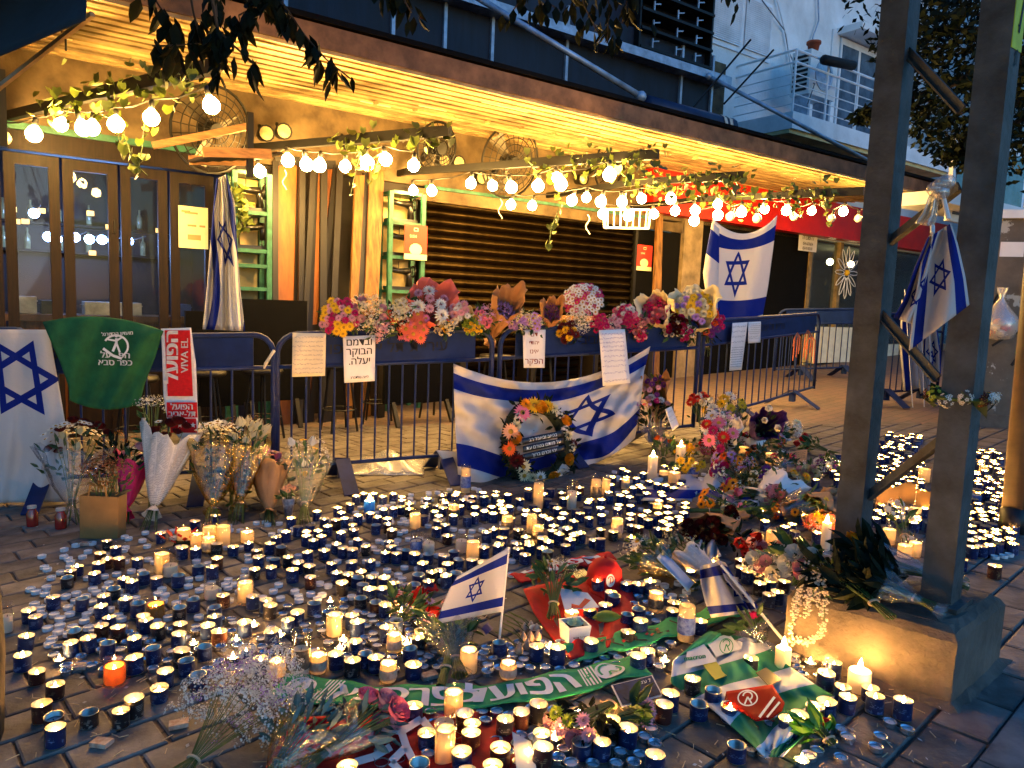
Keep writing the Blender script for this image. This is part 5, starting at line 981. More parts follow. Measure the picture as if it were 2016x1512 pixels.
# ================================================================== FLOWERS
rng = random.Random(33)
FC = dict(white=(.72, .70, .64), cream=(.72, .64, .42), yellow=(.75, .45, .02), gold=(.70, .30, .01), orange=(.75, .16, .02), coral=(.75, .20, .12), pink=(.72, .22, .30), rose=(.70, .38, .42), magenta=(.50, .02, .16), red=(.48, .012, .012), dred=(.12, .006, .01), lilac=(.48, .30, .58), purple=(.20, .05, .26), green=(.30, .38, .05), brown=(.20, .09, .04), peach=(.78, .42, .26))
def fmat(c): return mat('petal_' + c, FC[c], .65, var=.18, vscale=25, rnd=.15, spec=.25)
M_disc = mat('flower_disc', (.42, .26, .03), .8, var=.3, vscale=60); M_dkdisc = mat('dark_disc', (.05, .02, .015), .8, var=.2)
FM = {}
def flower(kind, c):
    if (kind, c) in FM: return FM[kind, c]
    r = random.Random(kind + c); q = MB(); mats = [fmat(c), M_disc]
    def petal(base, tip, w, lift, mi=0):
        base, tip = np.array(base), np.array(tip); d = tip - base; s = unit(np.cross(d, (0, 0, 1))) * w; m_ = (base + tip) / 2 + A3(0, 0, lift)
        q.add([base, m_ - s, tip, m_ + s], [(0, 1, 2, 3)], mi)
    if kind in ('daisy', 'sun', 'gerb'):
        if kind == 'sun': mats[1] = M_dkdisc
        for ring, (n, R, z) in enumerate(((18, 1.0, 0), (14, .72, .1)) if kind != 'daisy' else ((15, 1.0, 0),)):
            for k in range(n):
                a = 2 * math.pi * k / n + ring * .2 + r.uniform(-.06, .06); e = A3(math.cos(a), math.sin(a), 0); petal(e * .18 + A3(0, 0, z), e * R * r.uniform(.9, 1.05) + A3(0, 0, z + r.uniform(-.05, .18)), .13, .07)
        q.lathe((0, 0, 0), [(.30, .02), (.26, .13), (.12, .18), (0, .19)], 10, 1)
    elif kind == 'mum':
        for ring, (n, R, el) in enumerate(((14, 1.0, -10), (14, .95, 20), (12, .85, 45), (8, .7, 68), (4, .6, 85))):
            for k in range(n):
                a = 2 * math.pi * k / n + ring * .5; E_ = rad(el + r.uniform(-8, 8)); d = A3(math.cos(a) * math.cos(E_), math.sin(a) * math.cos(E_), math.sin(E_) * .85); petal(d * .25, d * R * r.uniform(.88, 1.05), .13, .06)
    elif kind == 'rose':
        for ring, (n, R, z, wid) in enumerate(((5, .95, .0, .60), (5, .75, .2, .5), (4, .52, .38, .4), (3, .3, .5, .3))):
            for k in range(n):
                a = 2 * math.pi * k / n + ring * .7; vs = []
                for j in range(3):
                    for i in range(4):
                        aa = a + (i / 3 - .5) * wid * 3.4; rr = R * (.45, .92, 1.05)[j] * (1 - .08 * abs(i - 1.5)); zz = z * .6 + (-.35, .05, .42 + .1 * r.random())[j] * .9; vs.append((rr * math.cos(aa), rr * math.sin(aa), zz))
                q.add(vs, [(j * 4 + i, j * 4 + i + 1, j * 4 + i + 5, j * 4 + i + 4) for j in range(2) for i in range(3)])
    elif kind == 'tulip':
        for k in range(6):
            a = math.pi / 3 * k; e = A3(math.cos(a), math.sin(a), 0); s = A3(-e[1], e[0], 0); q.add([e * .15 + A3(0, 0, -.6), e * .6 + s * .4, e * .25 + A3(0, 0, .95), e * .6 - s * .4], [(0, 1, 2, 3)])
    elif kind in ('spray', 'tiny'):
        n = 16 if kind == 'spray' else 34
        for k in range(n):
            d = unit(A3(r.gauss(0, 1), r.gauss(0, 1), abs(r.gauss(0, 1)) + .1)) * r.uniform(.6, 1.0); s = .26 if kind == 'spray' else .10; u = unit(np.cross(d, (0.3, .2, 1))); w = unit(np.cross(d, u)); dn = unit(d)
            for j in range(5):
                a = j * 2 * math.pi / 5; e = u * math.cos(a) + w * math.sin(a); f_ = u * math.cos(a + .5) + w * math.sin(a + .5); g_ = u * math.cos(a - .5) + w * math.sin(a - .5); q.add([d, d + f_ * s * .7 + dn * .04, d + e * s + dn * .03, d + g_ * s * .7 + dn * .04], [(0, 1, 2, 3)])
            if kind == 'spray': q.ball(d + dn * .04, .06, 5, 3, mi=1)
    FM[kind, c] = q.mesh('flower_head', mats); return FM[kind, c]
WRAP = dict(kraft=lambda: mat('kraft_paper', (.38, .22, .11), .75, var=.15, vscale=6, bump=.3, bscale=12), news=lambda: news_mat(), pink=lambda: mat('pink_film', (.62, .05, .16), .25, var=.1, bump=.6, bscale=14), clear=lambda: clear('cellophane', (.95, .96, .98), .10, .12), gold=lambda: clear('gold_film', (.95, .85, .5), .16, .12), white=lambda: mat('tissue', (.68, .64, .62), .8, var=.05, bump=.5, bscale=12), red=lambda: mat('red_wrap', (.60, .16, .13), .6, var=.1, bump=.4, bscale=10), cream=lambda: mat('cream_wrap', (.66, .58, .40), .7, var=.08, bump=.4, bscale=12), purple=lambda: mat('purple_wrap', (.10, .04, .22), .4, var=.1, bump=.4, bscale=10), blue=lambda: mat('blue_wrap', (.25, .42, .66), .35, var=.1, bump=.4, bscale=10))
def news_mat():
    if 'newsprint' in MATS: return MATS['newsprint']
    m, t, b = newmat('newsprint'); X.T = t; uv = t.nodes.new('ShaderNodeUVMap'); sp = t.nodes.new('ShaderNodeSeparateXYZ'); t.links.new(uv.outputs[0], sp.inputs[0]); u, v = X(sp.outputs[0]), X(sp.outputs[1])
    ln = X.op('FRACT', v * 46.0) < .45; gap = X.op('FRACT', u * 9.0) > .08; n_ = X(noise(t, 60, 2)) > .42
    t.links.new(mixc(t, ln * gap * n_, (.62, .57, .50), (.36, .33, .30)), b.inputs['Base Color']); b.inputs['Roughness'].default_value = .85; MATS['newsprint'] = m; return m
def frame_from(axis):
    n = unit(axis); a = unit(np.cross(n, (0, 0, 1) if abs(n[2]) < .9 else (1, 0, 0))); return a, np.cross(n, a), n
LEAFQ = leaf_mesh('leaf', None, .09, .035)
def bouquet(label, head, tail, spread, heads, wrap=None, leaf=M_leafg, nleaf=16, name='bouquet', hr=.03, flat=1.0, wlen=.8, group=None, stems=9, deep=0.0, sr=.0026, lsc=.62):
    """head/tail: world points; heads: list of (kind, colour, count[, radius])"""
    head, tail = np.array(head, float), np.array(tail, float); a, b, n = frame_from(head - tail); L = np.linalg.norm(head - tail)
    t = thing(name, label, 'bouquet', tail, group)
    pts = []; lst = [(k, c, rr) for (k, c, cnt, *r_) in heads for rr in [r_[0] if r_ else hr] * cnt]; rng.shuffle(lst)
    for i, (k, c, rr) in enumerate(lst):
        f = math.sqrt((i + .5) / len(lst)); w = i * 2.399; p = head + (a * math.cos(w) + b * math.sin(w) * flat) * spread * f + n * (spread * .45 * (1 - f * f) + rng.uniform(-.3, .3) * rr + deep * rng.uniform(-1, 1))
        d = unit(n * 1.0 + (a * math.cos(w) + b * math.sin(w)) * f * .9 + unit(CAM - p) * .9 + A3(0, 0, .25)); pts.append(p)
        q_ = Vector((0, 0, 1)).rotation_difference(Vector(d)) @ Quaternion((0, 0, 1), rng.uniform(0, 6)); node('flower_head', flower(k, c), t, p - tail, q_, rr * rng.uniform(.85, 1.15))
    tie = lerp(tail, head, .28); q = MB()
    for k in range(stems):
        w = k * 2.4; e = a * math.cos(w) + b * math.sin(w) * flat; q.tube([tail + e * spread * .28, tie + e * .012, lerp(tie, head, .6) + e * spread * .35, head + e * spread * .6], sr, 5)
    part(q, 'stem_bundle', M_stem, t)
    if nleaf:
        q = MB(); V, Fv = LEAFQ.v, LEAFQ.f
        for k in range(nleaf):
            w = rng.uniform(0, 6.28); e = a * math.cos(w) + b * math.sin(w) * flat; p = lerp(tie, head, rng.uniform(.45, 1.0)) + e * spread * rng.uniform(.3, 1.0); d = unit(n * .8 + e + A3(*[rng.gauss(0, .4) for _ in '123'])); s = unit(np.cross(d, A3(rng.gauss(0, 1), rng.gauss(0, 1), rng.gauss(0, 1)))); u = np.cross(s, d); kk = rng.uniform(.7, 1.5) * lsc; q.add([p + (s * x + d * y + u * z) * kk for x, y, z in V], Fv)
        fo = part(q, 'foliage', leaf, t)
    if wrap:
        q = MB(); ph = rng.uniform(0, 6)
        def cone(u, v):
            w = u * 2 * math.pi + ph; r_ = lerp(.016, spread * 1.12, v ** .8) * (1 + .12 * math.sin(5 * w + 3 * v) * v + .07 * math.sin(11 * w + 2 - 5 * v) * v + .05 * math.sin(19 * w + 9 * v) + .03 * math.sin(31 * w - 17 * v)); e = a * math.cos(w) + b * math.sin(w) * max(flat, .35); front = max(0, e @ unit(CAM - head + A3(0, 0, .6))); return tie - n * .03 + n * (L * wlen * v * (1 - .42 * front) * (1 + .12 * v * math.sin(2 * w + 1) + .06 * math.sin(7 * w) * v)) * .92 + e * r_
        q.grid(cone, 44, 10); part(q, 'wrapping', WRAP[wrap](), t, True, thick=.001)
        q = MB()
        def skirt(u, v): w = u * 2 * math.pi; r_ = lerp(.014, .05, v); return tie - n * .03 - n * .07 * v + (a * math.cos(w) + b * math.sin(w) * max(flat, .4)) * r_ * (1 + .2 * math.sin(6 * w) * v)
        q.grid(skirt, 16, 3); part(q, 'wrapping_skirt', WRAP[wrap](), t, True, thick=.001)
    q = MB(); q.tube([tie + (a * math.cos(w) + b * math.sin(w) * max(flat, .4)) * .02 for w in np.linspace(0, 6.28, 13)], .004, 4, cap=False); part(q, 'tie', mat('string', (.5, .4, .28), .8), t)
    return t
# leaning against the left barrier: heads up, stems on the ground
def stand(label, hx, hy, tx, ty, o, spread, heads, wrap=None, **k):
    T = G(tx, ty, .01); H = hb1(hx, hy, o) if hx < 540 else BH('b2', hx, hy, o); k['wlen'] = k.get('wlen', .8) * .88; return bouquet(label, H, T, spread * 1.12, [(a_, b_, math.ceil(c_ * 1.5), (r_[0] if r_ else .03) * 1.2) for a_, b_, c_, *r_ in heads], wrap, **k)
stand('bouquet of white starry flowers and red roses in clear wrap by the hanging flag', 150, 868, 138, 1035, .16, .17, [('daisy', 'white', 26, .022), ('rose', 'dred', 5, .03), ('tulip', 'cream', 2, .035)], 'clear', nleaf=50)
bgp = G(192, 1062); kb_ = thing('paper_bag', 'brown paper bag standing beneath the hydrangeas', 'bag', bgp); q = MB()
for (z0, z1, k0, k1) in ((0.0, .24, .98, 1.0),):
    c8 = [(-.105, -.04), (.105, -.04), (.105, .05), (-.105, .05)]; q.add([bgp + A3(x * k0, y * k0 + .05, 0) for x, y in c8] + [bgp + A3(x * k1 + .008, y * k1 + .05, z1) for x, y in c8], [(3, 2, 1, 0), (0, 1, 5, 4), (1, 2, 6, 5), (2, 3, 7, 6), (3, 0, 4, 7)])
part(q, 'bag_wall', mat('bag_kraft', (.30, .19, .08), .8, var=.1, bump=.3, bscale=8), kb_, thick=.003)
for e in (-.04, .05): q = MB(); q.tube([bgp + A3(-.05, .05 + e, .24), bgp + A3(-.04, .05 + e, .30), bgp + A3(.04, .05 + e, .30), bgp + A3(.05, .05 + e, .24)], .005, 5); part(q, 'handle', MATS['bag_kraft'], kb_)
bouquet('bunch of dried brown hydrangeas in the paper bag', bgp + A3(.02, .05, .36), bgp + A3(0, .05, .05), .12, [('tiny', 'brown', 14, .055)], nleaf=20, leaf=mat('dry_leaf', (.13, .10, .05), .8, var=.3))
stand('small bouquet in shiny pink wrap beside the paper bag', 266, 900, 243, 1030, .16, .09, [('rose', 'rose', 4, .03), ('daisy', 'white', 4, .02)], 'pink', wlen=1.0)
stand('tall bouquet rolled in newspaper beneath the red scarf', 335, 862, 292, 1045, .16, .14, [('rose', 'dred', 4, .035), ('daisy', 'white', 3, .025)], 'news', wlen=1.06, nleaf=10)
stand('big bunch of white chrysanthemums in gold film', 432, 868, 415, 1040, .12, .15, [('daisy', 'white', 24, .026), ('mum', 'white', 4, .03)], 'gold', nleaf=40)
stand('bunch of cream lilies with dried sprigs in gold film', 488, 855, 468, 1030, .10, .11, [('tulip', 'cream', 6, .04), ('tiny', 'brown', 4, .05)], 'gold', nleaf=24)
stand('bunch of peach, yellow and white roses low in front of the barrier', 462, 945, 455, 1025, .22, .06, [('rose', 'yellow', 2, .04), ('rose', 'peach', 2, .042), ('tulip', 'white', 2, .045)], None, nleaf=24)
stand('kraft-wrapped bouquet of small pink lilies leaning on the barrier', 530, 915, 530, 1035, .16, .10, [('daisy', 'rose', 7, .03), ('tulip', 'pink', 3, .03)], 'kraft', wlen=.95)
stand('loose bunch of wild green stems with tiny white flowers', 602, 900, 598, 1035, .14, .13, [('tiny', 'white', 10, .035), ('daisy', 'yellow', 3, .02), ('tulip', 'white', 2, .035)], 'clear', nleaf=40, stems=16)
stand('sparse white yarrow bunch standing behind the red scarf', 297, 800, 300, 1000, .02, .07, [('tiny', 'white', 6, .04)], None, nleaf=20)
stand('dark leafy bunch with dry sprigs between the flag and the newspaper roll', 232, 880, 225, 1040, .10, .10, [('tiny', 'gold', 4, .03)], None, nleaf=60, leaf=M_leafd)
vz = G(568, 1015); q = MB(); q.lathe(vz, [(0, 0), (.025, 0), (.03, .05), (.04, .11), (.036, .11), (.026, .05), (0, .01)], 12); solo(q, 'small_vase', mat('spotted_vase', (.42, .40, .42), .3, c2=(.10, .07, .09), vscale=30), 'small spotted vase beside the kraft-wrapped bouquet', 'vase', smooth=True); bouquet('small bunch of tan mums in the spotted vase', vz + A3(0, 0, .155), vz + A3(0, 0, .02), .045, [('mum', 'peach', 7, .022)], None, nleaf=6)
for k, (x, y, c_) in enumerate(((64, 1035, (.35, .04, .03)), (120, 1040, (.35, .03, .03)))):
    p = G(x, y); q = MB(); q.lathe(p, [(0, 0), (.03, 0), (.031, .02), (.031, .075), (.02, .095), (.02, .105), (0, .105)], 12); t = thing('red_jar', ('red memorial jar under the edge of the hanging flag', 'red memorial jar half behind the white starry bouquet')[k], 'jar', p); part(q, 'glass_body', mat('red_glass', c_, .15, var=.2, spec=.8), t, True); q = MB(); q.lathe(p, [(.0, .106), (.024, .106), (.024, .12), (0, .12)], 12); part(q, 'lid', mat('jar_lid', (.5, .48, .45), .4), t)
# on top of the barriers
def top(key, label, x, y, spread, heads, wrap=None, tail=(40, 60), o=.06, **k):
    H = BH(key, x, y, o); T = BH(key, x + tail[0], y + tail[1], o - .25); k['nleaf'] = int(k.get('nleaf', 16) * 1.3)
    return bouquet(label, H, T, spread * 1.3, [(a_, b_, math.ceil(c_ * 2.3), (r_[0] if r_ else .03) * .98) for a_, b_, c_, *r_ in heads], wrap, **k)
top('b2', 'bouquet of yellow gerberas and pink mums on the barrier end', 668, 625, .10, [('gerb', 'yellow', 5, .036), ('mum', 'magenta', 4, .035), ('mum', 'rose', 4, .03)], None, (30, 20), nleaf=30)
top('b2', 'cream and white mixed bouquet beside the yellow gerberas', 722, 615, .10, [('spray', 'cream', 8, .035), ('rose', 'rose', 3, .03), ('tiny', 'white', 4, .04)], None, (10, 40), nleaf=40)
top('b2', 'dark leafy bunch with red and yellow buds on the barrier', 770, 630, .07, [('spray', 'red', 2, .03), ('spray', 'cream', 2, .03)], None, (20, 30), nleaf=40, leaf=M_leafd)
top('b2', 'cluster of large coral gerberas on the barrier', 815, 640, .09, [('gerb', 'coral', 5, .052), ('gerb', 'pink', 2, .04)], None, (30, 20), nleaf=14)
top('b2', 'bouquet with white mum in red paper rising above the coral gerberas', 848, 598, .12, [('mum', 'white', 2, .055), ('mum', 'rose', 2, .04)], 'red', (-40, 60), o=.0, wlen=1.15, nleaf=8)
top('b2', 'sprig of pale yellow freesias on the barrier', 876, 640, .05, [('spray', 'cream', 4, .035), ('tulip', 'yellow', 3, .03)], None, (10, 20), nleaf=10)
top('b2', 'small bouquet of pink and white mums in cream paper', 905, 615, .06, [('mum', 'rose', 3, .035), ('mum', 'white', 2, .03)], 'cream', (20, 40), nleaf=6)
top('b2', 'cluster of green-yellow button flowers on the barrier', 932, 640, .06, [('mum', 'green', 6, .02), ('mum', 'yellow', 5, .02)], None, (10, 20), nleaf=12)
top('b3', 'lilac hyacinth-like bunch in curled kraft paper', 990, 615, .075, [('spray', 'lilac', 12, .03)], 'kraft', (-25, 60), wlen=1.5, nleaf=6)
top('b3', 'small bunch of pale lilac asters by the narrow wavy sheet', 1050, 635, .05, [('daisy', 'lilac', 5, .03), ('spray', 'cream', 3, .025)], None, (0, 20), nleaf=14)
top('b3', 'purple statice in kraft paper on the barrier', 1085, 615, .06, [('tiny', 'purple', 7, .035)], 'kraft', (-10, 50), wlen=1.2)
top('b3', 'round ball of white and crimson daisies rising above the barrier', 1148, 590, .125, [('daisy', 'white', 26, .026), ('daisy', 'magenta', 14, .024)], None, (0, 60), o=-.05, nleaf=30, leaf=M_leafd)
top('b3', 'bunch of white baby\'s breath on the barrier', 1140, 632, .075, [('tiny', 'white', 16, .035)], None, (0, 30), nleaf=4)
top('b3', 'dark red and yellow mums at the barrier rail', 1118, 652, .06, [('mum', 'dred', 3, .04), ('mum', 'yellow', 2, .035)], None, (0, 20), nleaf=8)
top('b3', 'magenta mum bunch beside the baby\'s breath', 1180, 635, .055, [('mum', 'magenta', 5, .03)], None, (0, 20), nleaf=10)
top('b3', 'magenta and white bunch above the bluish sheet', 1230, 622, .075, [('mum', 'magenta', 7, .032), ('mum', 'white', 3, .03), ('mum', 'pink', 3, .028)], None, (0, 30), nleaf=16)
top('b3', 'pink carnations in cream paper near the barrier corner', 1290, 610, .09, [('rose', 'pink', 4, .03), ('mum', 'magenta', 5, .032), ('rose', 'rose', 3, .03)], 'cream', (30, 50), wlen=1.1, nleaf=16)
top('b3', 'dark red roses with white lily at the barrier corner', 1325, 640, .08, [('rose', 'dred', 5, .03), ('tulip', 'white', 4, .035), ('rose', 'magenta', 2, .03)], None, (10, 30), nleaf=30)
top('b4', 'yellow and white bouquet in cream wrap under the hung flag', 1365, 605, .14, [('mum', 'cream', 6, .04), ('gerb', 'yellow', 4, .05), ('mum', 'lilac', 3, .04)], 'cream', (-20, 80), wlen=1.0, nleaf=16)
top('b4', 'orange and plum flower bunch against the hung flag', 1392, 635, .11, [('tulip', 'orange', 4, .045), ('mum', 'magenta', 5, .04), ('mum', 'purple', 4, .04)], None, (0, 60), nleaf=24, leaf=M_leafd)
top('b3', 'spray of small pink blooms dangling from the barrier corner', 1262, 660, .035, [('mum', 'magenta', 3, .025), ('mum', 'rose', 2, .022)], None, (0, -30), nleaf=6)
for k, (key, x, y, heads) in enumerate((('b2', 745, 648, [('spray', 'rose', 4, .03), ('tiny', 'white', 4, .035)]), ('b2', 790, 612, [('mum', 'cream', 3, .03), ('spray', 'white', 4, .03)]), ('b2', 950, 625, [('spray', 'lilac', 4, .03), ('mum', 'pink', 3, .028)]), ('b3', 1022, 632, [('spray', 'cream', 5, .03), ('mum', 'lilac', 3, .026)]), ('b3', 1205, 640, [('mum', 'rose', 4, .028), ('tiny', 'white', 3, .035)]), ('b3', 1258, 640, [('rose', 'rose', 3, .028), ('spray', 'magenta', 4, .028)]), ('b3', 1350, 655, [('mum', 'magenta', 3, .028), ('spray', 'white', 3, .03)]))):
    top(key, ('pale pink and white filler blooms under the cream bouquet on the barrier', 'cream mums tucked behind the coral gerberas', 'lilac and pink filler blooms beside the button flowers', 'cream and lilac filler blooms next to the kraft-wrapped lilac bunch', 'pale pink mums filling the gap past the daisy ball', 'pink roses filling the gap before the pink carnations', 'magenta filler blooms at the barrier corner post')[k], x, y, .06, heads, None, (10, 25), nleaf=26)
# wreath
wc = BH('b3', 1058, 872, .30); wn_ = unit(BAR['b3'][2] + ZV * .25); wa = unit(np.cross(ZV, wn_)); wb = np.cross(wn_, wa)
wr = thing('funeral_wreath', 'round flower wreath with lettered dark ribbons before the banner flag', 'wreath', gp(wc)); W0 = wloc(wr); RW = .245
q = MB(); q.tube([wc + (wa * math.cos(w) + wb * math.sin(w) * 1.12) * RW for w in np.linspace(0, 2 * math.pi, 29)], .055, 8, cap=False); part(q, 'straw_ring', mat('moss_ring', (.04, .05, .02), .9), wr, True)
q = MB()
for k in range(230):
    w = rng.uniform(0, 6.283); e = wa * math.cos(w) + wb * math.sin(w) * 1.12; p = wc + e * (RW + rng.gauss(0, .035)) + wn_ * rng.uniform(.0, .06); d = unit(e * rng.uniform(-.3, 1.2) + A3(*[rng.gauss(0, .6) for _ in '123'])); s = unit(np.cross(d, wn_ + A3(*[rng.gauss(0, .4) for _ in '123']))); u = np.cross(s, d); q.add([p + (s * x + d * y + u * z) * .8 for x, y, z in LEAFQ.v], LEAFQ.f)
part(q, 'foliage', M_leafd, wr)
for (deg, dr, kd_, c_, r_) in ((100, 0, 'gerb', 'yellow', .05), (88, -.02, 'rose', 'gold', .04), (72, .0, 'mum', 'yellow', .04), (60, .01, 'mum', 'cream', .034), (45, 0, 'spray', 'white', .03), (30, .01, 'rose', 'gold', .035), (8, -.01, 'mum', 'cream', .032), (-12, .01, 'spray', 'cream', .03), (-30, 0, 'rose', 'gold', .036), (-48, 0, 'tulip', 'white', .04), (-60, 0, 'daisy', 'white', .035), (-75, -.01, 'rose', 'gold', .035), (-90, .02, 'tulip', 'gold', .04), (-100, -.02, 'daisy', 'white', .036), (-115, 0, 'mum', 'cream', .034), (-130, .02, 'daisy', 'cream', .036), (-140, -.02, 'gerb', 'cream', .045), (-155, 0, 'mum', 'dred', .05), (170, -.02, 'rose', 'gold', .036), (185, .03, 'gerb', 'orange', .042), (162, .02, 'gerb', 'peach', .048), (150, -.01, 'mum', 'cream', .032), (138, .0, 'spray', 'white', .03), (126, 0, 'gerb', 'pink', .05), (113, .03, 'mum', 'gold', .036), (20, -.03, 'spray', 'white', .028), (-5, .03, 'mum', 'dred', .03)):
    w = rad(deg); e = wa * math.cos(w) + wb * math.sin(w) * 1.12; p = wc + e * (RW + dr) + wn_ * .065; node('flower_head', flower(kd_, c_), wr, p - W0, Vector((0, 0, 1)).rotation_difference(Vector(unit(wn_ + e * .35 + A3(rng.gauss(0, .1), 0, rng.gauss(0, .1))))), r_ * 1.42)
M_rib = mat('ribbon_black', (.012, .018, .03), .3, var=.1, spec=.6)
for k, (y, tx) in enumerate(((.035, 'בכאב ובאבל רב'), (-.02, 'על מותם בטרם עת'), (-.075, 'יהי זכרם ברוך'))):
    q = MB(); rf = lambda x, yy, oo=0: wc + wa * x + wb * (yy + y + x * .12) + wn_ * (.085 + .012 * math.sin(x * 12) + oo); q.grid(lambda u, v: rf(lerp(-.17, .17, u), lerp(.023, -.023, v)), 14, 2); rb = part(q, 'ribbon', M_rib, wr, True, thick=.001); q = MB(); letters(q, heb(tx), lambda x, yy: rf(x, yy, .003), .036, sx=1.0); part(q, 'lettering', M_white, rb)
q = MB(); q.bar(wc - wn_ * .05 + wb * .1, gp(wc - wn_ * .3), .02, .02, up=wa); part(q, 'easel_leg', M_dkw, wr)
# heap of bouquets to the right of the wreath: lying and leaning
def lay(label, hx, hy, tx, ty, spread, heads, wrap=None, hh=.10, th=.03, **k): return bouquet(label, G(hx, hy, hh), G(tx, ty, th), spread, heads, wrap, flat=k.pop('flat', .55), **k)
stand2 = lambda label, x, y, tx, ty, o, spread, heads, wrap=None, **k: bouquet(label, BH('b3' if x < 1365 else 'b4', x, y, o), G(tx, ty, .01), spread, heads, wrap, **k)
stand2('leafy bouquet with white mum leaning beside the banner flag', 1285, 800, 1290, 900, .25, .15, [('mum', 'white', 2, .045), ('spray', 'lilac', 3, .035), ('rose', 'rose', 3, .028), ('mum', 'magenta', 3, .03)], 'clear', nleaf=60, leaf=M_leafd)
stand2('kraft bouquet of small purple blooms at the barrier corner', 1290, 762, 1300, 860, .18, .10, [('mum', 'purple', 6, .03), ('mum', 'rose', 3, .03)], 'kraft', wlen=.9, nleaf=14)
stand2('orange and pink roses low by the tall white candles', 1310, 868, 1305, 915, .45, .08, [('rose', 'orange', 2, .032), ('rose', 'rose', 2, .032), ('rose', 'cream', 3, .025)], None, nleaf=30)
stand2('red blooms with calla lily in green ribbed wrap', 1378, 790, 1385, 880, .30, .09, [('mum', 'red', 5, .045), ('tulip', 'white', 3, .05)], None, nleaf=14)
stand2('bouquet of yellow, plum and white flowers leaning on the turned barrier', 1430, 805, 1440, 880, .45, .17, [('gerb', 'yellow', 3, .05), ('tiny', 'brown', 4, .06), ('mum', 'white', 2, .06), ('mum', 'yellow', 3, .05)], 'clear', nleaf=40)
stand2('white gerbera and lilac bouquet in front of the yellow one', 1420, 838, 1430, 900, .65, .13, [('gerb', 'white', 2, .06), ('spray', 'lilac', 4, .045), ('spray', 'white', 5, .04)], 'white', nleaf=24)
stand2('pink and red gerberas at the heart of the flower heap', 1415, 855, 1430, 915, .85, .12, [('gerb', 'pink', 3, .06), ('gerb', 'red', 2, .055), ('mum', 'magenta', 2, .04)], None, nleaf=30, leaf=M_leafd)
stand2('purple wrapped bouquet at the back of the flower heap', 1515, 830, 1470, 870, .9, .11, [('tulip', 'white', 3, .04)], 'purple', nleaf=14)
lay('white wrapped bouquet lying past the flower heap', 1560, 845, 1480, 870, .12, [('spray', 'white', 5, .05), ('mum', 'cream', 2, .05)], 'white', hh=.15, nleaf=20)
lay('bunch of red tulips with long green leaves lying by the pole', 1585, 870, 1650, 895, .10, [('tulip', 'red', 4, .04)], None, hh=.09, nleaf=50)
lay('yellow gerberas behind the tall candle jar', 1360, 915, 1330, 890, .10, [('gerb', 'yellow', 7, .035)], None, hh=.09, nleaf=30)
lay('lilac asters and orange marigolds lying in the heap', 1430, 905, 1500, 890, .12, [('daisy', 'lilac', 6, .035), ('mum', 'orange', 5, .035)], None, hh=.09, nleaf=40)
lay('rust and orange mum bunch by the glowing jars', 1490, 890, 1530, 915, .09, [('mum', 'orange', 4, .035), ('mum', 'dred', 3, .03), ('mum', 'gold', 3, .03)], None, hh=.08, nleaf=40)
lay('clear-wrapped purple and white bunch on the laid flag', 1420, 928, 1480, 945, .10, [('rose', 'magenta', 3, .04), ('mum', 'purple', 3, .035), ('spray', 'white', 4, .04)], 'clear', nleaf=14)
lay('gold-wrapped bouquet with plum flowers in the heap', 1500, 940, 1430, 935, .11, [('mum', 'purple', 5, .04), ('spray', 'cream', 4, .035)], 'gold', nleaf=20)
lay('white cone bouquet with yellow mums lying in the heap', 1555, 945, 1470, 1000, .14, [('mum', 'yellow', 5, .035), ('daisy', 'white', 3, .035)], 'white', hh=.10, nleaf=24)
lay('bunch of small sunflowers lying on clear film', 1395, 985, 1470, 1000, .12, [('sun', 'gold', 6, .034)], 'clear', hh=.07, nleaf=14)
lay('long bunch of grassy stems with orange tips', 1520, 1005, 1350, 1005, .08, [('mum', 'gold', 4, .022), ('mum', 'orange', 3, .022)], None, hh=.06, nleaf=20, stems=22)
lay('kraft and clear bundle lying against the pole', 1590, 1010, 1640, 960, .12, [('sun', 'gold', 2, .035)], 'kraft', hh=.08, nleaf=10)
lay('clear wrapped bundle shining beside the pole leg', 1600, 985, 1500, 1020, .12, [('daisy', 'yellow', 2, .03)], 'clear', hh=.10, nleaf=20)
lay('pink lily bud bouquet in cream paper', 1455, 985, 1580, 965, .10, [('tulip', 'pink', 3, .045)], 'cream', hh=.06, nleaf=8)
lay('dark red roses in kraft paper beside the crumpled flag', 1385, 1045, 1470, 1010, .11, [('rose', 'dred', 10, .036)], 'kraft', hh=.10, nleaf=10)
lay('red and white striped tulips lying with dark leaves', 1475, 1075, 1380, 1035, .08, [('tulip', 'red', 5, .045), ('tulip', 'rose', 3, .045)], None, hh=.07, nleaf=30, leaf=M_leafd)
lay('white roses with grey eucalyptus at the plinth', 1515, 1115, 1590, 1080, .10, [('rose', 'white', 4, .036), ('spray', 'white', 3, .04), ('rose', 'rose', 2, .034)], None, hh=.10, nleaf=40, leaf=mat('eucalyptus', (.16, .22, .19), .7, var=.3))
lay('newspaper-wrapped bouquet beneath the small hand flag', 1330, 1080, 1440, 1150, .10, [('tiny', 'cream', 6, .05)], 'news', hh=.09, nleaf=20)
lay('clear-wrapped grassy bouquet with blue strip behind the red cap', 1270, 1085, 1370, 1150, .12, [('tiny', 'cream', 5, .05), ('daisy', 'white', 4, .035)], 'gold', hh=.10, nleaf=60, stems=24)
q = MB(); q.grid(lambda u, v: G(lerp(1305, 1366, u) - 12 * v, lerp(1082, 1148, u) + 16 * v, .13 - .08 * u), 8, 3); solo(q, 'blue_strip', WRAP['blue'](), 'shiny pale blue wrapping strip lying across the grassy bouquet', 'wrapping', smooth=True, thick=.002)
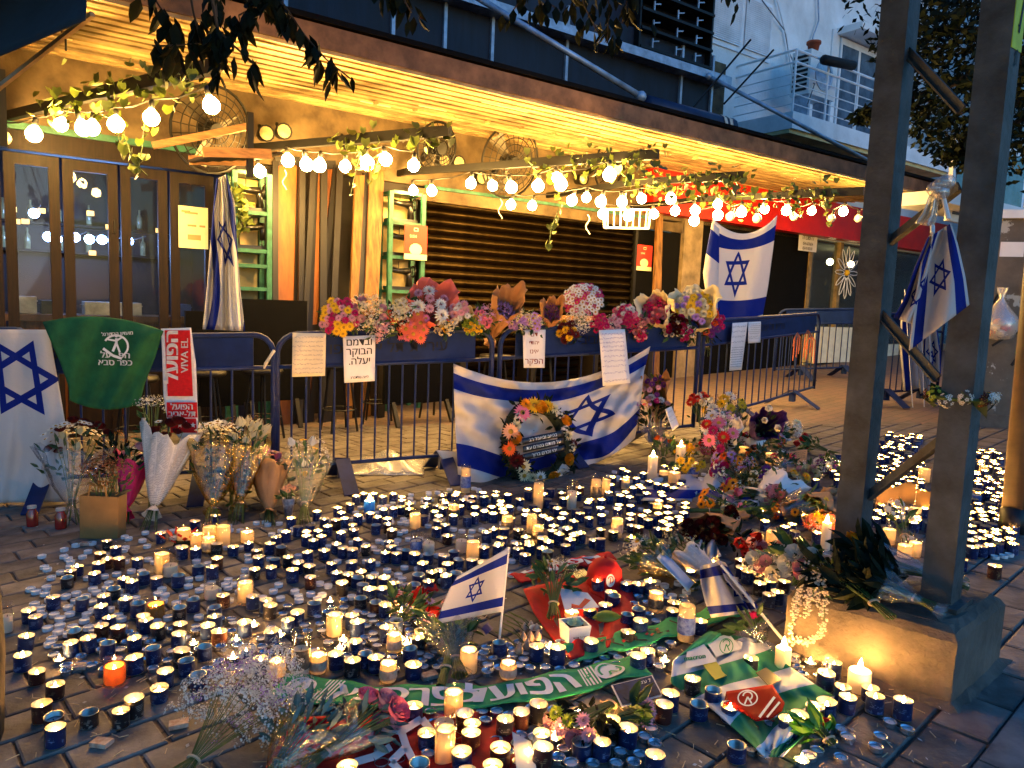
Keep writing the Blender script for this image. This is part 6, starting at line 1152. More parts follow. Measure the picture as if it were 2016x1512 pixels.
lay('white daisies and wild flowers on the red scarf', 1090, 1125, 1090, 1215, .10, [('daisy', 'white', 6, .036), ('sun', 'gold', 2, .032), ('tiny', 'cream', 8, .035)], None, hh=.10, nleaf=40, stems=16)
lay('bouquet with clear film hidden under the hand flag', 880, 1215, 905, 1330, .10, [('spray', 'rose', 3, .04)], 'clear', hh=.10, nleaf=50, stems=20)
lay('thick pale flower stems tied under the hand flag', 900, 1235, 868, 1350, .05, [('tulip', 'green', 3, .03)], None, hh=.08, nleaf=10, stems=18)
lay('pink and red alstroemerias beside the hand flag', 815, 1190, 770, 1240, .10, [('daisy', 'rose', 5, .036), ('tulip', 'red', 5, .036)], None, hh=.07, nleaf=40)
lay('pink peonies in clear film at the front of the candles', 745, 1405, 600, 1510, .09, [('rose', 'pink', 5, .036), ('rose', 'rose', 3, .034)], 'clear', hh=.07, nleaf=30, stems=20, leaf=mat('eucalyptus', (.16, .22, .19), .7))
lay('gold film bouquet of eucalyptus leaves at the front', 620, 1410, 520, 1540, .10, [('tiny', 'cream', 3, .03)], 'gold', hh=.08, nleaf=50, leaf=MATS['eucalyptus'], stems=10)
lay('large cloud of white baby\'s breath at the front of the candles', 475, 1385, 340, 1545, .165, [('tiny', 'white', 150, .034), ('tiny', 'lilac', 30, .03), ('tiny', 'dred', 6, .03)], None, hh=.10, nleaf=0, stems=26, flat=.8, deep=.12, sr=.0012)
lay('withered pink and green carnations by the photo card', 1130, 1430, 1230, 1370, .09, [('mum', 'rose', 4, .028), ('mum', 'green', 3, .026), ('rose', 'rose', 2, .028)], None, hh=.05, nleaf=40, leaf=M_leafd, stems=16)
lay('faded pink carnations lying below the photo card', 1265, 1400, 1190, 1420, .05, [('mum', 'rose', 3, .028), ('mum', 'green', 3, .024)], None, hh=.05, nleaf=24)
lay('single red rose with fresh green leaves at the paving edge', 1612, 1432, 1640, 1465, .04, [('rose', 'red', 1, .022)], None, hh=.05, nleaf=30, leaf=mat('fresh_leaf', (.10, .28, .03), .5, var=.2))
lay('clear-wrapped red rose with speckled card by the hand flag', 1470, 1225, 1500, 1260, .08, [('rose', 'magenta', 1, .03)], 'clear', hh=.07, nleaf=16)
hc = [('pink', 'gerb'), ('white', 'mum'), ('yellow', 'mum'), ('red', 'rose'), ('lilac', 'spray'), ('orange', 'gerb'), ('magenta', 'mum'), ('cream', 'rose'), ('purple', 'spray'), ('gold', 'sun'), ('rose', 'rose'), ('coral', 'gerb'), ('dred', 'rose'), ('peach', 'rose')]
hn = dict(gerb='gerberas', mum='chrysanthemums', rose='roses', spray='small blossoms', sun='sunflowers'); hcn = dict(dred='dark red', rose='pale pink', cream='cream', gold='golden')
for k, (x, y) in enumerate(((1395, 880), (1450, 870), (1350, 885), (1480, 865), (1465, 915), (1530, 865), (1545, 905), (1590, 930), (1625, 915), (1440, 960), (1525, 975), (1620, 1030), (1430, 1015), (1555, 1085))):
    c_, kd_ = hc[k]; c2_, kd2 = hc[(k * 5 + 3) % 14]; a_ = rng.uniform(0, 6.28)
    lay('bunch of %s %s with some %s ones in the flower heap' % (hcn.get(c_, c_), hn[kd_], hcn.get(c2_, c2_)), x, y, x + 60 * math.cos(a_), y + 22 * math.sin(a_), .09, [(kd_, c_, 6, .036), (kd2, c2_, 4, .03), ('tiny', 'white', 3, .04)], (None, 'clear', None, 'white', 'kraft', None, 'clear')[k % 7], hh=.09, nleaf=36)
# on the plinth
def pl(label, hx, hy, tx, ty, spread, heads, wrap, **k): k['nleaf'] = int(k['nleaf'] * 1.7); return bouquet(label, G(hx, hy, HP + .09), G(tx, ty, HP + .035), spread * 1.45, heads, wrap, flat=.5, lsc=.95, **k)
pl('dark leafy bouquet in clear film lying across the plinth', 1680, 1095, 1905, 1150, .09, [('tulip', 'gold', 3, .04)], 'clear', nleaf=90, leaf=M_leafd, stems=18)
pl('second leafy bouquet with crumpled film on the plinth edge', 1700, 1130, 1840, 1195, .06, [('tulip', 'green', 2, .03)], 'clear', nleaf=70, leaf=M_leafd, stems=14)
pl('bunch of bare green stems hanging over the plinth front', 1640, 1120, 1755, 1215, .05, [('tulip', 'green', 2, .03)], None, nleaf=30, leaf=M_leafd, stems=12)
pl('white roses with green leaves at the plinth corner', 1575, 1105, 1640, 1110, .06, [('rose', 'white', 3, .034), ('rose', 'rose', 2, .032), ('tiny', 'white', 4, .04)], None, nleaf=24)
gar = thing('flower_garland', 'string of tiny white dried blossoms hanging over the plinth corner', 'garland', G(1600, 1265)); q = MB(); gb = MB()
face = lambda x, y: hitp(x, y, PA + A3(0, 0, 0) - np.cross(unit(PB - PA), ZV) * (-.035 if np.cross(unit(PB - PA), ZV) @ (CAM - PA) > 0 else .035), np.cross(unit(PB - PA), ZV))
for s in (((1580, 1130), (1568, 1170), (1560, 1220), (1556, 1270)), ((1600, 1120), (1592, 1160), (1590, 1190), (1588, 1212)), ((1622, 1125), (1624, 1170), (1622, 1220), (1615, 1252), (1590, 1265), (1565, 1262)), ((1586, 1125), (1575, 1155), (1572, 1185), (1566, 1215)), ((1612, 1120), (1605, 1150), (1598, 1185)), ((1605, 1145), (1612, 1180), (1618, 1215))):
    P = [face(*p_) for p_ in s]; q.tube(P, .002, 4)
    for i in range(len(P) - 1):
        for j in range(34): gb.ball(lerp(P[i], P[i + 1], rng.random()) + A3(*[rng.gauss(0, .006) for _ in '123']), rng.uniform(.0035, .006), 5, 3, (1, 1, .8))
part(q, 'thread', M_stem, gar); o_ = part(gb, 'blossom', mat('dry_blossom', (.58, .52, .46), .85, var=.15), gar); o_['kind'] = 'stuff'
bouquet('white freesias standing in the clear jar between the pole legs', G(1768, 1012, .10), G(1786, 1076, .02), .07, [('spray', 'white', 6, .036), ('tulip', 'white', 3, .03)], None, nleaf=14, stems=5)
# ring of flowers round the right pole leg
pf = on(RB, 1875, 782); fr = thing('flower_ring', 'ring of white and dark blooms tied round the pole leg', 'garland', pf)
q = MB(); 
for k in range(11):
    w = k * .57; p = A3(*(RB + (ea * math.cos(w) + eb * math.sin(w)) * .085)[:2], pf[2] + rng.uniform(-.01, .01)); d = unit(p - A3(RB[0], RB[1], pf[2])); node('flower_head', flower('spray', ('white', 'white', 'dred', 'green')[k % 4]), fr, p - pf, Vector((0, 0, 1)).rotation_difference(Vector(d)), .03)
    q.add([p + (A3(*[rng.gauss(0, .5) for _ in '123'])) * .05 for _ in range(4)], [(0, 1, 2, 3)])
part(q, 'foliage', M_leafg, fr); q = MB(); q.tube([A3(*(RB + (ea * math.cos(w) + eb * math.sin(w)) * .078)[:2], pf[2]) for w in np.linspace(0, 6.28, 15)], .006, 5, cap=False); part(q, 'wire_ring', M_stem, fr)

# ================================================================== CLOTHS AND CARDS ON THE GROUND
rng = random.Random(55)
def band(pts, hw, nu=50, h=.012, bumps=.012, ph=0.0):            # ribbon of cloth along photo points on the ground
    P = [G(x, y) for x, y in pts]; cum = [0]
    for i in range(len(P) - 1): cum.append(cum[-1] + np.linalg.norm(P[i + 1] - P[i]))
    L = cum[-1]
    def S(u, v, e=0):
        s = u * L; i = 0
        while i < len(P) - 2 and s > cum[i + 1]: i += 1
        f = (s - cum[i]) / (cum[i + 1] - cum[i]); p = lerp(P[i], P[i + 1], f); a = P[max(0, i - 1)] if f < .5 else P[i]; b = P[i + 1] if f < .5 else P[min(len(P) - 1, i + 2)]; d = unit(b - a); n = unit(np.cross(d, ZV)); q_ = p + n * (v - .5) * 2 * hw
        return gp(q_, h + e + bumps * (.6 + .5 * math.sin(u * 19 + ph + v * 3) + .4 * math.sin(u * 43 + v * 7)))
    return S, L
M_gscarf = mat('green_scarf', (.04, .36, .16), .85, var=.12, vscale=40)
S, L = band([(548, 1360), (640, 1372), (760, 1384), (880, 1384), (1000, 1376), (1110, 1357), (1200, 1332), (1262, 1318)], .072)
t = thing('fan_scarf', 'long green fan scarf with white Hebrew lettering laid across the candles', 'scarf', S(.5, .5)); q = MB(); q.grid(S, 70, 8); part(q, 'cloth', M_gscarf, t, True, thick=.003)
fn = lambda x, y: S(min(1, max(0, .5 + x / L)), .5 - y / .144, .006)
q = MB(); letters(q, heb('הפועל'), fn, .155, L * .15, 0, sx=.95, bold=.04); part(q, 'lettering', M_white, t); q = MB(); letters(q, heb('כפר'), fn, .15, -L * .055, 0, sx=.95, bold=.04); part(q, 'lettering', M_white, t); q = MB(); letters(q, heb('סבא'), fn, .15, -L * .245, 0, sx=.95, bold=.04); part(q, 'lettering', M_white, t)
for e in (-.435, .40):
    q = MB(); shape2d(q, fn, arc(e * L, 0, .052, 0, 360, 24)); em = part(q, 'emblem', M_white, t); fn2 = lambda x, y: S(min(1, max(0, .5 + x / L)), .5 - y / .144, .009); q = MB(); stroke2d(q, fn2, arc(e * L, 0, .038, 200, -60, 14), .009); stroke2d(q, fn2, [(e * L - .012, -.03), (e * L, .0), (e * L, .02)], .008); stroke2d(q, fn2, [(e * L + .014, -.03), (e * L, .0)], .008); part(q, 'emblem_figure', M_gscarf, em)
    for k in range(5): q = MB(); x0 = e * L + (.06 if e < 0 else -.115) + k * .013; stroke2d(q, fn, [(x0, -.05), (x0 + .02, .06)], .006); part(q, 'stripe', M_white, t)
S, L = band([(1120, 1297), (1200, 1278), (1290, 1255), (1380, 1228), (1440, 1205)], .06, ph=2)
t = thing('fan_scarf', 'second green scarf with black and red marks beside the succulent', 'scarf', S(.5, .5)); q = MB(); q.grid(S, 50, 8); part(q, 'cloth', M_gscarf, t, True, thick=.003)
fn = lambda x, y: S(min(1, max(0, .5 + x / L)), .5 - y / .12, .006); q = MB()
for k in range(6): x0 = (-.30 + k * .13) * L; stroke2d(q, fn, [(x0, .03), (x0 + .03, .01), (x0 + .01, -.02), (x0 + .05, -.035)], .012)
part(q, 'lettering', M_ink, t); q = MB()
for k in range(8): x0 = rng.uniform(-.35, .05) * L; y0 = rng.uniform(-.04, .03); stroke2d(q, fn, [(x0, y0), (x0 + .02, y0 + .012)], .01)
part(q, 'red_mark', M_rink, t)
M_rcl = mat('red_cloth', (.50, .02, .022), .85, var=.2, vscale=12, bump=.3, bscale=15)
sheet('red_shirt', 'red shirt spread under the cap, the envelope and the succulent', 'shirt', [((1030, 1160), (1200, 1112)), ((1050, 1205), (1240, 1155)), ((1085, 1255), (1265, 1215)), ((1120, 1300), (1240, 1262))], Gh, lambda u, v: .012 + .012 * math.sin(u * 13 + v * 6) + .006 * math.sin(u * 31), M_rcl, 30, 24)
S, L = band([(1015, 1148), (1080, 1128), (1150, 1112), (1205, 1100)], .05, ph=1); t = thing('fan_scarf', 'red scarf with white letters lying behind the red cap', 'scarf', S(.5, .5)); q = MB(); q.grid(S, 40, 6); part(q, 'cloth', M_rsc, t, True, thick=.003); fn = lambda x, y: S(min(1, max(0, .5 + x / L)), .5 - y / .10, .006); q = MB(); letters(q, heb('הפועל'), fn, .11, 0, 0, sx=1.5, bold=.04); part(q, 'lettering', M_white, t)
S, L = band([(770, 1180), (810, 1170), (860, 1162)], .04, ph=3); t = thing('fan_scarf', 'short red scarf end with white letters by the alstroemerias', 'scarf', S(.5, .5)); q = MB(); q.grid(S, 20, 5); part(q, 'cloth', M_rsc, t, True, thick=.003); fn = lambda x, y: S(min(1, max(0, .5 + x / L)), .5 - y / .08, .006); q = MB(); letters(q, heb('אביב'), fn, .07, 0, 0, bold=.04); part(q, 'lettering', M_white, t)
t, S = sheet('red_flag', 'large red flag with white emblem under the candles at the front', 'flag', [((600, 1412), (985, 1400)), ((560, 1440), (1010, 1425)), ((540, 1480), (1025, 1465)), ((500, 1560), (1040, 1545))], Gh, lambda u, v: .008 + .007 * math.sin(u * 17 + v * 9) + .004 * math.sin(u * 39), M_rcl, 40, 20, empty=True)
fe = lambda x, y: G(x, -y, .026); q = MB(); 
for pts in ([(745, -1430), (790, -1440), (800, -1470), (770, -1500), (790, -1520)], [(790, -1440), (830, -1415), (850, -1440)], [(770, -1470), (735, -1490), (700, -1500)], [(800, -1470), (815, -1500), (840, -1530)]): stroke2d(q, fe, pts, 15)
shape2d(q, fe, arc(783, -1425, 16, 0, 360, 14, 11)); part(q, 'emblem', M_white, t); q = MB(); shape2d(q, lambda x, y: G(x, -y, .022), [(1008, -1440), (1045, -1460), (1062, -1540), (1020, -1540)]); part(q, 'white_edge', M_white, t)
# red cap
cp = G(1190, 1158); cap = thing('baseball_cap', 'red baseball cap with round white badge on the red shirt', 'cap', cp)
q = MB(); q.lathe(cp + A3(0, .02, 0), [(.082, 0), (.083, .04), (.075, .085), (.05, .12), (.02, .135), (0, .137)], 20); part(q, 'crown', mat('cap_red', (.52, .012, .012), .8, var=.1, bump=.2, bscale=50), cap, True)
q = MB(); q.grid(lambda u, v: cp + A3(lerp(-.075, .075, u) * (1 - .35 * v * v), -.06 - .085 * v * math.sin(math.pi * (.15 + .7 * u)), .018 - .012 * v + .0), 12, 6); part(q, 'peak', MATS['cap_red'], cap, True, thick=.004); q = MB(); q.ball(cp + A3(0, .02, .14), .008, 6, 4); part(q, 'button', MATS['cap_red'], cap)
bd = lambda x, y: cp + A3(.016 + x, .02 - math.sqrt(max(.0001, (.087 - .25 * max(0, y)) ** 2 - (x + .016) ** 2)), .06 + y); q = MB(); shape2d(q, bd, arc(0, 0, .020, 0, 360, 16, .028)); bg_ = part(q, 'badge', M_white, cap); q = MB(); bd2 = lambda x, y: bd(x, y) - A3(0, .002, 0); stroke2d(q, bd2, arc(0, .004, .012, 160, -60, 10, .016), .004); stroke2d(q, bd2, [(0, -.012), (0, .014)], .004); part(q, 'badge_figure', M_rink, bg_)
# envelope with red mark, succulent pot, photo card, cards and matchboxes
def card(name, label, px, m, h=.016, th=.002, cat='card', parts=()):
    t = thing(name, label, cat, G(*px[3], h)); q = MB(); vs = [G(*p_, h) for p_ in px]; q.add(vs + [v + ZV * th for v in vs], [(0, 1, 2, 3)[::-1], (4, 5, 6, 7), (0, 1, 5, 4), (1, 2, 6, 5), (2, 3, 7, 6), (3, 0, 4, 7)]); part(q, 'card_body', m, t)
    fn = lambda x, y: lerp(lerp(vs[0], vs[1], x), lerp(vs[3], vs[2], x), y) + ZV * (th + .0015)
    for nm, pts, mm in parts: q = MB(); shape2d(q, fn, pts); part(q, nm, mm, t)
    return t, fn
card('envelope', 'white envelope with red folded mark beside the red cap', ((1100, 1158), (1157, 1168), (1180, 1196), (1112, 1202)), M_paper, .05, cat='envelope', parts=(('red_mark', [(.25, .75), (.45, .85), (.75, .45), (.9, .55), (.5, 1.0), (.2, .95)], M_rink),))
M_ph = mat('photo_blue', (.02, .07, .2), .7, spec=.1, c2=(.006, .012, .04), vscale=25)
t, fn = card('photo_card', 'glossy dark blue photo card with white border on the flowers', ((1203, 1350), (1284, 1330), (1305, 1370), (1224, 1393)), M_paper, .045, parts=(('picture', [(.03, .04), (.97, .04), (.97, .96), (.03, .96)], M_ph),))
q = MB(); letters(q, heb('7 ע׳ג'), lambda x, y: fn(.78 + x, .25 - y) + ZV * .001, .22, sx=.6); part(q, 'lettering', M_white, t)
M_yel = mat('yellow_card', (.62, .55, .10), .6, var=.1)
card('yellow_card', 'yellow printed card on the striped football shirt', ((1384, 1310), (1407, 1300), (1432, 1330), (1408, 1339)), M_yel, .032); card('dark_card', 'dark leaflet with yellow corner on the striped football shirt', ((1488, 1325), (1508, 1315), (1538, 1338), (1514, 1352)), mat('dark_leaflet', (.05, .045, .04), .4), .032)
card('dark_phone', 'dark glossy card by the red scarf letters', ((1125, 1128), (1150, 1120), (1160, 1132), (1135, 1140)), mat('dark_gloss', (.02, .03, .05), .2), .03); card('tag_card', 'small purple gift tag on the clear film under the hand flag', ((948, 1237), (960, 1226), (971, 1238), (957, 1250)), mat('tag_purple', (.09, .06, .2), .5), .12)
sgn, fn = card('cardboard_note', 'brown cardboard note with ink letters standing in the flower heap', ((1553, 890), (1590, 885), (1585, 930), (1548, 930)), mat('cardboard', (.36, .22, .13), .85, var=.1), .06); q = MB()
r_ = random.Random(4)
for k in range(4): scribble(q, fn, .1, .9, .12 + .09 * k, .06, r_, .02)
stroke2d(q, fn, [(.35, .6), (.5, .5), (.45, .75), (.6, .9), (.65, .6), (.55, .8)], .03); part(q, 'handwriting', M_ink, sgn)
sp_ = G(1130, 1262); pot = thing('succulent_pot', 'white square pot with lettering holding a succulent', 'plant pot', sp_); pq = unit(A3(.93, .36, 0)); pr = A3(-pq[1], pq[0], 0); q = MB(); hw = .047
for z0, z1, k0, k1 in ((0, .075, .85, 1.0),): q.add([sp_ + (pq * x + pr * y) * hw * k0 for x, y in ((-1, -1), (1, -1), (1, 1), (-1, 1))] + [sp_ + (pq * x + pr * y) * hw * k1 + ZV * z1 for x, y in ((-1, -1), (1, -1), (1, 1), (-1, 1))] + [sp_ + (pq * x + pr * y) * hw * .86 + ZV * z1 for x, y in ((-1, -1), (1, -1), (1, 1), (-1, 1))] + [sp_ + (pq * x + pr * y) * hw * .84 + ZV * (z1 - .018) for x, y in ((-1, -1), (1, -1), (1, 1), (-1, 1))], [(3, 2, 1, 0)] + [(4 * j + i, 4 * j + (i + 1) % 4, 4 * j + 4 + (i + 1) % 4, 4 * j + 4 + i) for j in range(3) for i in range(4)])
part(q, 'pot_body', mat('pot_white', (.70, .71, .72), .35, var=.04), pot); q = MB(); q.box(sp_ + ZV * .055, pq * hw * .84, pr * hw * .84, ZV * .003); part(q, 'soil', mat('soil', (.02, .015, .012), .95, var=.4, vscale=90, bump=.8, bscale=120), pot)
M_succ = mat('succulent', (.42, .55, .40), .6, var=.15)
for ring, (n_, R_, z_) in enumerate(((7, .036, .066), (6, .027, .074), (4, .016, .080))):
    for k in range(n_): a_ = k * 6.283 / n_ + ring * .4; e = A3(math.cos(a_), math.sin(a_), 0); s_ = A3(-e[1], e[0], 0) * R_ * .36; c_ = sp_ + ZV * z_; q = MB(); q.add([c_, c_ + e * R_ * .7 - s_ + ZV * .004, c_ + e * R_ + ZV * .010, c_ + e * R_ * .7 + s_ + ZV * .004, c_ + e * R_ * .6 + ZV * .010], [(0, 1, 4), (1, 2, 4), (2, 3, 4), (3, 0, 4)]); part(q, 'leaf', M_succ, pot)
q = MB(); letters(q, heb('לישראל תמיד'), lambda x, y: sp_ + pq * (x + .005) - pr * (hw * .955 + .0015 + (y + .012) * .09) + ZV * (.035 + y), .012); part(q, 'lettering', M_ink, pot)
# striped football shirt
M_hoop = hoop_mat('hooped_jersey', (.02, .24, .10), (.62, .66, .70), 3.2, axis=0, duty=.5)
t, S = sheet('football_shirt', 'green and white football shirt spread out before the plinth', 'shirt', [((1395, 1242), (1505, 1262)), ((1325, 1300), (1545, 1305)), ((1320, 1345), (1600, 1345)), ((1400, 1395), (1645, 1372)), ((1480, 1465), (1590, 1440)), ((1505, 1490), (1540, 1490))], Gh, lambda u, v: .022 + .012 * math.sin(u * 11 + v * 9) + .009 * math.sin(v * 23 + u * 5) + .005 * math.sin(u * 37 + v * 11), M_hoop, 44, 44, uvf=lambda u, v: (v * .9 + u * .25, u), empty=True)
fj = lambda x, y: G(x, -y, .036)
q = MB(); shape2d(q, fj, [(1352, -1283), (1386, -1268), (1412, -1302), (1350, -1316)]); part(q, 'white_panel', M_white, t); q = MB(); shape2d(q, fj, [(1389, -1262), (1435, -1247), (1460, -1277), (1410, -1293)]); part(q, 'white_panel', M_white, t)
fj2 = lambda x, y: G(x, -y, .039); q = MB(); letters(q, 'macron', fj2, 14, 1368, -1294, rad(8), bold=.03); stroke2d(q, fj2, arc(1430, -1272, 13, 0, 360, 20, 15), 1.6); stroke2d(q, fj2, arc(1430, -1266, 7, 170, -70, 10), 2); stroke2d(q, fj2, [(1426, -1282), (1430, -1268), (1436, -1281)], 2); part(q, 'lettering', M_gscarf, t)
S_, _ = None, None
t, S = sheet('red_pennant', 'red pennant with white crest lying on the football shirt', 'pennant', [((1430, 1362), (1520, 1348)), ((1425, 1385), (1545, 1385)), ((1470, 1408), (1540, 1400)), ((1488, 1420), (1520, 1414))], lambda x, y, o: G(x, y, .045 + o), lambda u, v: .004 * math.sin(u * 9), mat('pennant_red', (.34, .006, .006), .8, var=.1, spec=.1), 16, 12, empty=True)
fq_ = lambda x, y: G(x, -y, .052); q = MB(); stroke2d(q, fq_, arc(1472, -1374, 19, 0, 360, 22, 15), 2.5); stroke2d(q, fq_, arc(1472, -1370, 9, 180, -60, 12, 8), 3); stroke2d(q, fq_, [(1466, -1386), (1472, -1372), (1480, -1385)], 3); stroke2d(q, fq_, [(1495, -1412), (1525, -1372)], 5); stroke2d(q, fq_, [(1510, -1412), (1535, -1382)], 4); part(q, 'crest', M_white, t)
# garlic-like bulb bunch
gl = thing('bulb_bunch', 'bunch of pale onion-like bulbs on stalks beside the succulent', 'bulbs', G(1045, 1265)); 
for k, (x, y) in enumerate(((1032, 1240), (1045, 1236), (1056, 1242), (1030, 1258), (1044, 1256), (1058, 1254), (1038, 1272), (1022, 1280))):
    p = G(x, y, .025); q = MB(); q.lathe(p, [(0, -.018), (.015, -.01), (.018, 0), (.010, .016), (.003, .03), (0, .03)], 10); part(q, 'bulb', mat('bulb_skin', (.42, .33, .25), .6, var=.3, vscale=30), gl, True); q = MB(); q.tube([p, p + A3(-.04, .05, .02), p + A3(-.09, .12, .01)], .003, 4); part(q, 'stalk', M_stem, gl)
for k, (x, y) in enumerate(((1250, 1070), (1290, 1076), (1195, 1225))):
    q = MB(); p = G(x, y, .03); q.grid(lambda u, v: p + A3(lerp(-.06, .06, u), .05 * math.sin(math.pi * v) * (1 - abs(2 * u - 1) ** 2) + .02 * (u - .5), .03 * math.cos(math.pi * (v - .5)) * (1 - abs(2 * u - 1) ** 2) + .02 * (2 * u - 1) ** 2), 10, 5); solo(q, 'loose_leaf', mat('yellow_leaf', (.34, .36, .04), .5, var=.2), ('yellow-green leaf with dark base lying by the tins', 'curved yellow-green leaf beside the first one', 'leaf lying by the envelope')[k], 'leaf', smooth=True, thick=.002)
for k, (x, y, a_) in enumerate(((155, 1312, .2), (200, 1462, -.2), (352, 1425, .4), (168, 1070, 0), (1182, 1475, 0), (845, 1330, .5))):
    p = G(x, y, .008); u_ = A3(math.cos(a_), math.sin(a_), GA); v_ = A3(-math.sin(a_), math.cos(a_), 0); q = MB(); q.box(p, u_ * .028, v_ * .018, ZV * .007); q.box(p + v_ * .0185, u_ * .0275, v_ * .0008, ZV * .006, 0); solo(q, 'matchbox', mat('matchbox', (.60, .50, .42), .7, c2=(.35, .18, .12), vscale=40), ('flattened matchbox left of the orange candle', 'pale matchbox lying on bare paving', 'matchbox under a loose tealight', 'dark matchbox on the empty paving by the bag', 'tiny matchbox on the bare stones', 'open matchbox beside the scarf letters')[k], 'matchbox')
# loose tangle of red petals with glowing jars near the left bouquets
rpz = G(360, 1072); pt_ = thing('red_petal_wreath', 'clump of bright red poinsettia petals between glowing jars', 'flowers', rpz)
for k in range(18): a_ = k * 2.4; r__ = .02 + .045 * (k / 18); p = rpz + A3(math.cos(a_) * r__ * 1.5, math.sin(a_) * r__, .02 + .03 * (1 - k / 18)); q = MB(); d = unit(A3(math.cos(a_), math.sin(a_), .8)); s_ = unit(np.cross(d, ZV)); q.add([p, p + d * .03 + s_ * .014, p + d * .06, p + d * .03 - s_ * .014], [(0, 1, 2, 3)]); part(q, 'petal', mat('poinsettia', (.62, .03, .015), .6, var=.2), pt_)
q = MB(); q.lathe(rpz + A3(0, 0, .0), [(0, 0), (.05, 0), (.04, .02), (0, .03)], 10); part(q, 'moss_base', M_leafd, pt_)
kbx, kby = G(1745, 1035), G(1795, 1035)
q = MB(); q.grid(lambda u, v: G(lerp(1722, 1800, u), 1012, 0) + A3(0, .05 * math.sin(u * 3), lerp(0.0, .17 + .02 * math.sin(u * 9), v)), 8, 6); q.grid(lambda u, v: G(1800, 1012, 0) + A3(.1 * u, -.08 * u, lerp(0, .15, v)), 4, 4); solo(q, 'carton', mat('bag_kraft', (.3, .19, .08)), 'open brown paper carton with candles inside between the pole legs', 'carton', thick=.004)
q = MB(); q.grid(lambda u, v: G(lerp(690, 835, u), lerp(935, 905, v), .005) + ZV * .10 * math.sin(math.pi * u) * (1 - (2 * v - 1) ** 2) * (1 + .4 * math.sin(u * 17 + v * 9)), 20, 10); solo(q, 'plastic_sack', clear('bag_film'), 'crumpled clear plastic sack behind the barrier foot', 'sack', smooth=True, thick=.001)

# ================================================================== CANDLES
rng = random.Random(77)
def tin_label_mat(name, base, light):
    m, t, b = newmat(name); X.T = t
    n1 = noise(t, 38, 3); oi = t.nodes.new('ShaderNodeObjectInfo'); tc = t.nodes.new('ShaderNodeTexCoord'); ad = t.nodes.new('ShaderNodeVectorMath'); ad.operation = 'ADD'; t.links.new(tc.outputs['Object'], ad.inputs[0]); t.links.new(oi.outputs['Location'], ad.inputs[1])
    n2 = noise(t, 55, 2, vec=ad.outputs[0]); fac = X(n2) > .60; sp = t.nodes.new('ShaderNodeSeparateXYZ'); t.links.new(tc.outputs['Object'], sp.inputs[0]); z = X(sp.outputs[2])
    lines = (X.op('FRACT', z * 210.0) < .4) * (X(n1) > .5) * (z > .024) * (z < .042); motif = fac * (z < .024)  # label print: text-like rows above, random pale shapes below
    t.links.new(mixc(t, (lines * .8).mx(motif * .55).mn(1.0), base, light), b.inputs['Base Color']); b.inputs['Roughness'].default_value = .35; return m
M_tinb = tin_label_mat('tin_print_blue', (.007, .018, .085), (.16, .24, .46)); M_tinr = tin_label_mat('tin_print_brown', (.05, .015, .012), (.4, .25, .12)); M_tink = tin_label_mat('tin_print_black', (.012, .012, .016), (.35, .33, .3))
M_tinm = mat('tin_metal', (.62, .58, .48), .28, metal=.9, var=.1, vscale=60); M_alu = mat('aluminium', (.72, .74, .78), .25, metal=.9, var=.1, vscale=120)
M_wax = mat('wax', (.80, .72, .55), .45, var=.04, sss=.35); M_waxw = mat('tealight_wax', (.66, .67, .70), .5, var=.08, vscale=60); M_wick = mat('wick', (.015, .012, .01), .9, var=0)
M_flame = emit('flame', (1.0, .47, .105), 150.0); M_flameb = emit('jar_flame', (1.0, .47, .10), 125.0)
TH_ = .055; TR = .0272
def tin_mesh(m): q = MB(); q.lathe((0, 0, 0), [(0, 0), (TR * .96, 0), (TR, .003), (TR, TH_ - .002), (TR * 1.03, TH_ - .001), (TR * 1.03, TH_ + .001), (TR * .95, TH_), (TR * .95, .004), (0, .004)], 18, mis=[1, 1, 0, 1, 1, 1, 1, 1]); return q.mesh('candle_tin', [m, M_tinm])
TIN = dict(b=tin_mesh(M_tinb), r=tin_mesh(M_tinr), k=tin_mesh(M_tink))
def disc_wax(r, h, m, dip=.002, z0=.004, nm='wax'): q = MB(); q.lathe((0, 0, 0), [(r, z0), (r, h), (r * .6, h - dip), (0, h - dip * 1.4)], 16); return q.mesh(nm, m)
WX_l = [disc_wax(TR * .945, h, M_wax) for h in (.034, .040, .027)]; WX_u = [disc_wax(TR * .945, h, M_waxw) for h in (.010, .018, .038)]
def flame_mesh(m, s=1.0): q = MB(); q.lathe((0, 0, 0), [(0, 0), (.0042 * s, .004 * s), (.0055 * s, .009 * s), (.0035 * s, .017 * s), (.0012 * s, .024 * s), (0, .027 * s)], 7); return q.mesh('flame', m)
FL, FLB = flame_mesh(M_flame, .80), flame_mesh(M_flameb, 1.15)
q = MB(); q.tube([(0, 0, 0), (.001, 0, .006), (.0025, .001, .010)], .0012, 5); WK = q.mesh('wick', M_wick)
taken = []
def free(p, d): return all((p[0] - a[0]) ** 2 + (p[1] - a[1]) ** 2 > (d + a[2]) ** 2 for a in taken)
ZS = math.atan(GA)
LABT = dict(b=('lit memorial candle in a blue printed tin standing in the candle field', 'burnt-out memorial candle in a blue printed tin in the candle field'), r=('lit memorial candle in a brown printed tin standing in the candle field', 'burnt-out memorial candle in a brown printed tin in the candle field'), k=('lit memorial candle in a black printed tin standing in the candle field', 'burnt-out memorial candle in a black printed tin in the candle field'))
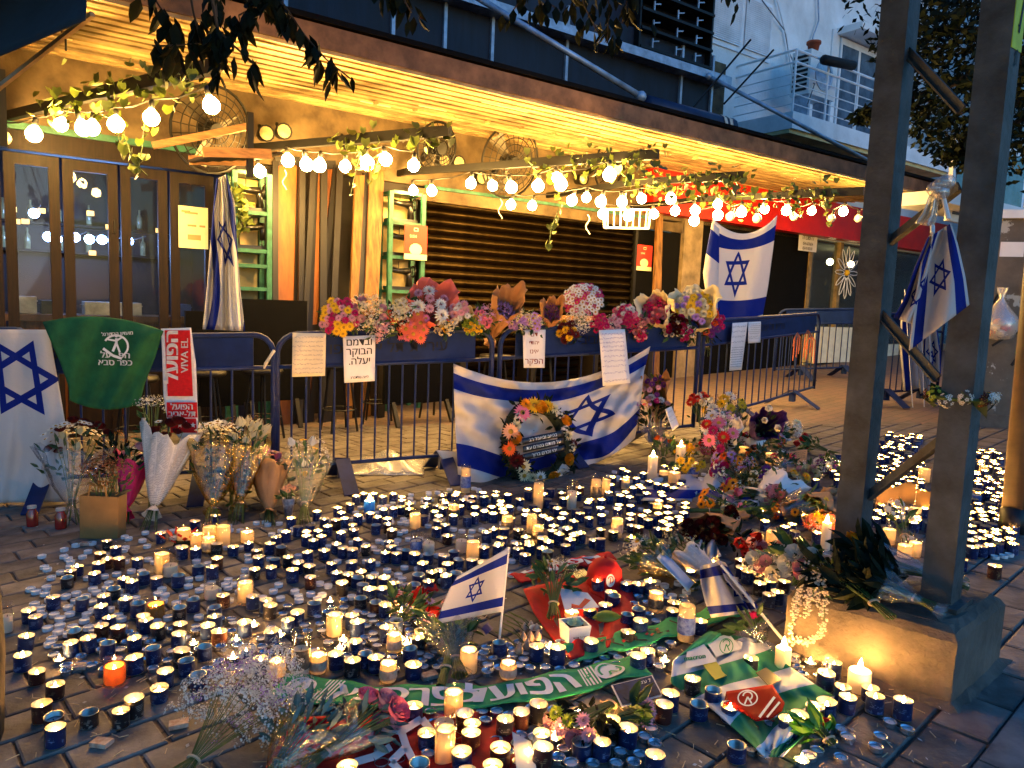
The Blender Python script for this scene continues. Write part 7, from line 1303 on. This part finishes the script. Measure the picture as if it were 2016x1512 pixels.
def tin(p, lit=True, c='b', sc=1.0, tiltd=0.0):
    o = node('candle_tin', TIN[c], None, p, (rng.uniform(-.02, .02) + tiltd, rng.uniform(-.02, .02) - .03, rng.uniform(0, 6.28)), sc)
    tag(o, LABT[c][0 if lit else 1], 'candle', ('lit ' if lit else 'burnt-out ') + dict(b='blue', r='brown', k='black')[c] + ' candle tins'); taken.append((p[0], p[1], TR * (sc if isinstance(sc, (int, float)) else sc[0])))
    k = rng.randrange(3); node('wax', (WX_l if lit else WX_u)[k], o)
    hz = ((.034, .040, .027) if lit else (.010, .018, .038))[k]
    if lit: w = node('wick', WK, o, (0, 0, hz - .003)); node('flame', FL, o, (0, 0, hz + .004), None, rng.uniform(.8, 1.15))
    elif rng.random() < .6: node('wick', WK, o, (0, 0, hz - .003))
    return o
ntin = [0]
def tin_px(x, y, lit=True, c=None):
    p = G(x, y, TH_); p = gp(p, .0)
    if not free(p, TR * .85): 
        for _ in range(8):
            p2 = p + A3(rng.uniform(-.03, .03), rng.uniform(-.03, .05), 0)
            if free(p2, TR * .9): p = gp(p2); break
        else: return
    c = c or ('b' if rng.random() < .74 else rng.choice('rk')); ntin[0] += 1; tin(p, lit, c, (lambda k: (k, k, k * rng.choice((.86, 1, 1, 1, 1.1))))(rng.uniform(.92, 1.06)), rng.choice((0, 0, 0, 0, .06, -.06)))
def reg(x0, y0, L, lit=True): [tin_px(x0 + a / 3, y0 + b / 3, lit) for a, b in L]
# glass jar and pillar candles first (they need their room)
def shell_mat(name, c, k=.5):               # thin translucent wax wall
    if name in MATS: return MATS[name]
    m, t, b = newmat(name); b.inputs['Base Color'].default_value = (*c, 1); b.inputs['Roughness'].default_value = .45
    tl_ = t.nodes.new('ShaderNodeBsdfTranslucent'); tl_.inputs[0].default_value = (*c, 1); mx = t.nodes.new('ShaderNodeMixShader'); mx.inputs[0].default_value = k
    t.links.new(b.outputs[0], mx.inputs[1]); t.links.new(tl_.outputs[0], mx.inputs[2]); t.links.new(mx.outputs[0], t.nodes['Material Output'].inputs[0]); MATS[name] = m; return m
M_jar = clear('jar_glass', (.97, .95, .9), .06, .03); M_jarwax = shell_mat('jar_wax', (.84, .76, .60)); M_jarw2 = mat('jar_wax_white', (.74, .72, .70), .5, var=.04, sss=.3)
M_lab = [mat('jar_label_blue', (.02, .05, .25), .5, c2=(.2, .28, .5), vscale=60), mat('jar_label_black', (.02, .018, .018), .5, c2=(.25, .2, .15), vscale=60), mat('jar_label_tan', (.4, .28, .2), .6, c2=(.6, .5, .4), vscale=50)]
nj = [0]
JL = {}
def jar(x, y, hpx, wpx, lit=True, kind='jar', label=None, lab=None, fill=.7, wc=None):
    """x, y: photo pixel of the rim centre; hpx, wpx: its height and width in the photo"""
    b = G(x, y + hpx); b = gp(b); dep = (b - CAM) @ FWD; r = wpx / 2 * dep / F_PX; h = hpx * dep / F_PX * 1.02; taken.append((b[0], b[1], r))
    t = thing('jar_candle' if kind == 'jar' else 'pillar_candle', label, 'candle', b, None); wm = wc or (M_jarwax if lit else M_jarw2)
    if kind == 'jar':
        q = MB(); q.lathe(b, [(0, .0), (r * .95, 0), (r, .004), (r, h - .003), (r * .99, h), (r * .93, h), (r * .92, .006), (0, .006)], 18); part(q, 'glass', M_jar, t, True); wr_ = r * .9; hw = h * fill
    else: wr_ = r; hw = h
    hole = (hw - .016 if kind == 'pillar' else hw * (.45 if h > .08 else .35)) if lit else hw - .008        # burnt-down hollow round the wick
    q = MB(); q.lathe(b, [(wr_ * .98, .007 if kind == 'jar' else 0), (wr_, .012), (wr_, hw - .004), (wr_ * .93, hw), (wr_ * .86, hw - .005), (wr_ * .84, hole + .006), (wr_ * .6, hole), (0, hole - .001)], 18); part(q, 'wax', wm, t, True)
    if lit: node('flame', FLB, t, A3(0, 0, hole + .006), None, 1.0 if kind == 'jar' else 1.7)
    node('wick', WK, t, A3(0, 0, hole - .001))
    if lab is not None: q = MB(); q.lathe(b, [(r * 1.01, h * .22), (r * 1.01, h * .62)], 18); part(q, 'paper_label', M_lab[lab], t, True)
    return t
J = [(483, 1138, 47, 33, 1, 'jar', 'glowing glass candle standing alone among blue tins by dark stems', None), (336, 1095, 40, 30, 0, 'jar', 'unlit white glass candle beside a lit tall one near the red petals', None), (319, 1082, 46, 30, 1, 'jar', 'lit tall glass candle touching an unlit one near the red petals', None), (545, 1292, 40, 38, 1, 'jar', 'squat glowing jar with tiny flowers at the scarf end', None), (626, 1280, 45, 34, 1, 'jar', 'glowing jar with pale label beside the tall bottle candle', 2), (592, 1236, 97, 36, 0, 'jar', 'tall clear bottle candle with black label at the scarf end', 1), (417, 1140, 40, 30, 0, 'jar', 'clear jar with flower print by the dark stems', None),
     (362, 1036, 34, 28, 1, 'jar', 'glowing jar behind the red petals', None), (388, 1046, 30, 27, 1, 'jar', 'glowing jar right behind the red petals, lower one', None), (413, 1030, 46, 28, 1, 'jar', 'taller glowing jar in the cluster before the gold film bouquets', None), (440, 1028, 46, 28, 1, 'jar', 'outermost tall glowing jar before the gold film bouquets', None), (487, 1042, 26, 28, 1, 'jar', 'amber glowing tumbler near the low peach roses', None), (411, 1052, 34, 28, 1, 'jar', 'labelled glowing jar in front of the jar cluster', 2),
     (658, 1200, 52, 34, 1, 'jar', 'glowing white jar in the middle of the blue tins', None), (819, 1048, 40, 24, 0, 'jar', 'unlit jar with blue label in a pair of pale jars', 0), (844, 1050, 42, 25, 0, 'jar', 'unlit white jar next to the blue-labelled one', None), (908, 1046, 42, 26, 0, 'jar', 'unlit white jar by the hand flag', None), (930, 1058, 44, 27, 1, 'jar', 'glowing jar just behind the hand flag', None), (1058, 1028, 40, 24, 1, 'jar', 'glowing jar with label strip in the tin crowd behind the flag', 1), (1046, 1006, 44, 22, 1, 'jar', 'glowing slim jar behind the labelled one', None), (998, 1010, 40, 24, 1, 'jar', 'pale jar with dark label in the middle distance', 1), (1214, 1014, 42, 24, 1, 'jar', 'glowing jar with label by the yellow-green leaves', 2),
     (776, 1240, 44, 31, 1, 'jar', 'glowing jar with small picture label beside the thick stems', 2), (764, 1296, 46, 35, 1, 'jar', 'glowing printed jar above the scarf letters', 2), (922, 1268, 56, 38, 1, 'jar', 'wide bright glass candle beside the thick stems', None), (1000, 1296, 40, 34, 1, 'jar', 'glowing jar by the fallen pale petal', 2), (892, 1350, 62, 40, 1, 'jar', 'tall milky candle standing on the scarf', None), (875, 1418, 84, 44, 1, 'jar', 'tall bright glass candle on the red flag', None), (874, 1395, 60, 42, 0, 'jar', 'clear empty glass behind the bright tall candle', None), (1290, 1158, 46, 31, 1, 'jar', 'glowing labelled jar behind the green scarf', 1), (1125, 1200, 20, 32, 1, 'jar', 'round glowing tumbler behind the succulent', None),
     (817, 1006, 34, 24, 1, 'jar', 'glowing jar in front of the barrier foot', None), (893, 988, 36, 23, 1, 'jar', 'glowing jar with dark print before the flag corner', 1), (1059, 942, 60, 22, 1, 'jar', 'tall glowing glass before the wreath', None), (1125, 942, 62, 21, 0, 'jar', 'tall white glass before the wreath', None), (1172, 936, 54, 21, 1, 'jar', 'tall glass with dark label right of the wreath', 1), (1192, 938, 38, 18, 1, 'jar', 'slim glass beside the dark-labelled tall one', None), (916, 915, 56, 20, 1, 'jar', 'tall glass with dark label by the flag corner', 0), (1283, 898, 50, 19, 1, 'pillar', 'tall thin white pillar candle before the flower heap', None), (1338, 878, 46, 19, 1, 'pillar', 'tall pillar candle behind the thin one at the flower heap', None), (1305, 922, 32, 19, 1, 'jar', 'low labelled jar beside the tall pillar candles', 1), (1326, 926, 24, 28, 1, 'jar', 'broad glowing tumbler at the flower heap', None), (1363, 905, 34, 24, 1, 'jar', 'labelled glowing jar before the yellow gerberas', 0), (1293, 986, 34, 20, 1, 'jar', 'jar with dark label on the laid flag corner', 1), (1231, 940, 24, 18, 1, 'jar', 'small labelled jar among the tins right of the wreath', 2), (1463, 876, 24, 20, 1, 'jar', 'glowing jar inside the flower heap', None), (1515, 888, 26, 20, 1, 'jar', 'glowing jar beside the rust mums', None), (1532, 890, 26, 20, 1, 'jar', 'second glowing jar beside the rust mums', None),
     (1349, 1178, 84, 35, 1, 'jar', 'tall pillar in glass with blue and black labels before the shirt', 0), (1540, 1274, 40, 30, 1, 'pillar', 'cream pillar candle between the shirt and the plinth', None), (1690, 1318, 40, 43, 1, 'pillar', 'fat white pillar candle glowing against the plinth', None), (1624, 1028, 54, 18, 1, 'pillar', 'slim tall pillar candle at the foot of the pole', None), (1519, 1040, 40, 28, 1, 'jar', 'very bright glass candle beside the striped tulips', None), (1490, 1048, 34, 26, 1, 'jar', 'glass candle beside the very bright one', None), (1573, 1058, 28, 28, 1, 'jar', 'broad glowing jar by the eucalyptus', None), (1748, 1036, 36, 28, 1, 'jar', 'glowing jar between the pole legs', None), (1786, 1044, 30, 26, 0, 'jar', 'clear jar holding white freesias between the pole legs', None), (1780, 1068, 30, 30, 1, 'jar', 'very bright jar behind the plinth bouquet', None), (1800, 1062, 34, 26, 1, 'jar', 'bright jar beside the right pole leg', None), (1818, 918, 32, 24, 1, 'jar', 'glowing jar half behind the right pole leg', None), (1810, 965, 28, 30, 1, 'jar', 'glowing jar in the dense tins between the pole legs', None), (1935, 916, 20, 18, 1, 'jar', 'glowing jar near the kiosk', None), (1918, 962, 30, 22, 0, 'jar', 'pale jar with blue label past the right pole leg', 0), (1800, 995, 34, 24, 1, 'jar', 'labelled jar on the carton rim', 1), (1985, 975, 30, 20, 1, 'jar', 'glowing jar beside the brown post', None), (15, 1186, 60, 22, 0, 'jar', 'clear jar beside the tree trunk', None)]
for (x, y, h, w, l, k, lb, la) in J: jar(x, y, h, w, bool(l), k, lb, la, fill=.86 if l else .6)
jar(226, 1295, 50, 43, True, 'jar', 'large amber glass candle among the front tins', None, .75, wc=shell_mat('amber_wax', (.85, .36, .06))); jar(307, 1180, 36, 36, True, 'jar', 'dark brown clay cup candle among the tins', None, .8, wc=mat('clay_wax', (.5, .24, .06), .6)); jar(727, 985, 24, 22, True, 'pillar', 'small blue pillar candle by the barrier foot', None, wc=shell_mat('blue_wax', (.06, .2, .55))); jar(1575, 1262, 26, 24, False, 'pillar', 'small orange-brown cup candle at the plinth corner', None, wc=shell_mat('amber_wax', (1, 1, 1)))
# memorial tins read from the photograph
reg(0, 1008, [(632, 165), (684, 205), (590, 230), (950, 125), (636, 270), (704, 275), (810, 270), (580, 300), (455, 310), (418, 340), (560, 358), (727, 378), (780, 408), (926, 383), (1077, 215), (1157, 215), (1253, 190), (1283, 275), (1255, 330), (1376, 195), (1470, 170), (1516, 215), (1590, 190), (1630, 152), (1530, 262), (1850, 162), (1915, 215), (1820, 240), (1702, 262), (1762, 295), (1824, 322), (1960, 298), (1603, 325), (1505, 330), (1728, 348), (1834, 385), (1990, 355), (1985, 185), (1915, 35), (1985, 50), (314, 500), (617, 490), (742, 510), (1320, 490), (1492, 497), (1570, 515), (1592, 552), (600, 550), (172, 575), (210, 610), (645, 617), (843, 603), (866, 636), (1270, 605), (1225, 665), (1295, 695), (1444, 650), (1700, 630), (1757, 590), (935, 670), (1060, 657), (598, 663), (697, 685), (1053, 715), (148, 730), (422, 770), (528, 742), (796, 735), (1608, 700), (1454, 790), (1066, 828), (132, 848), (215, 920), (797, 862), (1538, 860), (977, 940), (320, 1005), (940, 1020), (248, 1135), (790, 1110), (712, 1165), (326, 1277), (1990, 835), (1150, 45), (1270, 25)])
reg(0, 1008, [(395, 380), (850, 360), (1050, 375), (668, 440), (482, 510), (810, 540), (1140, 515), (1273, 548), (1060, 565), (443, 690), (633, 780), (908, 805), (1208, 785), (1103, 875), (1173, 945), (320, 1200), (525, 1165), (1855, 530), (1660, 195), (1625, 265), (1170, 310)], False)
reg(672, 1008, [(67, 62), (75, 90), (277, 68), (300, 105), (95, 155), (283, 170), (10, 210), (66, 220), (147, 195), (297, 205), (262, 235), (325, 240), (430, 245), (60, 295), (172, 283), (115, 345), (180, 378), (260, 388), (308, 412), (10, 350), (5, 420), (169, 450), (243, 450), (260, 540), (95, 650), (65, 610), (82, 750), (270, 685), (472, 690), (452, 735), (204, 855), (65, 880), (425, 890), (605, 265), (630, 295), (587, 328), (485, 300), (533, 350), (516, 393), (620, 375), (773, 282), (838, 300), (845, 210), (573, 55), (560, 92), (615, 72), (625, 130), (860, 125), (902, 97), (962, 97), (948, 152), (935, 175), (923, 205), (1045, 103), (1035, 190), (1045, 215), (1084, 243), (1112, 190), (1092, 135), (1110, 160), (1188, 215), (1187, 153), (1225, 178), (1255, 88), (1247, 112), (1282, 137), (1335, 95), (1326, 190), (1370, 50), (1410, 10), (1465, 35), (1353, 165), (1413, 122), (1370, 135), (1530, 95), (1607, 110), (1700, 40), (1715, 65), (1755, 88), (1815, 40), (1870, 90), (1925, 100), (1712, 150), (1490, 150), (1530, 165), (1520, 410), (1685, 415), (1752, 412), (1825, 408), (1593, 460), (1470, 560), (1560, 547), (1770, 640), (1690, 693), (1475, 755), (1155, 790), (1278, 812), (1956, 560), (1965, 520), (1755, 860), (1810, 840), (430, 1130), (732, 1185), (776, 1240), (965, 1220), (1062, 1178), (1160, 1135), (715, 1280), (812, 1305), (940, 1390), (718, 1415), (510, 1285), (1185, 1300), (1187, 1400), (1484, 1285), (1538, 1350), (1604, 1220), (1692, 1275), (1945, 1070), (1905, 1140), (1855, 1430), (890, 1490), (745, 1505), (40, 1500)])
reg(672, 1008, [(205, 75), (380, 220), (515, 245), (667, 220), (690, 275), (675, 355), (455, 370), (433, 410), (70, 380), (125, 425), (115, 495), (205, 515), (325, 645), (408, 800), (140, 830), (1220, 240), (940, 765), (1610, 490), (1762, 560), (1688, 600), (1425, 1340), (460, 1480), (1150, 665)], False)
reg(1344, 1008, [(185, 270), (340, 275), (347, 322), (430, 325), (50, 340), (385, 355), (512, 405), (455, 420), (510, 485), (560, 470), (575, 410), (105, 640), (405, 855), (895, 890), (845, 950), (945, 1010), (1112, 1020), (973, 1085), (1140, 1085), (1305, 1120), (785, 1145), (688, 1185), (628, 1225), (283, 1130), (64, 980), (855, 1105), (1655, 95), (1705, 80), (1640, 170), (1755, 150), (1640, 225), (1710, 210), (1770, 210), (1730, 185), (1845, 325), (1645, 280), (1080, 15)])
reg(1344, 1008, [(180, 1055), (100, 1120), (325, 1360)], False)
reg(672, 780, [(50, 635), (350, 645), (405, 635), (400, 660), (500, 628), (565, 635), (605, 610), (595, 580), (600, 655), (490, 657), (720, 600), (775, 590), (765, 620), (845, 600), (912, 560), (1055, 605), (1305, 570), (1310, 600), (1280, 660), (1400, 570), (1410, 540)])
# the dense field round the pole: scattered where the photo shows it
def inpoly(x, y, P):
    c = False; j = len(P) - 1
    for i in range(len(P)):
        if (P[i][1] > y) != (P[j][1] > y) and x < (P[j][0] - P[i][0]) * (y - P[i][1]) / (P[j][1] - P[i][1]) + P[i][0]: c = not c
        j = i
    return c
def scatter(P, n, d, tries=60):
    xs, ys = [p[0] for p in P], [p[1] for p in P]; out = []
    for _ in range(n * tries):
        if len(out) >= n: break
        x, y = rng.uniform(min(xs), max(xs)), rng.uniform(min(ys), max(ys))
        if not inpoly(x, y, P): continue
        p = gp(G(x, y))
        if rng.random() > min(1, (3.0 / np.linalg.norm(p)) ** 1.2 + .35): continue
        if free(p, d): out.append(p); taken.append((p[0], p[1], d))
    return out
extra = []
for P, n in ((((1180, 935), (1330, 930), (1390, 960), (1300, 1000), (1340, 1040), (1180, 1040)), 46), (((1690, 862), (1815, 862), (1830, 1050), (1690, 1040)), 150), (((1880, 895), (1960, 895), (2010, 1000), (1995, 1090), (1870, 1110)), 130), (((700, 985), (1180, 975), (1180, 1040), (700, 1040)), 60), (((560, 1030), (700, 1010), (700, 1070), (560, 1080)), 14), (((1290, 985), (1360, 1000), (1340, 1060), (1280, 1050)), 14), (((1400, 1010), (1640, 1030), (1600, 1090), (1480, 1080)), 16), (((1620, 905), (1660, 900), (1650, 960), (1600, 960)), 10)):
    for p in scatter(P, n, TR * 1.05): taken.pop() if False else None; extra.append(p)
budget = 298 - ntin[0]
extra.sort(key=lambda p: np.linalg.norm(p - CAM))
for k, p in enumerate(extra[:max(0, budget)]): tin(p, rng.random() < .78, 'b' if rng.random() < .8 else rng.choice('rk'))
far_t = MB(); far_w = MB(); far_f = MB()
for p in extra[max(0, budget):]:
    far_t.lathe(p, [(TR, 0), (TR, TH_), (TR * .95, TH_), (TR * .95, .03)], 12, mis=[0, 1, 1]); far_w.lathe(p, [(TR * .94, .032), (0, .030)], 12)
    if rng.random() < .8: far_f.lathe(p + ZV * .032, [(0, 0), (.004, .005), (.003, .013), (0, .02)], 6)
if far_t.v:
    t = thing('far_candle_tins', 'mass of small lit blue candle tins past the pole towards the kiosk', 'candles', extra[-1]); t['kind'] = 'stuff'
    for mb, nm, mm in ((far_t, 'tin_mass', [M_tinb, M_tinm]), (far_w, 'wax_mass', M_wax), (far_f, 'flame_mass', M_flame)):
        if mb.v: part(mb, nm, mm, t)['kind'] = 'stuff'
# tealights
q = MB(); q.lathe((0, 0, 0), [(0, 0), (.0185, 0), (.0195, .002), (.0195, .0145), (.0205, .0155), (.019, .0155), (.0185, .004), (0, .004)], 14); TL = q.mesh('tealight', M_alu)
TW = [disc_wax(.0184, h, M_waxw, .0008) for h in (.0095, .012, .006)]; TWL = disc_wax(.0184, .011, M_wax, .0008)
tl = []
for P, n in ((((60, 1105), (200, 1060), (700, 1010), (1050, 1000), (1150, 1060), (1000, 1140), (700, 1200), (640, 1300), (520, 1300), (330, 1230), (60, 1220)), 165), (((60, 1180), (330, 1220), (560, 1300), (480, 1330), (120, 1330)), 34), (((700, 990), (930, 960), (1010, 1000), (900, 1040), (700, 1030)), 30), (((640, 1200), (820, 1180), (880, 1320), (680, 1330)), 40), (((1000, 1270), (1330, 1270), (1300, 1320), (1000, 1330)), 26), (((1040, 1400), (1280, 1420), (1310, 1512), (1040, 1512)), 34), (((1190, 1150), (1360, 1150), (1360, 1230), (1200, 1230)), 18), (((940, 1280), (1010, 1280), (1010, 1330), (940, 1330)), 8), (((1450, 1410), (1640, 1440), (1620, 1512), (1440, 1512)), 9), (((1560, 1280), (1640, 1290), (1620, 1340), (1560, 1330)), 6), (((1180, 930), (1400, 930), (1340, 1030), (1180, 1030)), 24), (((1880, 1000), (2000, 1000), (1990, 1100), (1880, 1100)), 16), (((820, 1400), (1030, 1400), (1030, 1512), (720, 1512)), 14), (((1560, 1420), (1880, 1380), (1780, 1470), (1620, 1512)), 5)):
    tl += scatter(P, int(n * 1.7), .0205)
tl.sort(key=lambda p: np.linalg.norm(p - CAM)); far_tl = MB()
for k, p in enumerate(tl):
    p = p + ZV * .012 if inpoly(*[0, 0], [(0, 0), (0, 0), (0, 0)]) else p
    if k < 298:
        lit = rng.random() < .05; o = node('tealight', TL, None, p, (rng.uniform(-.06, .06), rng.uniform(-.06, .06) - .03, rng.uniform(0, 6)), rng.uniform(.95, 1.08)); tag(o, 'lit tealight in an aluminium cup on the paving' if lit else 'burnt-out tealight in an aluminium cup on the paving', 'tealight', 'lit tealights' if lit else 'burnt-out tealights'); node('wax', TWL if lit else TW[rng.randrange(3)], o)
        if lit: node('flame', FL, o, (0, 0, .013))
        elif rng.random() < .6: node('wick', WK, o, (0, 0, .006), None, .7)
    else: far_tl.lathe(p, [(.0195, 0), (.02, .0155), (.018, .0155), (.018, .011), (0, .011)], 10)
if far_tl.v: o = part(far_tl, 'far_tealight', M_waxw); tag(o, 'scatter of distant burnt-out tealights between the tins', 'tealights', kind='stuff')
# spent matches and petals: uncountable litter
lt = MB(); lt2 = MB()
for _ in range(420):
    x, y = rng.uniform(20, 1900), rng.uniform(1000, 1512)
    if y < 1000 + abs(x - 900) * .15: continue
    p = gp(G(x, y), .004); a = rng.uniform(0, 3.14); d = A3(math.cos(a), math.sin(a), 0) * rng.uniform(.01, .02); lt.bar(p - d, p + d, .002, .002)
    p = gp(G(rng.uniform(20, 1900), rng.uniform(980, 1512)), .003); a = rng.uniform(0, 3.14); d = A3(math.cos(a), math.sin(a), .1) * rng.uniform(.004, .010); s = A3(-d[1], d[0], .002) * .6; lt2.add([p - d, p + s, p + d, p - s], [(0, 1, 2, 3)])
o = part(lt, 'match_litter', mat('match_wood', (.55, .45, .30), .8)); tag(o, 'spent wooden matches strewn over the paving', 'litter', kind='stuff'); o = part(lt2, 'petal_litter', mat('petal_scrap', (.5, .48, .45), .8, var=.3)); tag(o, 'pale petal and paper scraps strewn over the paving', 'litter', kind='stuff')
